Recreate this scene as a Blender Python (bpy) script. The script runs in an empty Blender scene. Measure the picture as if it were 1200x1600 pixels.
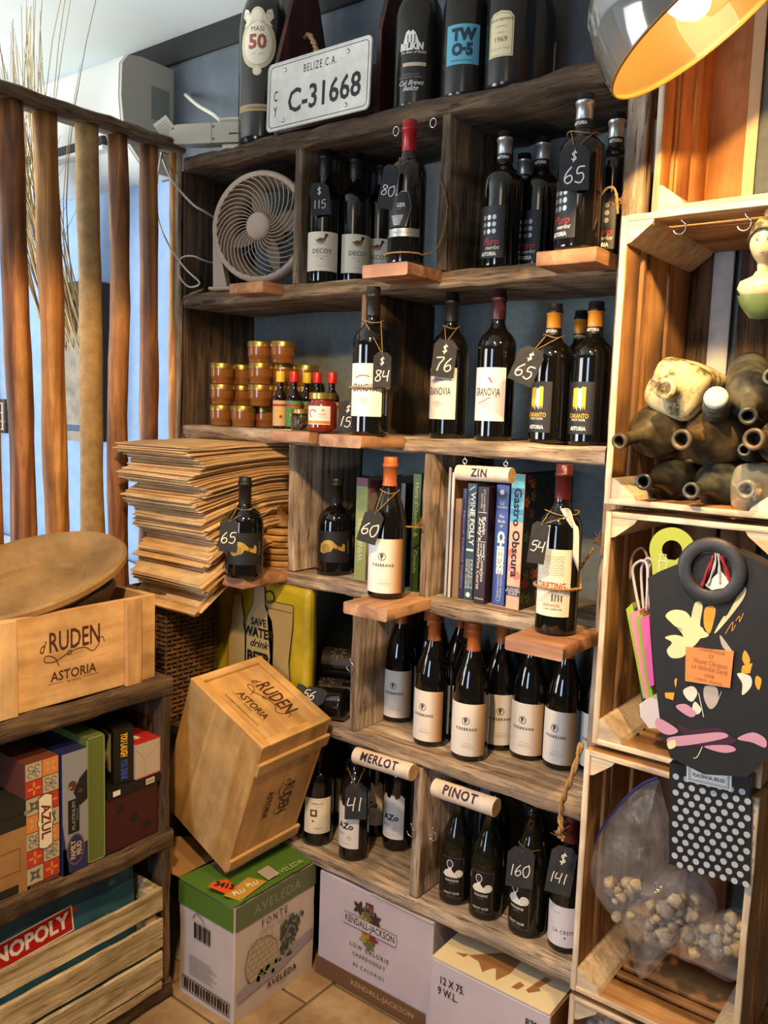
import bpy, bmesh, math, random
from mathutils import Vector, Matrix, noise
random.seed(7)
C = bpy.context.scene.collection
SC = bpy.context.scene
# ------------------------------------------------------------------ camera
F = 1330.0
YAW, PIT, ROL = [math.radians(a) for a in (37.4, 6.7, 1.9)]
CAM = Vector((0, -1.6, 1.5))
_d = Vector((-math.sin(YAW)*math.cos(PIT), math.cos(YAW)*math.cos(PIT), -math.sin(PIT)))
_r0 = Vector((math.cos(YAW), math.sin(YAW), 0)); _u0 = _r0.cross(_d)
_r = math.cos(ROL)*_r0 + math.sin(ROL)*_u0; _u = -math.sin(ROL)*_r0 + math.cos(ROL)*_u0
cd = bpy.data.cameras.new('camera'); cam = bpy.data.objects.new('camera', cd); C.objects.link(cam)
cd.sensor_fit = 'HORIZONTAL'; cd.sensor_width = 36; cd.lens = F/1200*36; cd.clip_start = .02
cam.matrix_world = Matrix.Translation(CAM) @ Matrix((_r, _u, -_d)).transposed().to_4x4()
SC.camera = cam
# ------------------------------------------------------------------ light
SC.view_settings.view_transform = 'Standard'; SC.view_settings.look = 'None'
SC.view_settings.gamma = 1; SC.view_settings.use_curve_mapping = False
SC.view_settings.exposure = 0.15
wd = bpy.data.worlds.new('room_air'); SC.world = wd; wd.use_nodes = True
wd.node_tree.nodes['Background'].inputs[0].default_value = (.95, .80, .60, 1)
wd.node_tree.nodes['Background'].inputs[1].default_value = .07
def area(name, loc, to, sx, sy, power, col, spread=180):
    l = bpy.data.lights.new(name, 'AREA'); l.shape = 'RECTANGLE'; l.size = sx; l.size_y = sy; l.energy = power; l.color = col
    l.spread = math.radians(spread)
    o = bpy.data.objects.new(name, l); C.objects.link(o); o.location = loc
    o.rotation_euler = (Vector(to)-Vector(loc)).to_track_quat('-Z', 'Y').to_euler(); return o
area('window_daylight', (-.9, -3.9, 1.5), (-1.0, 0, .7), .7, 1.5, 40, (.55, .72, 1.0))
area('doorway_daylight', (-3.6, -2.6, 1.5), (-2.9, -.4, 2.68), 1.8, 1.6, 78, (.92, .97, .98), 130)
sp = bpy.data.lights.new('second_pendant', 'SPOT'); sp.energy = 128; sp.color = (1.0, .64, .30); sp.spot_size = math.radians(122); sp.spot_blend = .12; sp.shadow_soft_size = .05
so = bpy.data.objects.new('second_pendant', sp); C.objects.link(so); so.location = (-.65, -1.3, 2.35); so.rotation_euler = Vector((-.17, .12, -.97)).to_track_quat('-Z', 'Y').to_euler()
area('soft_warm_area', (-.2, -2.2, 2.6), (-1.0, 0, 1.0), .5, .5, 3, (1.0, .78, .5))  # unseen soft warm area light, above and behind the camera
# ------------------------------------------------------------------ pixel -> plane helpers (photo frame 1200 x 1600)
def ray(x, y): return _d + (x-600)/F*_r - (y-800)/F*_u
def onY(x, y, Y): v = ray(x, y); return CAM + v*((Y-CAM.y)/v.y)
def onZ(x, y, Z): v = ray(x, y); return CAM + v*((Z-CAM.z)/v.z)
def onX(x, y, X): v = ray(x, y); return CAM + v*((X-CAM.x)/v.x)
def dep(x, y, w): return CAM + ray(x, y)*w
def proj(p):
    v = Vector(p)-CAM; w = v.dot(_d); return 600+F*v.dot(_r)/w, 800-F*v.dot(_u)/w, w
def foot(x, y, z, r=.038):
    p = onZ(x, y, z); h = p-CAM; h.z = 0; return p + h.normalized()*r
def hgt(p, ytop):
    """height of a vertical thing standing at p whose top shows at pixel row ytop"""
    a, b = 0, 1.0
    for _ in range(40):
        m = (a+b)/2
        if proj((p[0], p[1], p[2]+m))[1] > ytop: a = m
        else: b = m
    return a
def face(p, off=0): return math.atan2(CAM.y-p[1], CAM.x-p[0]) + math.pi/2 + math.radians(off)   # rotation that turns local -Y to the camera
# ------------------------------------------------------------------ materials
def hexc(h, a=1):
    h = h.lstrip('#'); v = [int(h[i:i+2], 16)/255 for i in (0, 2, 4)]
    return tuple([x/12.92 if x < .04045 else ((x+.055)/1.055)**2.4 for x in v]+[a])
_M = {}
def P(name, col, rough=.6, metal=0, **k):
    if name in _M: return _M[name]
    m = bpy.data.materials.new(name); m.use_nodes = True; b = m.node_tree.nodes['Principled BSDF']
    b.inputs['Base Color'].default_value = hexc(col) if isinstance(col, str) else col
    b.inputs['Roughness'].default_value = rough; b.inputs['Metallic'].default_value = metal
    for a, v in k.items(): b.inputs[a.replace('_', ' ')].default_value = v
    _M[name] = m
    return m
def nd(m, t, **k):
    n = m.node_tree.nodes.new(t)
    for a, v in k.items():
        if a in n.inputs: n.inputs[a].default_value = v
        else: setattr(n, a, v)
    return n
def lk(m, a, b): m.node_tree.links.new(a, b)
def ramp(m, src, stops):
    r = nd(m, 'ShaderNodeValToRGB'); e = r.color_ramp.elements
    while len(e) < len(stops): e.new(.5)
    for i, (p, c) in enumerate(stops): e[i].position = p; e[i].color = hexc(c) if isinstance(c, str) else c
    lk(m, src, r.inputs[0]); return r
def wood(name, dark, mid, light, axis='X', grain=1.0, rough=.75, bump=.3, stain=None, sat=0):
    """grain runs along axis of the object"""
    if name in _M: return _M[name]
    m = P(name, mid, rough); b = m.node_tree.nodes['Principled BSDF']
    tc = nd(m, 'ShaderNodeTexCoord'); mp = nd(m, 'ShaderNodeMapping')
    s = {'X': (2.2, 30, 30), 'Y': (30, 2.2, 30), 'Z': (30, 30, 2.2)}[axis]
    mp.inputs['Scale'].default_value = [v*grain for v in s]
    oi = nd(m, 'ShaderNodeObjectInfo'); mu = nd(m, 'ShaderNodeMath', operation='MULTIPLY'); mu.inputs[1].default_value = 37
    lk(m, oi.outputs['Random'], mu.inputs[0])
    av = nd(m, 'ShaderNodeVectorMath', operation='ADD'); lk(m, tc.outputs['Object'], av.inputs[0]); lk(m, mu.outputs[0], av.inputs[1])
    lk(m, av.outputs[0], mp.inputs['Vector'])
    n1 = nd(m, 'ShaderNodeTexNoise', Scale=1.0, Detail=8.0, Roughness=.62, Distortion=.9); lk(m, mp.outputs[0], n1.inputs['Vector'])
    r1 = ramp(m, n1.outputs['Fac'], [(.30, dark), (.5, mid), (.70, light)])
    n2 = nd(m, 'ShaderNodeTexNoise', Scale=7.0, Detail=4.0, Roughness=.6); lk(m, av.outputs[0], n2.inputs['Vector'])
    r2 = ramp(m, n2.outputs['Fac'], [(.35, (.62, .62, .62, 1)), (.62, (1.12, 1.12, 1.12, 1))])
    mx = nd(m, 'ShaderNodeMix', data_type='RGBA', blend_type='MULTIPLY'); mx.inputs[0].default_value = .8
    lk(m, r1.outputs[0], mx.inputs[6]); lk(m, r2.outputs[0], mx.inputs[7]); out = mx.outputs[2]
    if stain:
        n3 = nd(m, 'ShaderNodeTexNoise', Scale=4.0, Detail=6.0, Roughness=.7, Distortion=.5); lk(m, mp.outputs[0], n3.inputs['Vector'])
        r3 = ramp(m, n3.outputs['Fac'], [(.52, (0, 0, 0, 1)), (.66, (1, 1, 1, 1))])
        m2 = nd(m, 'ShaderNodeMix', data_type='RGBA'); lk(m, r3.outputs[0], m2.inputs[0]); lk(m, out, m2.inputs[6]); m2.inputs[7].default_value = hexc(stain); out = m2.outputs[2]
    lk(m, out, b.inputs['Base Color'])
    bp = nd(m, 'ShaderNodeBump', Strength=bump, Distance=.004); lk(m, n1.outputs['Fac'], bp.inputs['Height']); lk(m, bp.outputs[0], b.inputs['Normal'])
    return m
def mottled(name, a, b_, scale=12, rough=.7, metal=0, bump=0, lo=.35, hi=.65, **k):
    if name in _M: return _M[name]
    m = P(name, a, rough, metal, **k); b = m.node_tree.nodes['Principled BSDF']
    tc = nd(m, 'ShaderNodeTexCoord'); n = nd(m, 'ShaderNodeTexNoise', Scale=float(scale), Detail=7.0, Roughness=.65); lk(m, tc.outputs['Object'], n.inputs['Vector'])
    r = ramp(m, n.outputs['Fac'], [(lo, a), (hi, b_)]); lk(m, r.outputs[0], b.inputs['Base Color'])
    if bump:
        bp = nd(m, 'ShaderNodeBump', Strength=bump, Distance=.003); lk(m, n.outputs['Fac'], bp.inputs['Height']); lk(m, bp.outputs[0], b.inputs['Normal'])
    return m
# ------------------------------------------------------------------ mesh helpers
def mesh(name, vs, fs, mat, parent=None, smooth=False, mi=None, kind=None):
    me = bpy.data.meshes.new(name); me.from_pydata([tuple(v) for v in vs], [], fs)
    for mm in (mat if isinstance(mat, (list, tuple)) else [mat]): me.materials.append(mm)
    if mi: me.polygons.foreach_set('material_index', mi)
    if smooth: me.polygons.foreach_set('use_smooth', [True]*len(me.polygons))
    me.update()
    o = bpy.data.objects.new(name, me); C.objects.link(o)
    if parent: o.parent = parent
    if kind: o['kind'] = kind
    return o
class G:
    """collects geometry of ONE piece"""
    def __init__(s): s.v = []; s.f = []; s.m = []
    def add(s, vs, fs, mi=0, M=None):
        n = len(s.v); s.v += [(M @ Vector(v)) if M is not None else Vector(v) for v in vs]
        s.f += [tuple(i+n for i in f) for f in fs]; s.m += [mi]*len(fs); return s
    def box(s, lo, hi, bev=0.0, seg=1, amp=0.0, mi=0, M=None, sd=0.0, nf=14.0):
        lo = Vector(lo); hi = Vector(hi); d = hi-lo; ax = max(range(3), key=lambda i: d[i]); a1, a2 = [(1, 2), (2, 0), (0, 1)][ax]
        b = min(bev, d[a1]*.45, d[a2]*.45); vs = []; fs = []
        if b > 0: cs = [(b, 0), (d[a1]-b, 0), (d[a1], b), (d[a1], d[a2]-b), (d[a1]-b, d[a2]), (b, d[a2]), (0, d[a2]-b), (0, b)]
        else: cs = [(0, 0), (d[a1], 0), (d[a1], d[a2]), (0, d[a2])]
        k = len(cs)
        for i in range(seg+1):
            for (p, q) in cs:
                v = Vector((0, 0, 0)); v[ax] = lo[ax]+d[ax]*i/seg; v[a1] = lo[a1]+p; v[a2] = lo[a2]+q
                if amp:
                    w = v*nf+Vector((sd, sd*1.7, sd*.3)); nv = noise.noise_vector(w)+noise.noise_vector(w*3.1)*.5
                    e = nv*amp; e[ax] *= .8
                    v = v+e
                vs.append(v)
        for i in range(seg):
            for j in range(k):
                a = i*k+j; c = i*k+(j+1) % k; fs.append((a, c, c+k, a+k))
        fs.append(tuple(range(k))[::-1]); fs.append(tuple(range(seg*k, seg*k+k)))
        return s.add(vs, fs, mi, M)
    def lathe(s, prof, n=28, mi=0, M=None, cap=True, mis=None):
        vs = []; fs = []; ms = []; k = len(prof)
        for (r, z) in prof:
            for i in range(n):
                a = 2*math.pi*i/n; vs.append((r*math.cos(a), r*math.sin(a), z))
        for j in range(k-1):
            for i in range(n):
                a = j*n+i; b = j*n+(i+1) % n; fs.append((a, b, b+n, a+n)); ms.append(mis[j] if mis else mi)
        if cap:
            fs.append(tuple(range(n))[::-1]); fs.append(tuple(range((k-1)*n, k*n))); ms += [ms[0], ms[-1]]
        b = len(s.v); s.add(vs, fs, mi, M); s.m[-len(fs):] = ms; return s
    def tube(s, pts, r, n=8, mi=0, M=None, closed=False):
        pts = [Vector(p) for p in pts]; L = len(pts); vs = []; fs = []; up = Vector((0, 0, 1))
        t0 = (pts[1]-pts[0]).normalized(); nrm = t0.cross(Vector((.3, .5, .8))).normalized()
        for i, p in enumerate(pts):
            if closed: t = (pts[(i+1) % L]-pts[i-1])
            else: t = (pts[min(i+1, L-1)]-pts[max(i-1, 0)])
            t.normalize(); nrm = (nrm-t*nrm.dot(t)).normalized(); bn = t.cross(nrm)
            rr = r[i] if isinstance(r, (list, tuple)) else r
            for j in range(n):
                a = 2*math.pi*j/n; vs.append(p+(nrm*math.cos(a)+bn*math.sin(a))*rr)
        m = L if closed else L-1
        for i in range(m):
            for j in range(n):
                a = i*n+j; b = i*n+(j+1) % n; c = ((i+1) % L)*n; fs.append((a, b, c+(j+1) % n, c+j))
        if not closed: fs.append(tuple(range(n))[::-1]); fs.append(tuple(range((L-1)*n, L*n)))
        return s.add(vs, fs, mi, M)
    def prism(s, poly, z0, z1, mi=0, M=None):
        k = len(poly); vs = [(x, y, z0) for x, y in poly]+[(x, y, z1) for x, y in poly]
        fs = [tuple(range(k))[::-1], tuple(range(k, 2*k))]+[(i, (i+1) % k, (i+1) % k+k, i+k) for i in range(k)]
        return s.add(vs, fs, mi, M)
    def build(s, name, mat, parent=None, smooth=False, kind=None, auto=None):
        o = mesh(name, s.v, s.f, mat, parent, smooth, s.m, kind)
        if auto:
            try: o.data.set_sharp_from_angle(angle=math.radians(auto)); o.data.polygons.foreach_set('use_smooth', [True]*len(o.data.polygons))
            except Exception: pass
        return o
def empty(name, loc=(0, 0, 0), rz=0, label=None, cat=None, group=None, M=None):
    o = bpy.data.objects.new(name, None); C.objects.link(o); o.empty_display_size = .02
    if M is not None: o.matrix_world = M
    else: o.location = loc; o.rotation_euler = (0, 0, rz)
    tag(o, label, cat, group); return o
def tag(o, label=None, cat=None, group=None, kind=None):
    if label: o['label'] = label
    if cat: o['category'] = cat
    if group: o['group'] = group
    if kind: o['kind'] = kind
    return o
def copy_tree(o, parent=None):
    c = o.copy(); C.objects.link(c); c.parent = parent
    for ch in [x for x in C.objects if x.parent == o]: copy_tree(ch, c)
    return c
# ------------------------------------------------------------------ flat print: text and shapes mapped on to a surface
_TX = {}
def text_geo(s, bold=0.0, shear=0.0, sp=1.0, res=2):
    k = (s, bold, shear, sp, res)
    if k in _TX: return _TX[k]
    cu = bpy.data.curves.new('text', 'FONT'); cu.body = s; cu.size = 1; cu.align_x = 'CENTER'; cu.align_y = 'CENTER'
    cu.offset = bold; cu.shear = shear; cu.space_character = sp; cu.resolution_u = res
    o = bpy.data.objects.new('text', cu); C.objects.link(o); bpy.context.view_layer.update()
    me = bpy.data.meshes.new_from_object(o.evaluated_get(bpy.context.evaluated_depsgraph_get()))
    g = ([tuple(v.co) for v in me.vertices], [tuple(p.vertices) for p in me.polygons])
    bpy.data.objects.remove(o); bpy.data.curves.remove(cu); bpy.data.meshes.remove(me)
    _TX[k] = g; return g
def smooth_pts(pts, n=5):
    if len(pts) < 3: return [Vector((*p, 0)) if len(p) == 2 else Vector(p) for p in pts]
    q = [Vector((*p, 0)) if len(p) == 2 else Vector(p) for p in pts]; out = []
    for i in range(len(q)-1):
        a = q[max(i-1, 0)]; b = q[i]; c = q[i+1]; d = q[min(i+2, len(q)-1)]
        for j in range(n):
            t = j/n; out.append(.5*((2*b)+(c-a)*t+(2*a-5*b+4*c-d)*t*t+(3*b-a-3*c+d)*t**3))
    out.append(q[-1]); return out
class Art:
    """flat print in the (u, v) plane, metres; one material slot per ink"""
    def __init__(s): s.v = []; s.f = []; s.m = []; s.inks = []; s.lay = 0
    def ink(s, m):
        if m not in s.inks: s.inks.append(m)
        return s.inks.index(m)
    def raw(s, vs, fs, m, z=0):
        n = len(s.v); s.v += [(x, y, z) for x, y in vs]; s.f += [tuple(i+n for i in f) for f in fs]; s.m += [s.ink(m)]*len(fs); return s
    def text(s, t, x, y, h, m, sx=1.0, bold=0.0, shear=0.0, sp=1.0, rot=0, z=.0002, w=None, mir=False):
        vs, fs = text_geo(t, bold, shear, sp); 
        if w:
            xs = [v[0] for v in vs]; sx = w/((max(xs)-min(xs)) or 1)/(h/.72)
        k = h/.72; c, q = math.cos(rot), math.sin(rot)
        return s.raw([(x+(a*sx*c-b*q)*k, y+(a*sx*q+b*c)*k) for a, b, _ in vs], fs, m, z)
    def rect(s, x0, y0, x1, y1, m, z=0, nx=1, ny=1):
        vs = [(x0+(x1-x0)*i/nx, y0+(y1-y0)*j/ny) for j in range(ny+1) for i in range(nx+1)]
        return s.raw(vs, [(j*(nx+1)+i, j*(nx+1)+i+1, (j+1)*(nx+1)+i+1, (j+1)*(nx+1)+i) for j in range(ny) for i in range(nx)], m, z)
    def frame(s, x0, y0, x1, y1, t, m, z=.0002, nx=1):
        s.rect(x0, y0, x1, y0+t, m, z, nx); s.rect(x0, y1-t, x1, y1, m, z, nx); s.rect(x0, y0, x0+t, y1, m, z); return s.rect(x1-t, y0, x1, y1, m, z)
    def poly(s, pts, m, z=.0002):
        from mathutils.geometry import tessellate_polygon
        return s.raw(pts, [tuple(t) for t in tessellate_polygon([[Vector((a, b, 0)) for a, b in pts]])], m, z)
    def disc(s, x, y, r, m, z=.0002, n=16, ry=None, rot=0):
        ry = ry or r; c, q = math.cos(rot), math.sin(rot)
        return s.raw([(x+r*math.cos(a)*c-ry*math.sin(a)*q, y+r*math.cos(a)*q+ry*math.sin(a)*c) for a in [2*math.pi*i/n for i in range(n)]], [tuple(range(n))], m, z)
    def stroke(s, pts, w, m, z=.0003, sm=4, closed=False):
        q = smooth_pts(pts, sm) if sm else [Vector((*p, 0)) for p in pts]; vs = []
        for i, p in enumerate(q):
            t = q[min(i+1, len(q)-1)]-q[max(i-1, 0)]
            if t.length < 1e-9: t = Vector((1, 0, 0))
            t.normalize(); nn = Vector((-t.y, t.x, 0))*w/2; vs += [(p.x+nn.x, p.y+nn.y), (p.x-nn.x, p.y-nn.y)]
        return s.raw(vs, [(2*i, 2*i+1, 2*i+3, 2*i+2) for i in range(len(q)-1)], m, z)
    def ring(s, x, y, r, w, m, z=.0002, n=20, a0=0, a1=360):
        return s.stroke([(x+r*math.cos(math.radians(a0+(a1-a0)*i/n)), y+r*math.sin(math.radians(a0+(a1-a0)*i/n))) for i in range(n+1)], w, m, z, sm=0)
    def flat(s, name, M, parent=None):
        """M maps (u, v, height above the surface)"""
        if not s.v: return None
        return mesh(name, [M @ Vector(p) for p in s.v], s.f, s.inks, parent, False, s.m)
    def slice(s, ax=0, st=.0045):
        bm = bmesh.new(); vv = [bm.verts.new(p) for p in s.v]; no = (1, 0, 0) if ax == 0 else (0, 1, 0)
        for f, m in zip(s.f, s.m):
            try: bm.faces.new([vv[i] for i in f]).material_index = m
            except ValueError: pass
        xs = [p[ax] for p in s.v]; lo = math.floor(min(xs)/st); hi = math.ceil(max(xs)/st)
        for k in range(lo, hi+1):
            gm = [f for f in bm.faces if min(v.co[ax] for v in f.verts) < k*st-1e-6 and max(v.co[ax] for v in f.verts) > k*st+1e-6]
            if gm: bmesh.ops.bisect_plane(bm, geom=gm+list({e for f in gm for e in f.edges})+list({v for f in gm for v in f.verts}), plane_co=(no[0]*k*st, no[1]*k*st, 0), plane_no=no, dist=1e-7)
        bm.verts.index_update(); s.v = [tuple(v.co) for v in bm.verts]; s.f = [tuple(v.index for v in f.verts) for f in bm.faces]; s.m = [f.material_index for f in bm.faces]; bm.free(); return s
    def bend(s, name, R, zc, parent=None, a0=0.0):
        """wrap round a vertical cylinder of radius R; u = 0 faces local -Y turned by a0"""
        out = []
        s.slice(0)
        for x, y, z in s.v:
            a = a0+x/R; out.append((math.sin(a)*(R+z), -math.cos(a)*(R+z), zc+y))
        return mesh(name, out, s.f, s.inks, parent, False, s.m)
def basis(o, ux, uy):
    """matrix with origin o, u along ux, v along uy (made square), w out of the surface"""
    o = Vector(o); ux = Vector(ux).normalized(); w = ux.cross(Vector(uy)).normalized(); uy = w.cross(ux)
    return Matrix.Translation(o) @ Matrix((ux, uy, w)).transposed().to_4x4()
# hand-written characters, unit height
HW = {'0': [[(.5, 1), (.12, .8), (.05, .4), (.25, 0), (.5, .05), (.62, .5), (.5, 1), (.4, 1)]], '1': [[(.3, 1), (.27, .5), (.28, 0)]],
 '4': [[(.1, .95), (.03, .45), (.25, .42), (.55, .5)], [(.55, 1.0), (.5, .5), (.5, 0)]], '5': [[(.6, 1), (.2, .95), (.15, .58), (.45, .6), (.58, .35), (.4, .02), (.05, .1)]],
 '6': [[(.45, 1), (.15, .6), (.08, .2), (.3, 0), (.55, .2), (.45, .48), (.2, .4), (.1, .25)]], '7': [[(.05, .95), (.6, 1), (.35, .5), (.25, 0)]],
 '8': [[(.5, .9), (.2, .95), (.15, .7), (.5, .4), (.5, .1), (.2, 0), (.1, .25), (.4, .6), (.55, .85), (.45, .95)]],
 '$': [[(.55, .8), (.3, .9), (.1, .7), (.3, .5), (.5, .3), (.3, .1), (.05, .25)], [(.32, 1.08), (.28, -.1)]]}
def hand(art, s, x, y, h, m, w=.1, slant=.1, gap=.72):
    x -= len(s)*gap*h*.5
    for ch in s:
        adv = gap if ch != '1' else gap*.75
        for st in HW.get(ch, []): art.stroke([(x+(a+slant*(b-.5))*h, y+(b-.5)*h) for a, b in st], w*h, m, sm=5)
        x += adv*h
    return art
# ================================================================== wood and paint
BARN = [wood('barn_wood_'+a, '#3c2d1e', '#7a654b', '#a8937a', a, 1.0, .85, .7, stain='#231810') for a in 'XYZ']
GREYB = [wood('grey_barn_wood_'+a, '#5a4a3a', '#a08b74', '#cdbda8', a, 1.1, .85, .8, stain='#4a3a2c') for a in 'XYZ']
DARKB = [wood('dark_barn_wood_'+a, '#20160d', '#54412c', '#83694b', a, 1.0, .85, .7, stain='#160e08') for a in 'XYZ']
LEDGE = wood('planed_reddish_wood', '#7f5438', '#ad8060', '#c9a081', 'X', .8, .55, .15)
LEDGEY = wood('planed_reddish_wood_y', '#7f5438', '#a87b58', '#c69c76', 'Y', .8, .55, .15)
CR = [wood('crate_wood_'+a, '#744d2b', '#a27446', '#c49b68', a, .7, .7, .2) for a in 'XYZ']
CRE = [wood('crate_sawn_edge_'+a, '#b39a7c', '#d4c0a4', '#e6d8c4', a, 2.0, .8, .4) for a in 'XYZ']
PINE = [wood('pine_case_'+a, '#b98b55', '#d9b07a', '#e8c794', a, .55, .5, .08) for a in 'XYZ']
POST = wood('peeled_stick', '#6a3a18', '#a8702f', '#e0aa62', 'Z', .9, .6, .35)
POST2 = wood('barky_stick', '#33200f', '#7c4a22', '#c58a4c', 'Z', .8, .6, .35)
POST3 = mottled('smooth_bark', '#8a6a3e', '#a98850', 30, .7, bump=.2)
WALLB = mottled('blue_grey_plaster', '#646e6c', '#727c79', 60, .85, bump=.15)
BLUEW = mottled('blue_plaster', '#86a0c4', '#93accb', 20, .8, bump=.05)
DARKP = mottled('slate_grey_plaster', '#4c5358', '#596066', 8, .9)
WHITE = P('ceiling_white', '#f0f2ea', .8)
BLACKB = P('black_beam', '#1c1b1a', .8)
STEEL = P('bright_steel', '#c9c9c9', .25, 1.0)
BLK = P('black_plastic', '#141414', .5)
TILE = mottled('floor_tile', '#8a7050', '#b39872', 9, .55, bump=.2)
# ================================================================== setting
ZC = 2.68; YB = .28
g = G().box((-4.6, YB, -.02), (-2.02, YB+.1, 2.24)).box((-4.6, YB, 2.24), (-2.42, YB+.1, ZC)); g.build('wall_left_room', BLUEW, kind='structure')
g = G().box((-2.02, YB, -.02), (.9, YB+.1, 2.24)); g.build('wall_back', WALLB, kind='structure')
g = G().box((-2.42, YB, 2.24), (.9, YB+.1, ZC)); g.build('wall_back_upper', DARKP, kind='structure')
g = G().box((-2.6, YB-.012, 2.60), (.9, YB, ZC), .003); g.build('trim_1', BLACKB, kind='structure')
g = G().box((-4.6, -3.4, ZC), (1.2, YB+.1, ZC+.05)); g.build('ceiling', WHITE, kind='structure')
g = G().box((-4.65, -3.4, -.02), (-4.6, YB+.1, ZC)); g.build('wall_far_left', BLUEW, kind='structure')
fl = G().box((-4.6, -3.4, -.03), (1.2, YB, -.006)).build('floor', P('grout', '#6b5a45', .9), kind='structure')
for i in range(8):
    for j in range(8):
        x = -2.3+i*.32; y = -1.2+j*.2-(.0 if i % 2 else .1)
        if y+.19 > YB-.02: continue
        G().box((x+.004, y+.004, -.012), (x+.316, y+.196, 0), .003, 3, .0012, sd=i*7+j).build('tile', TILE, fl)
# ================================================================== the big shelving unit
ZS = [2.185, 1.813, 1.445, 1.076, .70, .335]; TH = .036
XL, XR = -1.96, -.678
shelf = empty('shelving_unit', (-1.3, 0, 0), label='tall rustic shelving unit of weathered barn boards covering the back wall', cat='shelving')
def bd(name, lo, hi, m, amp=.0035, seg=30, bev=.004, parent=None, sd=0, nf=9):
    o = G().box(lo, hi, bev, seg, amp, sd=sd, nf=nf).build(name, m, None, auto=45)
    if parent: o.parent = parent; o.matrix_parent_inverse = parent.matrix_world.inverted()
    return o
bpy.context.view_layer.update()
def inv(o, p): o.parent = p; o.matrix_parent_inverse = Matrix.Translation(-p.location) if p.rotation_euler.z == 0 else p.matrix_world.inverted(); return o
for i, z in enumerate(ZS):
    mt = (DARKB, BARN, GREYB, GREYB, GREYB, GREYB)[i][0]
    o = bd('shelf_board', (XL-.005, 0, z-TH-(.006 if i == 0 else 0)), (XR, YB-.002, z), mt, .009 if i == 0 else .005, 46, .006, sd=i*11)
    inv(o, shelf)
    if i == 0: o['label'] = 'dark top board with a jagged bark-like front edge'
def divider(x, k, back=True, t=.026, m=None):
    z0 = ZS[k+1]+.001; z1 = ZS[k]-TH-.001
    o = bd('divider', (x, .004, z0), (x+t, YB-.004, z1), m or BARN[2], .003, 14, .004, sd=x*31+k); inv(o, shelf)
for x, k in ((-1.546, 0), (-1.105, 0), (-1.318, 1), (-1.545, 2), (-1.118, 2), (-1.318, 3), (-1.112, 4)): divider(x, k, m=(BARN if k < 2 else GREYB)[2] if k != 1 else DARKB[2])
o = bd('side_panel', (XL-.03, .004, 0), (XL-.006, YB-.004, 2.149), DARKB[2], .003, 30); inv(o, shelf)
o = bd('post', (-2.015, -.012, 0), (XL-.008, .0, 2.2), BARN[2], .002, 30); inv(o, shelf)
o = bd('post', (-.677, -.006, 0), (-.637, .044, 2.30), GREYB[2], .003, 40, .005, sd=5); inv(o, shelf)
# planed ledges screwed to the board fronts
LED = [(-1.69, 1, .075), (-1.205, 1, .13), (-.80, 1, .10), (-1.50, 2, .10), (-1.292, 2, .16), (-1.655, 3, .155), (-1.20, 3, .168), (-.786, 3, .172)]
for j, (x, k, d) in enumerate(LED):
    o = bd('ledge', (x, -d, ZS[k]-.026), (x+.122, -.001, ZS[k]+.001), LEDGE if j % 2 else LEDGEY, .0006, 8, .003, sd=j*3); inv(o, shelf)
# ================================================================== pallet crates on the right
def crate(x0, x1, z0, z1, yf, d, label, gaps=((.0, .20), (.245, .30), (.34, .62), (.66, 1.0)), seed=1, backs=None, mats=None):
    rd = random.Random(seed); t = .011
    e = empty('wooden_crate', ((x0+x1)/2, yf, z0), label=label, cat='crate', group=None)
    def pc(name, lo, hi, m, amp=.0012, seg=8): return inv(bd(name, lo, hi, m, amp, seg, .0015, sd=rd.random()*50), e)
    M3 = mats or CR
    for sx in (0, 1):
        xa, xb = (x0, x0+t) if sx == 0 else (x1-t, x1)
        for (a, b) in gaps: pc('side_slat', (xa, yf+.002+a*d, z0), (xb, yf+b*d, z1), M3[2])
        pc('edge_strip', (xa-.0005, yf-.003, z0+.001), (xb+.0005, yf+.0015, z1-.001), CRE[2])
    for (za, zb, n) in ((z0, z0+t, 'base_slat'), (z1-t, z1, 'top_slat')):
        for (a, b) in gaps: pc(n, (x0+t, yf+.002+a*d, za), (x1-t, yf+b*d, zb), M3[0])
        pc('edge_strip', (x0+t, yf-.003, za), (x1-t, yf+.0015, zb), CRE[0])
    k = .048
    for cx, sx in ((x0+t, 1), (x1-t, -1)):
        for cz, sz in ((z0+t, 1), (z1-t, -1)):
            gg = G(); pl = [(cx, cz), (cx+sx*k, cz), (cx+sx*k*.9, cz+sz*.008), (cx+sx*.008, cz+sz*k*.75), (cx, cz+sz*k*.8)]
            if sx*sz < 0: pl = pl[::-1]
            vs = [(x, yf+.0, z) for x, z in pl]+[(x, yf+d-.01, z) for x, z in pl]; m = len(pl)
            gg.add(vs, [tuple(range(m)), tuple(range(m, 2*m))[::-1]]+[((i+1) % m, i, i+m, (i+1) % m+m) for i in range(m)])
            inv(gg.build('corner_block', [CRE[0], CR[1]]), e)
    w = x1-x0
    for (a, b) in (backs or ((.0, .33), (.36, .6), (.74, 1.0))): pc('back_slat', (x0+a*w, yf+d, z0), (x0+b*w, yf+d+.008, z1), (DARKB if seed == 2 else M3)[2])
    return e
CL = [wood('lit_pine_'+a, '#8f5a2c', '#c88a4a', '#dca468', a, .6, .65, .15) for a in 'XYZ']  # lighter, more orange copy of the crate wood: lamplight painted in
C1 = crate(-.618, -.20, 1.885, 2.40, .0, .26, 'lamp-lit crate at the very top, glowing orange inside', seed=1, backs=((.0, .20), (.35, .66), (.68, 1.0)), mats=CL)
C2 = crate(-.632, -.318, 1.344, 1.862, -.10, .35, 'upright crate holding the heap of old dusty bottles', seed=2, backs=((.0, .18), (.36, .68), (.70, 1.0)))
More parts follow.
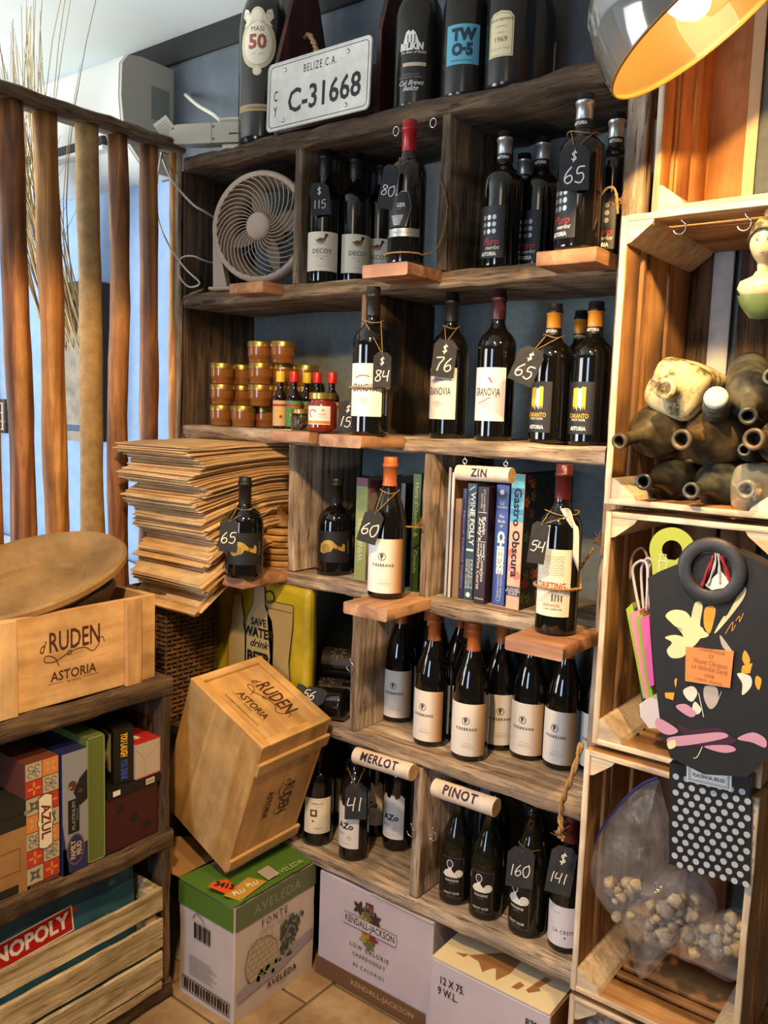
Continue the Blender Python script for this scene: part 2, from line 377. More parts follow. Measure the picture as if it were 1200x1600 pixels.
C3 = crate(-.628, -.322, .882, 1.331, -.095, .345, 'upright crate stuffed with gift bags behind the black tote', seed=3)
C4 = crate(-.634, -.318, .378, .872, -.11, .35, 'upright crate holding the clear zip bag and dotted box', seed=4)
C5 = crate(-.634, -.30, .004, .366, -.11, .35, 'lowest crate at the floor with a plastic bag of scraps', seed=5)
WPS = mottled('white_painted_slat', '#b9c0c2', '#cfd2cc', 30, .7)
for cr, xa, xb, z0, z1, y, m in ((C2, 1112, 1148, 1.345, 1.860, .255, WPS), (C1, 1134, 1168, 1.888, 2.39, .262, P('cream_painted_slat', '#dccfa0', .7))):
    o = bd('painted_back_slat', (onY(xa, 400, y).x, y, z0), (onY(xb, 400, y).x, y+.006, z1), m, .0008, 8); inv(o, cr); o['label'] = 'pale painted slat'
# ================================================================== low shelf on the left (front faces +X)
XF = -1.62; YE = -.305
low = empty('low_shelf', (-1.8, -.8, 0), label='low dark barn-wood shelf under the branding-printed pine case', cat='shelf')
for (z, th) in ((.842, .045), (.452, .048), (.055, .05)):
    inv(bd('shelf_board', (-1.965, -1.3, z-th), (XF, YE, z), DARKB[1], .007, 50, .006, sd=z*40), low)
inv(bd('post', (XF-.05, YE-.028, .0), (XF-.004, YE-.002, .797), DARKB[2], .004, 30), low)
inv(bd('post', (-1.96, YE-.028, .0), (-1.92, YE-.002, .797), DARKB[2], .004, 30), low)
inv(bd('end_panel', (-1.925, YE-.022, .06), (XF-.052, YE-.006, .795), DARKB[2], .002, 16), low)
inv(bd('back_panel', (-1.965, -1.3, .06), (-1.952, YE-.03, .79), DARKB[1], .002, 16), low)
low['label'] = 'low dark barn-wood shelf standing against the stick fence'
# ================================================================== stick fence
fence = empty('stick_fence', (-2.0, -.3, 0), label='fence of upright peeled sticks with a flat rail between the rooms', cat='fence')
def stick(pt, pb, r, m, sd):
    a = onX(*pt, -1.998); b = onX(*pb, -1.998); a.z = 2.195
    dz = (b.z-a.z); b = a+(b-a)*((.02-a.z)/dz); pts = []; rs = []
    for i in range(31):
        t = i/30; p = a.lerp(b, t); nz = noise.noise_vector(Vector((sd, t*5, 0))); p = p+Vector((nz.x*.006, nz.y*.012, 0)); pts.append(p); rs.append(r*(1+.13*noise.noise(Vector((sd*3, t*9, 4)))+.12*t))
    gg = G(); gg.tube(pts, rs, 14)
    for v in gg.v: v += noise.noise_vector(Vector((v.x*30, v.y*30, v.z*7)))*.0035
    inv(gg.build('stick', m, smooth=True), fence)
for i, (pt, pb, r, m) in enumerate((((14, 165), (38, 880), .030, POST2), ((73, 185), (92, 860), .029, POST), ((135, 200), (144, 850), .029, POST3), ((184, 215), (187, 880), .026, POST2), ((234, 225), (234, 690), .025, POST2), ((272, 240), (270, 690), .014, POST))): stick(pt, pb, r, m, i+1)
for i in range(5): stick((-40-i*62, 150-i*18), (-15-i*58, 900), .029, (POST, POST2, POST3)[i % 3], 20+i)
g = G().box((-2.04, -1.6, 2.197), (-1.955, .0, 2.225), .006, 40, .006, sd=3); inv(g.build('rail', BARN[1], auto=45), fence); fence.children[-1]['label'] = 'flat hand-hewn top rail'
# ================================================================== bottles
GLASS = P('dark_bottle_glass', '#0c0b09', .06, 0, Specular_IOR_Level=.6, Coat_Weight=.3, Coat_Roughness=.03)
GLASSG = P('olive_bottle_glass', '#15160c', .08, 0, Specular_IOR_Level=.6)
WHT = P('white_ink', '#e9e6dc', .6); CREAM = P('cream_paper', '#e6dcc2', .65); PAPER = P('white_label_paper', '#e8e2da', .6)
INK = P('black_ink', '#17140f', .6); GREYI = P('grey_ink', '#8f8a80', .6); REDI = P('red_ink', '#b2262a', .6); GOLDI = P('gold_ink', '#c9a548', .4, .3)
BLKL = P('black_label_paper', '#1a1a1a', .55); SILV = P('silver_foil', '#b9b9b6', .35, .8); PINK = P('pink_ink', '#b04a5c', .6)
YEL = P('yellow_ink', '#e6b32a', .5); ORG = P('orange_foil', '#d08a28', .4, .1); COPPER = P('copper_foil', '#b5632f', .42, .15)
MAROON = P('maroon_foil', '#4a1418', .35, .1); REDF = P('red_foil', '#a81f24', .35, .1); BLKF = P('matte_black_foil', '#191919', .45); CHALK = P('chalk_white', '#eeeae0', .8)
BROWNI = P('brown_ink', '#6a3820', .7); TEALP = P('turquoise_paper', '#5ea9bd', .6); TEALD = P('dark_teal_ink', '#173a4a', .6); PURP = P('purple_ink', '#3b2058', .6)
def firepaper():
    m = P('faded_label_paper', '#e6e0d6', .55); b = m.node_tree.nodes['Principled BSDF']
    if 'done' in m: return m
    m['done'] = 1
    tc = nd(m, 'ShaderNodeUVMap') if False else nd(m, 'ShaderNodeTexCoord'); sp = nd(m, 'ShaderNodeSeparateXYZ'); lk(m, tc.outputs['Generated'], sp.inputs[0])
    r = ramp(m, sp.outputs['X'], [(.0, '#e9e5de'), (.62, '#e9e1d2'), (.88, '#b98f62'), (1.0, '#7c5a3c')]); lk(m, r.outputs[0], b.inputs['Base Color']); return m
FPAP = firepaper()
def prof(kind, R, H):
    r = .0150 if H < .4 else R*.3
    if kind == 'bord': c = [(.0, .0), (.90, .0), (.99, .010), (1, .03), (1, .60), (.985, .64), (.92, .675), (.78, .705), (.58, .728), (.45, .75), ('n', .79), ('n', .93), ('l', .932), ('l', .955), ('n', .957), ('n', 1.0)]
    elif kind == 'burg': c = [(0, 0), (.90, .0), (.99, .010), (1, .03), (1, .46), (.975, .52), (.90, .585), (.78, .645), (.63, .70), (.50, .745), (.40, .79), ('n', .83), ('n', .93), ('l', .932), ('l', .955), ('n', .957), ('n', 1.0)]
    elif kind == 'squat': c = [(0, 0), (.90, .0), (.99, .012), (1, .04), (1, .48), (.985, .54), (.92, .60), (.80, .645), (.60, .68), (.42, .705), ('n', .74), ('n', .92), ('l', .922), ('l', .955), ('n', .957), ('n', 1.0)]
    elif kind == 'big': c = [(0, 0), (.80, .0), (.97, .02), (1, .05), (1, .55), (.985, .62), (.90, .69), (.74, .75), (.5, .80), (.34, .84), ('n', .88), ('n', 1.0)]
    elif kind == 'sauce': c = [(0, 0), (.92, .0), (1, .02), (1, .50), (.92, .56), (.6, .62), ('n', .68), ('n', 1.0)]
    rr = []
    for a, z in c: rr.append((({'n': r, 'l': r*1.13}[a] if isinstance(a, str) else a*R), z*H))
    return rr
def patch(R, z0, z1, half, mat, off=.0004, nx=24, a0=0, gradient=False):
    a = Art(); a.rect(-R*half, 0, R*half, z1-z0, mat, 0, nx, 4); return a
def bottle(kind, R, H, caps, labels, neck=(), glass=None, name='wine_bottle'):
    """caps: (z0, material, extra) foil from z0 (fraction of H) to the top; labels: function(root)"""
    e = empty(name); pr_ = prof(kind, R, H)
    g = G().lathe(pr_, 32, cap=False); g.build('glass', glass or GLASS, e, smooth=True)
    for (a, b, m, nm) in caps:
        def rad(z):
            for i in range(len(pr_)-1):
                if pr_[i][1] <= z <= pr_[i+1][1]:
                    d = pr_[i+1][1]-pr_[i][1]; return pr_[i][0]+(pr_[i+1][0]-pr_[i][0])*((z-pr_[i][1])/d if d else 0)
            return pr_[-1][0]
        zs = sorted(set([a*H, b*H]+[z for _, z in pr_ if a*H < z < b*H])); k = .0009 if b < 1 else .0007
        pts = [(rad(z)+k, z) for z in zs]
        if b >= 1: pts += [(pts[-1][0]-.001, pts[-1][1]+.0012), (.0005, pts[-1][1]+.0015)]
        G().lathe(pts, 28, cap=False).build(nm, m, e, smooth=True)
    for f in labels: f(e, R, H)
    return e
def label_on(e, R, z0, z1, half, base, draw, a0=0.0, name='label', base_off=.0004):
    """label patch from z0 to z1, half-angle half (radians), centred a0; draw(art) prints in metres about its centre"""
    if base is not None:
        p = Art(); p.rect(-R*half, z0, R*half, z1, base, base_off, 26, 3); lab = p.bend(name, R, 0, e, a0)
    else: lab = e
    if draw:
        d = Art(); draw(d); d.bend('print', R+base_off+.0002, (z0+z1)/2, lab, a0)
    return lab
R1 = .0435
def d_fire(a):
    a.ring(0, .022, .0085, .0014, INK); a.text('F', 0, .022, .0105, INK, bold=.06, rot=.15); a.text('FIREBRAND', .002, .002, .0066, INK, w=.052, bold=.03, sp=1.4)
    a.text('PINOT NOIR', .006, -.032, .0022, GREYI, sp=1.2); a.text('Monterey County', .006, -.038, .003, GREYI, shear=.4); a.stroke([(-.01, -.043), (.0, -.041), (.012, -.043), (.02, -.042)], .0004, GREYI)
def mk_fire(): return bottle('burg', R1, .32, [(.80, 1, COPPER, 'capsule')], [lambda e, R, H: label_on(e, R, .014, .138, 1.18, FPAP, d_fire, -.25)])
def d_decoy(a):
    duck(a, 0, .026, .024); a.text('DECOY', 0, .0, .0115, INK, w=.050); a.text('CABERNET SAUVIGNON', 0, -.012, .0022, GREYI, sp=1.1); a.text('SONOMA COUNTY', 0, -.036, .002, GREYI)
    a.disc(-.0, -.018, .004, GREYI, n=12, ry=.0012)
def duck(a, x, y, s):
    P_ = lambda q: [(x+u*s, y+v*s) for u, v in q]
    a.poly(P_([(-.75, .12), (-.5, .1), (-.2, .28), (.2, .25), (.35, .0), (.3, -.2), (.0, -.32), (-.35, -.28), (-.6, -.1)]), P('tan_ink', '#9c7b4a', .6))
    a.poly(P_([(-.55, .06), (-.2, .2), (.15, .12), (.05, -.05), (-.3, -.06)]), BROWNI, .0003)
    a.poly(P_([(.12, .1), (.3, .4), (.28, .62), (.45, .72), (.62, .62), (.6, .45), (.45, .3), (.38, -.02)]), P('dark_brown_ink', '#3a2412', .6)); a.poly(P_([(.58, .6), (.85, .48), (.58, .48)]), GREYI)
    a.stroke(P_([(-.9, -.33), (0, -.38), (.7, -.33)]), .0006, GREYI)
def mk_decoy(): return bottle('bord', .0415, .33, [(.80, 1, BLKF, 'capsule')], [lambda e, R, H: label_on(e, R, .03, .125, 1.12, CREAM, d_decoy, -.05)])
def d_gran(res):
    def f(a):
        a.text('GRANOVIA', 0, .004, .0175, INK, w=.062, bold=.012)
        if res: a.text('CUVÉE RESERVE', .002, -.006, .004, GREYI, sp=1.2); a.poly([(.002, .038), (.008, .036), (.014, .026), (.011, .024), (.007, .031)], PINK); a.stroke([(-.02, -.02), (-.006, -.015), (.01, -.007)], .002, PINK); a.text('2017', .004, -.017, .0028, GREYI)
        else: a.stroke([(-.022, .026), (-.01, .031), (.006, .031), (.014, .028)], .0022, PINK)
        for i, w in enumerate(('RED BLEND', 'CABERNET SAUVIGNON', 'MERLOT', 'MALBEC')): a.text(w, .0, -.019-i*.0035, .0019, INK)
    return f
def mk_gran(res):
    return bottle('bord', .0425, .326, [(.81, 1, P('plum_foil', '#3d1a20', .4, .1) if res else BLKF, 'capsule')], [lambda e, R, H: label_on(e, R, .042, .158, 1.02, PAPER, d_gran(res), -.48)])
def d_puro(a):
    for i in range(3):
        for j in range(3): a.disc(-.012+.012*i, .030-.0145*j, .0046, SILV, n=14, ry=.0052)
    a.text('Puro', .004, -.021, .015, REDI, shear=.5, sx=.9, bold=.01); a.text('merlot', .008, -.033, .0085, WHT, shear=.5); a.text('ASTORIA', 0, -.046, .0078, WHT, bold=.03, w=.038)
def mk_puro():
    return bottle('bord', .0445, .288, [(.955, 1, BLKF, 'cap_top'), (.84, .955, SILV, 'collar'), (.78, .84, BLKF, 'neck_band')],
      [lambda e, R, H: label_on(e, R, .02, .128, .78, BLKL, d_puro, -.62), lambda e, R, H: neckword(e, .0162, .81*H)])
def neckword(e, R, z, w='ASTORIA'):
    a = Art(); a.text(w, 0, 0, .0062, WHT, bold=.02, sx=.8); a.bend('print', R+.0012, z, e, -.2)
def d_car(a):
    rd = random.Random(3)
    for i in range(7):
        x = -.013+i*.0043; m = (YEL, YEL, GOLDI, WHT, WHT, YEL, YEL)[i]; t = .040+rd.random()*.004; b = -.008+rd.random()*.008
        a.poly([(x-.002, t-.003), (x, t), (x+.0024, t-.002), (x+.0026, b+.01), (x+.0015, b), (x-.0005, b+.006), (x-.0026, b+.008)], m)
    a.text('CARANTO', 0, -.0165, .0095, YEL, bold=.01, w=.046); a.text('PINOT NOIR', 0, -.0245, .005, WHT, sx=.85); a.text('ASTORIA', 0, -.042, .0078, WHT, bold=.03, w=.038)
def mk_car():
    return bottle('bord', .0430, .29, [(.935, 1, BLKF, 'cap_top'), (.83, .935, ORG, 'collar'), (.78, .83, BLKF, 'neck_band')],
      [lambda e, R, H: label_on(e, R, .022, .128, .76, BLKL, d_car, -.45), lambda e, R, H: neckword(e, .0162, .806*H)])
def swirl(a, m):
    for i in range(5):
        k = 1-i*.19; a.stroke([(-.030*k-.010*(1-k), -.002), (-.026*k-.01*(1-k), .012*k), (-.01, .017*k), (.004*k, .009*k), (-.004, -.010*k), (-.014, -.012*k)], .0016, m, sm=5, z=.0003+.00002*i)
    a.poly([(-.036, -.014), (-.034, .006), (-.024, .014), (-.012, .018), (.0, .015), (.012, .004), (.024, .001), (.028, .010), (.034, .004), (.033, -.012), (.022, -.009), (.01, -.004), (.0, -.002), (-.006, -.008), (-.014, -.015), (-.026, -.018)], GOLDI, .0001)
    for i in range(4):
        k = 1-i*.22; a.ring(-.017, -.004, .011*k, .0008, BLKL, z=.0004, n=14); a.ring(.018, -.002, .007*k, .0006, BLKL, z=.0004, n=12, a0=20, a1=220)
def d_lam(a): swirl(a, GOLDI); a.text('Lamore', .043, 0, .007, GREYI, rot=math.pi/2, sp=1.1)
def mk_lam(): return bottle('squat', .0475, .248, [(.74, 1, BLKF, 'capsule')], [lambda e, R, H: label_on(e, R, .035, .115, 1.05, BLKL, d_lam, -.2)])
def d_zin(a):
    for i in range(9): a.stroke([(-.022+j*.0055+(i % 3)*.001, .052-i*.0045+(.0009 if (i+j) % 2 else -.0009)) for j in range(9)], .0005, BROWNI, sm=2)
    a.text('DRIFTING', .0, -.006, .0125, REDI, sx=.75, bold=.02)
    for i in range(9): a.stroke([(-.024+i*.006, -.040), (-.01+i*.003, -.022), (.004+i*.001, -.014)], .0005, GREYI, sm=0)
    for i in range(4): a.rect(.002+i*.006, -.036, .005+i*.006, -.020-i*.001, P('taupe_ink', '#5c5348', .7), .00015)
    a.text('ZINFANDEL', .002, -.044, .006, REDI, sx=.8); a.text('Lodi California', .004, -.051, .0045, INK, shear=.5)
def mk_zin(): return bottle('bord', .0415, .331, [(.80, 1, MAROON, 'screw_cap')], [lambda e, R, H: label_on(e, R, .038, .170, .92, CREAM, d_zin, -.35)])
def d_merl(a):
    a.frame(-.028, -.045, .028, .045, .0004, GREYI, nx=8); a.text('MERLOT', 0, .034, .006, INK, sp=1.1); a.text('Umbria', 0, .025, .0028, GREYI); a.rect(-.02, -.002, -.001, .018, P('rust_ink', '#6b3418', .7)); a.rect(-.015, .004, -.006, .014, CREAM, .0003)
    a.disc(-.012, -.014, .003, BROWNI); a.text('ROVANI', .002, -.035, .0048, BROWNI, sx=.9)
def mk_merl(): return bottle('bord', .0415, .285, [(.80, 1, BLKF, 'capsule')], [lambda e, R, H: label_on(e, R, .036, .135, .98, CREAM, d_merl, -.1)])
def d_azo(a): a.text('AZo', .002, .004, .0165, INK, bold=.03, sx=1.05); a.text('MERLOT', -.012, -.018, .004, INK); a.ring(.014, -.026, .006, .0006, GREYI); a.text('MC', .014, -.026, .005, GREYI); a.text('SAN RAFAEL, MENDOZA', 0, -.043, .002, GREYI)
def azo_lab(e, R, H):
    a = Art(); n = 22; half = .95*R; rd = random.Random(5)
    for i in range(n):
        x0 = -half+2*half*i/n; x1 = x0+2*half/n; t = lambda x: .152+.006*math.sin(x*260)+.003*math.sin(x*700)
        a.raw([(x0, .035), (x1, .035), (x1, t(x1)), (x0, t(x0))], [(0, 1, 2, 3)], PAPER, .0004)
    l = a.bend('label', R, 0, e, -.45); d = Art(); d_azo(d); d.bend('print', R+.0007, .09, l, -.45)
def mk_azo(): return bottle('bord', .0405, .317, [(.80, 1, BLKF, 'capsule')], [azo_lab])
def d_ind(a):
    a.frame(-.028, -.05, .028, .05, .0004, GREYI, nx=8); a.disc(-.006, .034, .0085, WHT, n=16, ry=.0105); a.disc(-.006, .034, .0068, PURP, z=.0003, n=16, ry=.0088)
    a.poly([(-.024, .006), (-.018, .016), (-.009, .022), (-.010, .027), (-.002, .027), (-.001, .020), (.004, .014), (.010, .012), (.020, .004), (.012, .001), (-.016, .001)], WHT)
    a.disc(.017, .012, .0095, WHT, n=16); a.ring(.017, .012, .006, .0006, GREYI, z=.0004, n=14)
    a.text('INDIGENE', .0, -.007, .0058, WHT, sx=.9); a.text('PAPER ROAD', 0, -.014, .002, GREYI); a.text('PINOT NOIR', .0, -.039, .0058, WHT, sx=.85); a.text('SONOMA COAST', 0, -.046, .002, GREYI)
def mk_ind(H=.27): return bottle('burg', .0395, H, [], [lambda e, R, HH: label_on(e, R, .012, .125, .9, None, d_ind, -.1), lambda e, R, HH: label_on(e, R, .011, .126, .74, P('near_black_label', '#121110', .35), None, -.1)], glass=GLASSG)
def d_crema(a): a.text('LA CREMA', .004, -.012, .0085, INK, sx=.9, sp=1.15); a.poly([(.003, -.024), (.0055, -.021), (.008, -.024), (.0055, -.027)], BROWNI); a.text('Monterey', -.016, .03, .0035, GREYI)
def mk_crema(): return bottle('burg', .0405, .312, [(.78, 1, MAROON, 'capsule')], [lambda e, R, H: label_on(e, R, .016, .108, 1.15, P('cool_white_paper', '#dad6de', .6), d_crema, -.15)])
def mk_shield():
    def lab(e, R, H):
        a = Art(); W = .026; a.poly([(-W, .045), (-.004, .045), (.004, .052), (.018, .052), (.022, .04), (W, .02), (W-.006, -.005), (W-.01, -.02), (-W, -.02)], BLKL, .0004)
        l = a.bend('shield_label', R, .098, e, -.4); d = Art(); d.stroke([(-W, .045), (-.004, .045), (.004, .052), (.018, .052), (.022, .04), (W, .02), (W-.006, -.005), (W-.01, -.02)], .0009, SILV, sm=0); d.text('GER', .004, .024, .0085, WHT, bold=.02, sx=.9); d.text('ESTATE', 0, .016, .003, GREYI)
        for i in range(7): d.rect(-.020+i*.0012, .002-i*.003, .010-i*.0012, .0035-i*.003, SILV)
        d.rect(-.022, .004, .012, .0065, P('deep_red_ink', '#5b1218', .5), .0003); d.bend('print', R+.0007, .098, l, -.4)
    def band(e, R, H): label_on(e, R, .058, .075, .92, SILV, lambda a: a.text('Reserva Especial', 0, 0, .005, GREYI, shear=.4), -.15, 'band')
    return bottle('bord', .0410, .305, [(.79, 1, REDF, 'capsule')], [lab, band])
def d_masi(a):
    a.disc(0, .02, .037, P('masi_tan', '#cbbd93', .6), n=30, ry=.047, z=0); a.disc(0, .02, .030, P('pale_gold_paper', '#c4b47e', .6), n=28, ry=.040, z=.0002); a.disc(0, .02, .0285, CREAM, n=28, ry=.0385, z=.0004)
    a.disc(0, .072, .014, CREAM, n=18, z=.0002); a.ring(0, .072, .011, .0008, GOLDI, z=.0004)
    for s in (-1, 1): a.poly([(s*.010, .066), (s*.020, .082), (s*.028, .084), (s*.032, .07), (s*.024, .06), (s*.03, .052), (s*.018, .055)], CREAM, .0001); a.ring(s*.022, .07, .006, .001, GREYI, z=.0005, n=12, a1=260)
    a.text('MASI', 0, .046, .009, BROWNI, z=.0006); a.text('50', -.0, .022, .026, P('brick_ink', '#a0533a', .6), z=.0006, bold=.04); a.text('1772 · 2022', 0, .001, .004, GREYI, z=.0006); a.disc(0, -.030, .009, CREAM, n=16, z=.0005); a.ring(0, -.03, .007, .0007, GOLDI, z=.0007); a.v = [(x*1.35, y*1.35, z) for x, y, z in a.v]
def mk_masi():
    return bottle('big', .066, .50, [], [lambda e, R, H: label_on(e, R, .175, .275, .9, None, d_masi, -.3), lambda e, R, H: label_on(e, R, .085, .102, 1.0, P('tan_paper', '#b49a68', .6), lambda a: a.text('Costasera Amarone', 0, 0, .006, BROWNI), -.2, 'band')], glass=P('grey_green_glass', '#23241b', .12, Specular_IOR_Level=.6))
def d_bel(a):
    a.poly([(-.020, .035), (-.013, .058), (-.006, .062), (-.002, .057), (.003, .062), (.010, .055), (.018, .035)], WHT); 
    for x in (-.008, .0, .008): a.rect(x-.001, .035, x+.001, .052, BLKL, .0004)
    a.text('BELIKIN', 0, .026, .0145, WHT, bold=.06, sx=.8, shear=.1); a.text('The Beer of Belize', .003, .014, .006, WHT, shear=.6); a.rect(-.02, -.016, .036, -.008, P('beige_ink', '#c9b494', .6), nx=10)
    a.text('BREWED BY THE', 0, -.034, .004, GREYI); a.text('BELIZE BREWING COMPANY', 0, -.040, .004, GREYI, sx=.8); a.text('Cali Brewz', .0, -.052, .011, WHT, shear=.5, sx=.9); a.text('Belize', .0, -.064, .011, WHT, shear=.5)
def mk_bel(): return bottle('big', .0565, .34, [], [lambda e, R, H: label_on(e, R, .02, .20, .9, None, d_bel, -.3)], name='beer_bottle', glass=P('frosted_black_glass', '#1b1a18', .2, Specular_IOR_Level=.6))
def d_two(a): a.text('TW', .002, .019, .024, TEALD, bold=.07, sx=.95); a.text('O·5', .0, -.012, .024, TEALD, bold=.07, sx=.9); a.text('BREWED FOR THINKERS', 0, -.034, .0032, TEALD)
def mk_two(): return bottle('big', .0535, .33, [], [lambda e, R, H: label_on(e, R, .072, .155, .72, TEALP, d_two, -.15)], name='beer_bottle', glass=P('frosted_black_glass', '#1b1a18', .2))
def d_69(a):
    a.poly([(-.028, -.046), (.028, -.046), (.028, .032), (.02, .042), (.0, .046), (-.02, .042), (-.028, .032)], P('ivory_paper', '#dccfa4', .65), 0)
    a.stroke([(-.025, -.043), (.025, -.043), (.025, .030), (.018, .038), (0, .042), (-.018, .038), (-.025, .03), (-.025, -.043)], .0009, BROWNI, sm=0); a.text('BELIZE BREWING', 0, .028, .006, BROWNI, sx=.85); a.text('COMPANY', 0, .014, .004, GREYI); a.text('— SINCE —', 0, .002, .004, GREYI); a.text('1969', 0, -.012, .011, BROWNI); a.text('BELIZE CITY · BELIZE', 0, -.03, .0034, GREYI)
def mk_69(): return bottle('big', .0525, .33, [], [lambda e, R, H: label_on(e, R, .062, .160, .9, None, d_69, -.4)], name='beer_bottle', glass=P('frosted_black_glass', '#1b1a18', .2))
PROTO = {}
MK = dict(fire=mk_fire, decoy=mk_decoy, gran=lambda: mk_gran(0), granr=lambda: mk_gran(1), puro=mk_puro, car=mk_car, lam=mk_lam, zin=mk_zin, merl=mk_merl, azo=mk_azo, ind=mk_ind, crema=mk_crema, shield=mk_shield, masi=mk_masi, bel=mk_bel, two=mk_two, b69=mk_69)
def put(kind, pos, off=0, label='', group=None, sz=1.0, cat='bottle', tilt=None):
    if kind not in PROTO: e = PROTO[kind] = MK[kind]()
    else: e = copy_tree(PROTO[kind])
    e.location = pos; e.rotation_euler = (0, 0, face(pos, off)); e.scale = (1, 1, sz)
    for k in ('group',):
        if k in e: del e[k]
    tag(e, label, cat, group); return e
def at(px, Y, z):
    y = 700.0
    for _ in range(30): p = onY(px, y, Y); y = proj((p.x, Y, z))[1]
    return Vector((p.x, Y, z))
Z1, Z2, Z3, Z4, Z5, Z6 = [z+.001 for z in ZS]
# ---- shelf 5: copper-capped bottles, two rows and more behind
GF = 'copper-capped white-label bottles on the fourth bay'
FB = [((622, 1130), 'back-left copper-capped bottle, first from the divider'), ((672, 1168), 'front copper-capped bottle next to the divider, tall at the board edge'), ((732, 1191), 'foremost copper-capped bottle in the middle, fully in view'), ((777, 1173), 'copper-capped bottle with shaded brown label squeezed behind the foremost one'), ((824, 1190), 'copper-capped bottle with bluish label under the jutting ledge'), ((876, 1205), 'copper-capped bottle second from the right post'), ((931, 1212), 'copper-capped bottle half hidden by the twine and crate at right')]
for (q, l) in FB: put('fire', foot(q[0], q[1], Z5, .043), {732: 0, 672: -16, 777: 18, 824: -8, 876: -12, 931: -5}.get(q[0], -8), l, GF)
for x, y in ((-1.237, .234), (-1.135, .234), (-1.068, .162)):
    put('fire', (x, y, Z5), 25, 'copper-capped bottle in the back rank, %s' % {-1.237: 'behind the one by the divider', -1.135: 'second from the divider', -1.068: 'label turned away, behind the tall one', -.955: 'behind the shaded brown label', -.86: 'under the jutting ledge', -.765: 'in the right back corner'}[x], GF)
# ---- shelf 6
GM = 'bottles in the lowest left bay'
put('merl', foot(495, 1323, Z6, .042), 5, 'merlot bottle with cream label and brown square beside the tilted pine case', GM)
put('azo', foot(552, 1347, Z6, .041), -12, 'torn-edge white-label bottle with the 41 tag around its neck', GM)
put('azo', foot(620, 1332, Z6, .041), -6, 'torn-edge white-label bottle below the right end of the MERLOT sign', GM)
put('azo', Vector((-1.372, .20, Z6)), 0, 'torn-edge label bottle hidden behind the 41 tag bottle', GM)
put('merl', Vector((-1.47, .20, Z6)), 0, 'cream-label bottle at the very back of the lowest left bay', GM)
GP = 'bottles in the lowest right bay'
put('ind', foot(710, 1415, Z6, .04), -8, 'dark pinot bottle with masked figure print, leftmost below the PINOT sign', GP)
put('ind', foot(757, 1440, Z6, .04), -12, 'dark pinot bottle with masked figure print under right end of PINOT sign', GP)
put('ind', foot(822, 1467, Z6, .042), -30, 'larger dark pinot bottle wearing the 160 tag', GP, sz=1.1).scale = (1.1, 1.1, 1.1)
put('crema', foot(882, 1492, Z6, .041), -2, 'white-label bottle wearing the 141 tag beside the crate', GP)
for x, y in ((-.985, .19), (-.88, .20), (-.765, .20)): put('ind', (x, y, Z6), 0, 'dark bottle at the back wall, ' + {-.985: 'behind the right end of the PINOT sign', -.88: 'just left of the 160 tag bottle', -.765: 'between the 160 and 141 bottles'}[x], GP, sz=1.12)
# ---- shelf 4
put('lam', foot(381, 905, Z4+.001, .047), 10, 'squat black bottle with the 65 tag on the ledge by the envelopes', 'squat black bottles')
put('lam', foot(522, 900, Z4, .047), 4, 'squat black bottle with gold swirl label beside the green book', 'squat black bottles')
put('lam', Vector((-1.44, .195, Z4)), 4, 'black bottle hidden behind the swirl-label bottle', 'squat black bottles')
put('fire', foot(603, 937, Z4+.001, .0435), -2, 'copper-capped bottle with the 60 tag on its own ledge', None)
put('zin', foot(867, 994, Z4+.001, .0415), 2, 'red screw-cap zinfandel bottle with the 54 tag on its ledge')
# ---- shelf 3
put('gran', at(577, -.088, Z3+.001), 5, 'white-label bottle with the 84 tag standing on the ledge by the honey jar', 'white-label bottles on the third shelf')
put('gran', at(698, .065, Z3), -8, 'white-label bottle with the 76 tag over its label', 'white-label bottles on the third shelf')
put('granr', at(770, .065, Z3), 0, 'white-label reserve bottle with plum capsule, untagged, in the middle of the shelf', 'white-label bottles on the third shelf')
GC = 'orange-collared pinot bottles on the third shelf'
put('car', at(856, .065, Z3), -14, 'orange-collared bottle behind the 65 tag, brush-stroke label', GC)
put('car', at(919, .065, Z3), -8, 'orange-collared bottle at the right end next to the crate', GC)
put('car', at(898, .19, Z3), 0, 'orange-collared bottle standing behind between two others', GC)
# ---- shelf 2
GD = 'duck-label bottles in the first bay'
put('decoy', at(504, .055, Z2), -3, 'duck-label bottle in front wearing the 115 tag', GD)
put('decoy', at(551, .115, Z2), 20, 'duck-label bottle tucked just behind the 115 one', GD)
put('decoy', at(590, .19, Z2), 0, 'duck-label bottle deep in the dark bay behind the 80 tag', GD)
put('shield', at(633, -.066, Z2+.001), -2, 'red-capsule bottle with silver band and the 80 tag on the ledge')
GU = 'silver-dot merlot bottles in the top right bay'
put('puro', at(780, .055, Z2), 0, 'silver-dot label bottle standing alone nearest the divider', GU)
put('puro', at(838, .13, Z2), -4, 'silver-dot label bottle left behind the 65 tag bottle', GU)
put('puro', at(901, -.052, Z2+.001), -16, 'silver-dot bottle with the 65 tag on the ledge near the lamp', GU)
put('puro', at(951, .075, Z2), 8, 'silver-dot bottle half hidden by the post', GU)
put('puro', at(810, .215, Z2), 20, 'silver-collared bottle at the back wall between two silver-dot labels', GU)
put('puro', at(985, .20, Z2), 20, 'silver-collared bottle showing only a sliver beside the post', GU)
# ---- shelf 1
put('masi', at(410, .085, Z1), 2, 'very large wine bottle with crest label 50 at the end of the top board')
GT = 'big beer bottles on the top board'
put('bel', at(650, .085, Z1), 0, 'big black beer bottle with white temple emblem beside the number plate', GT)
put('two', at(724, .085, Z1), 0, 'big beer bottle with turquoise label', GT)
put('b69', at(793, .085, Z1), 0, 'big beer bottle with ivory 1969 label', GT)
put('b69', at(826, .21, Z1), 120, 'dark bottle standing behind the ivory 1969 label bottle', GT)
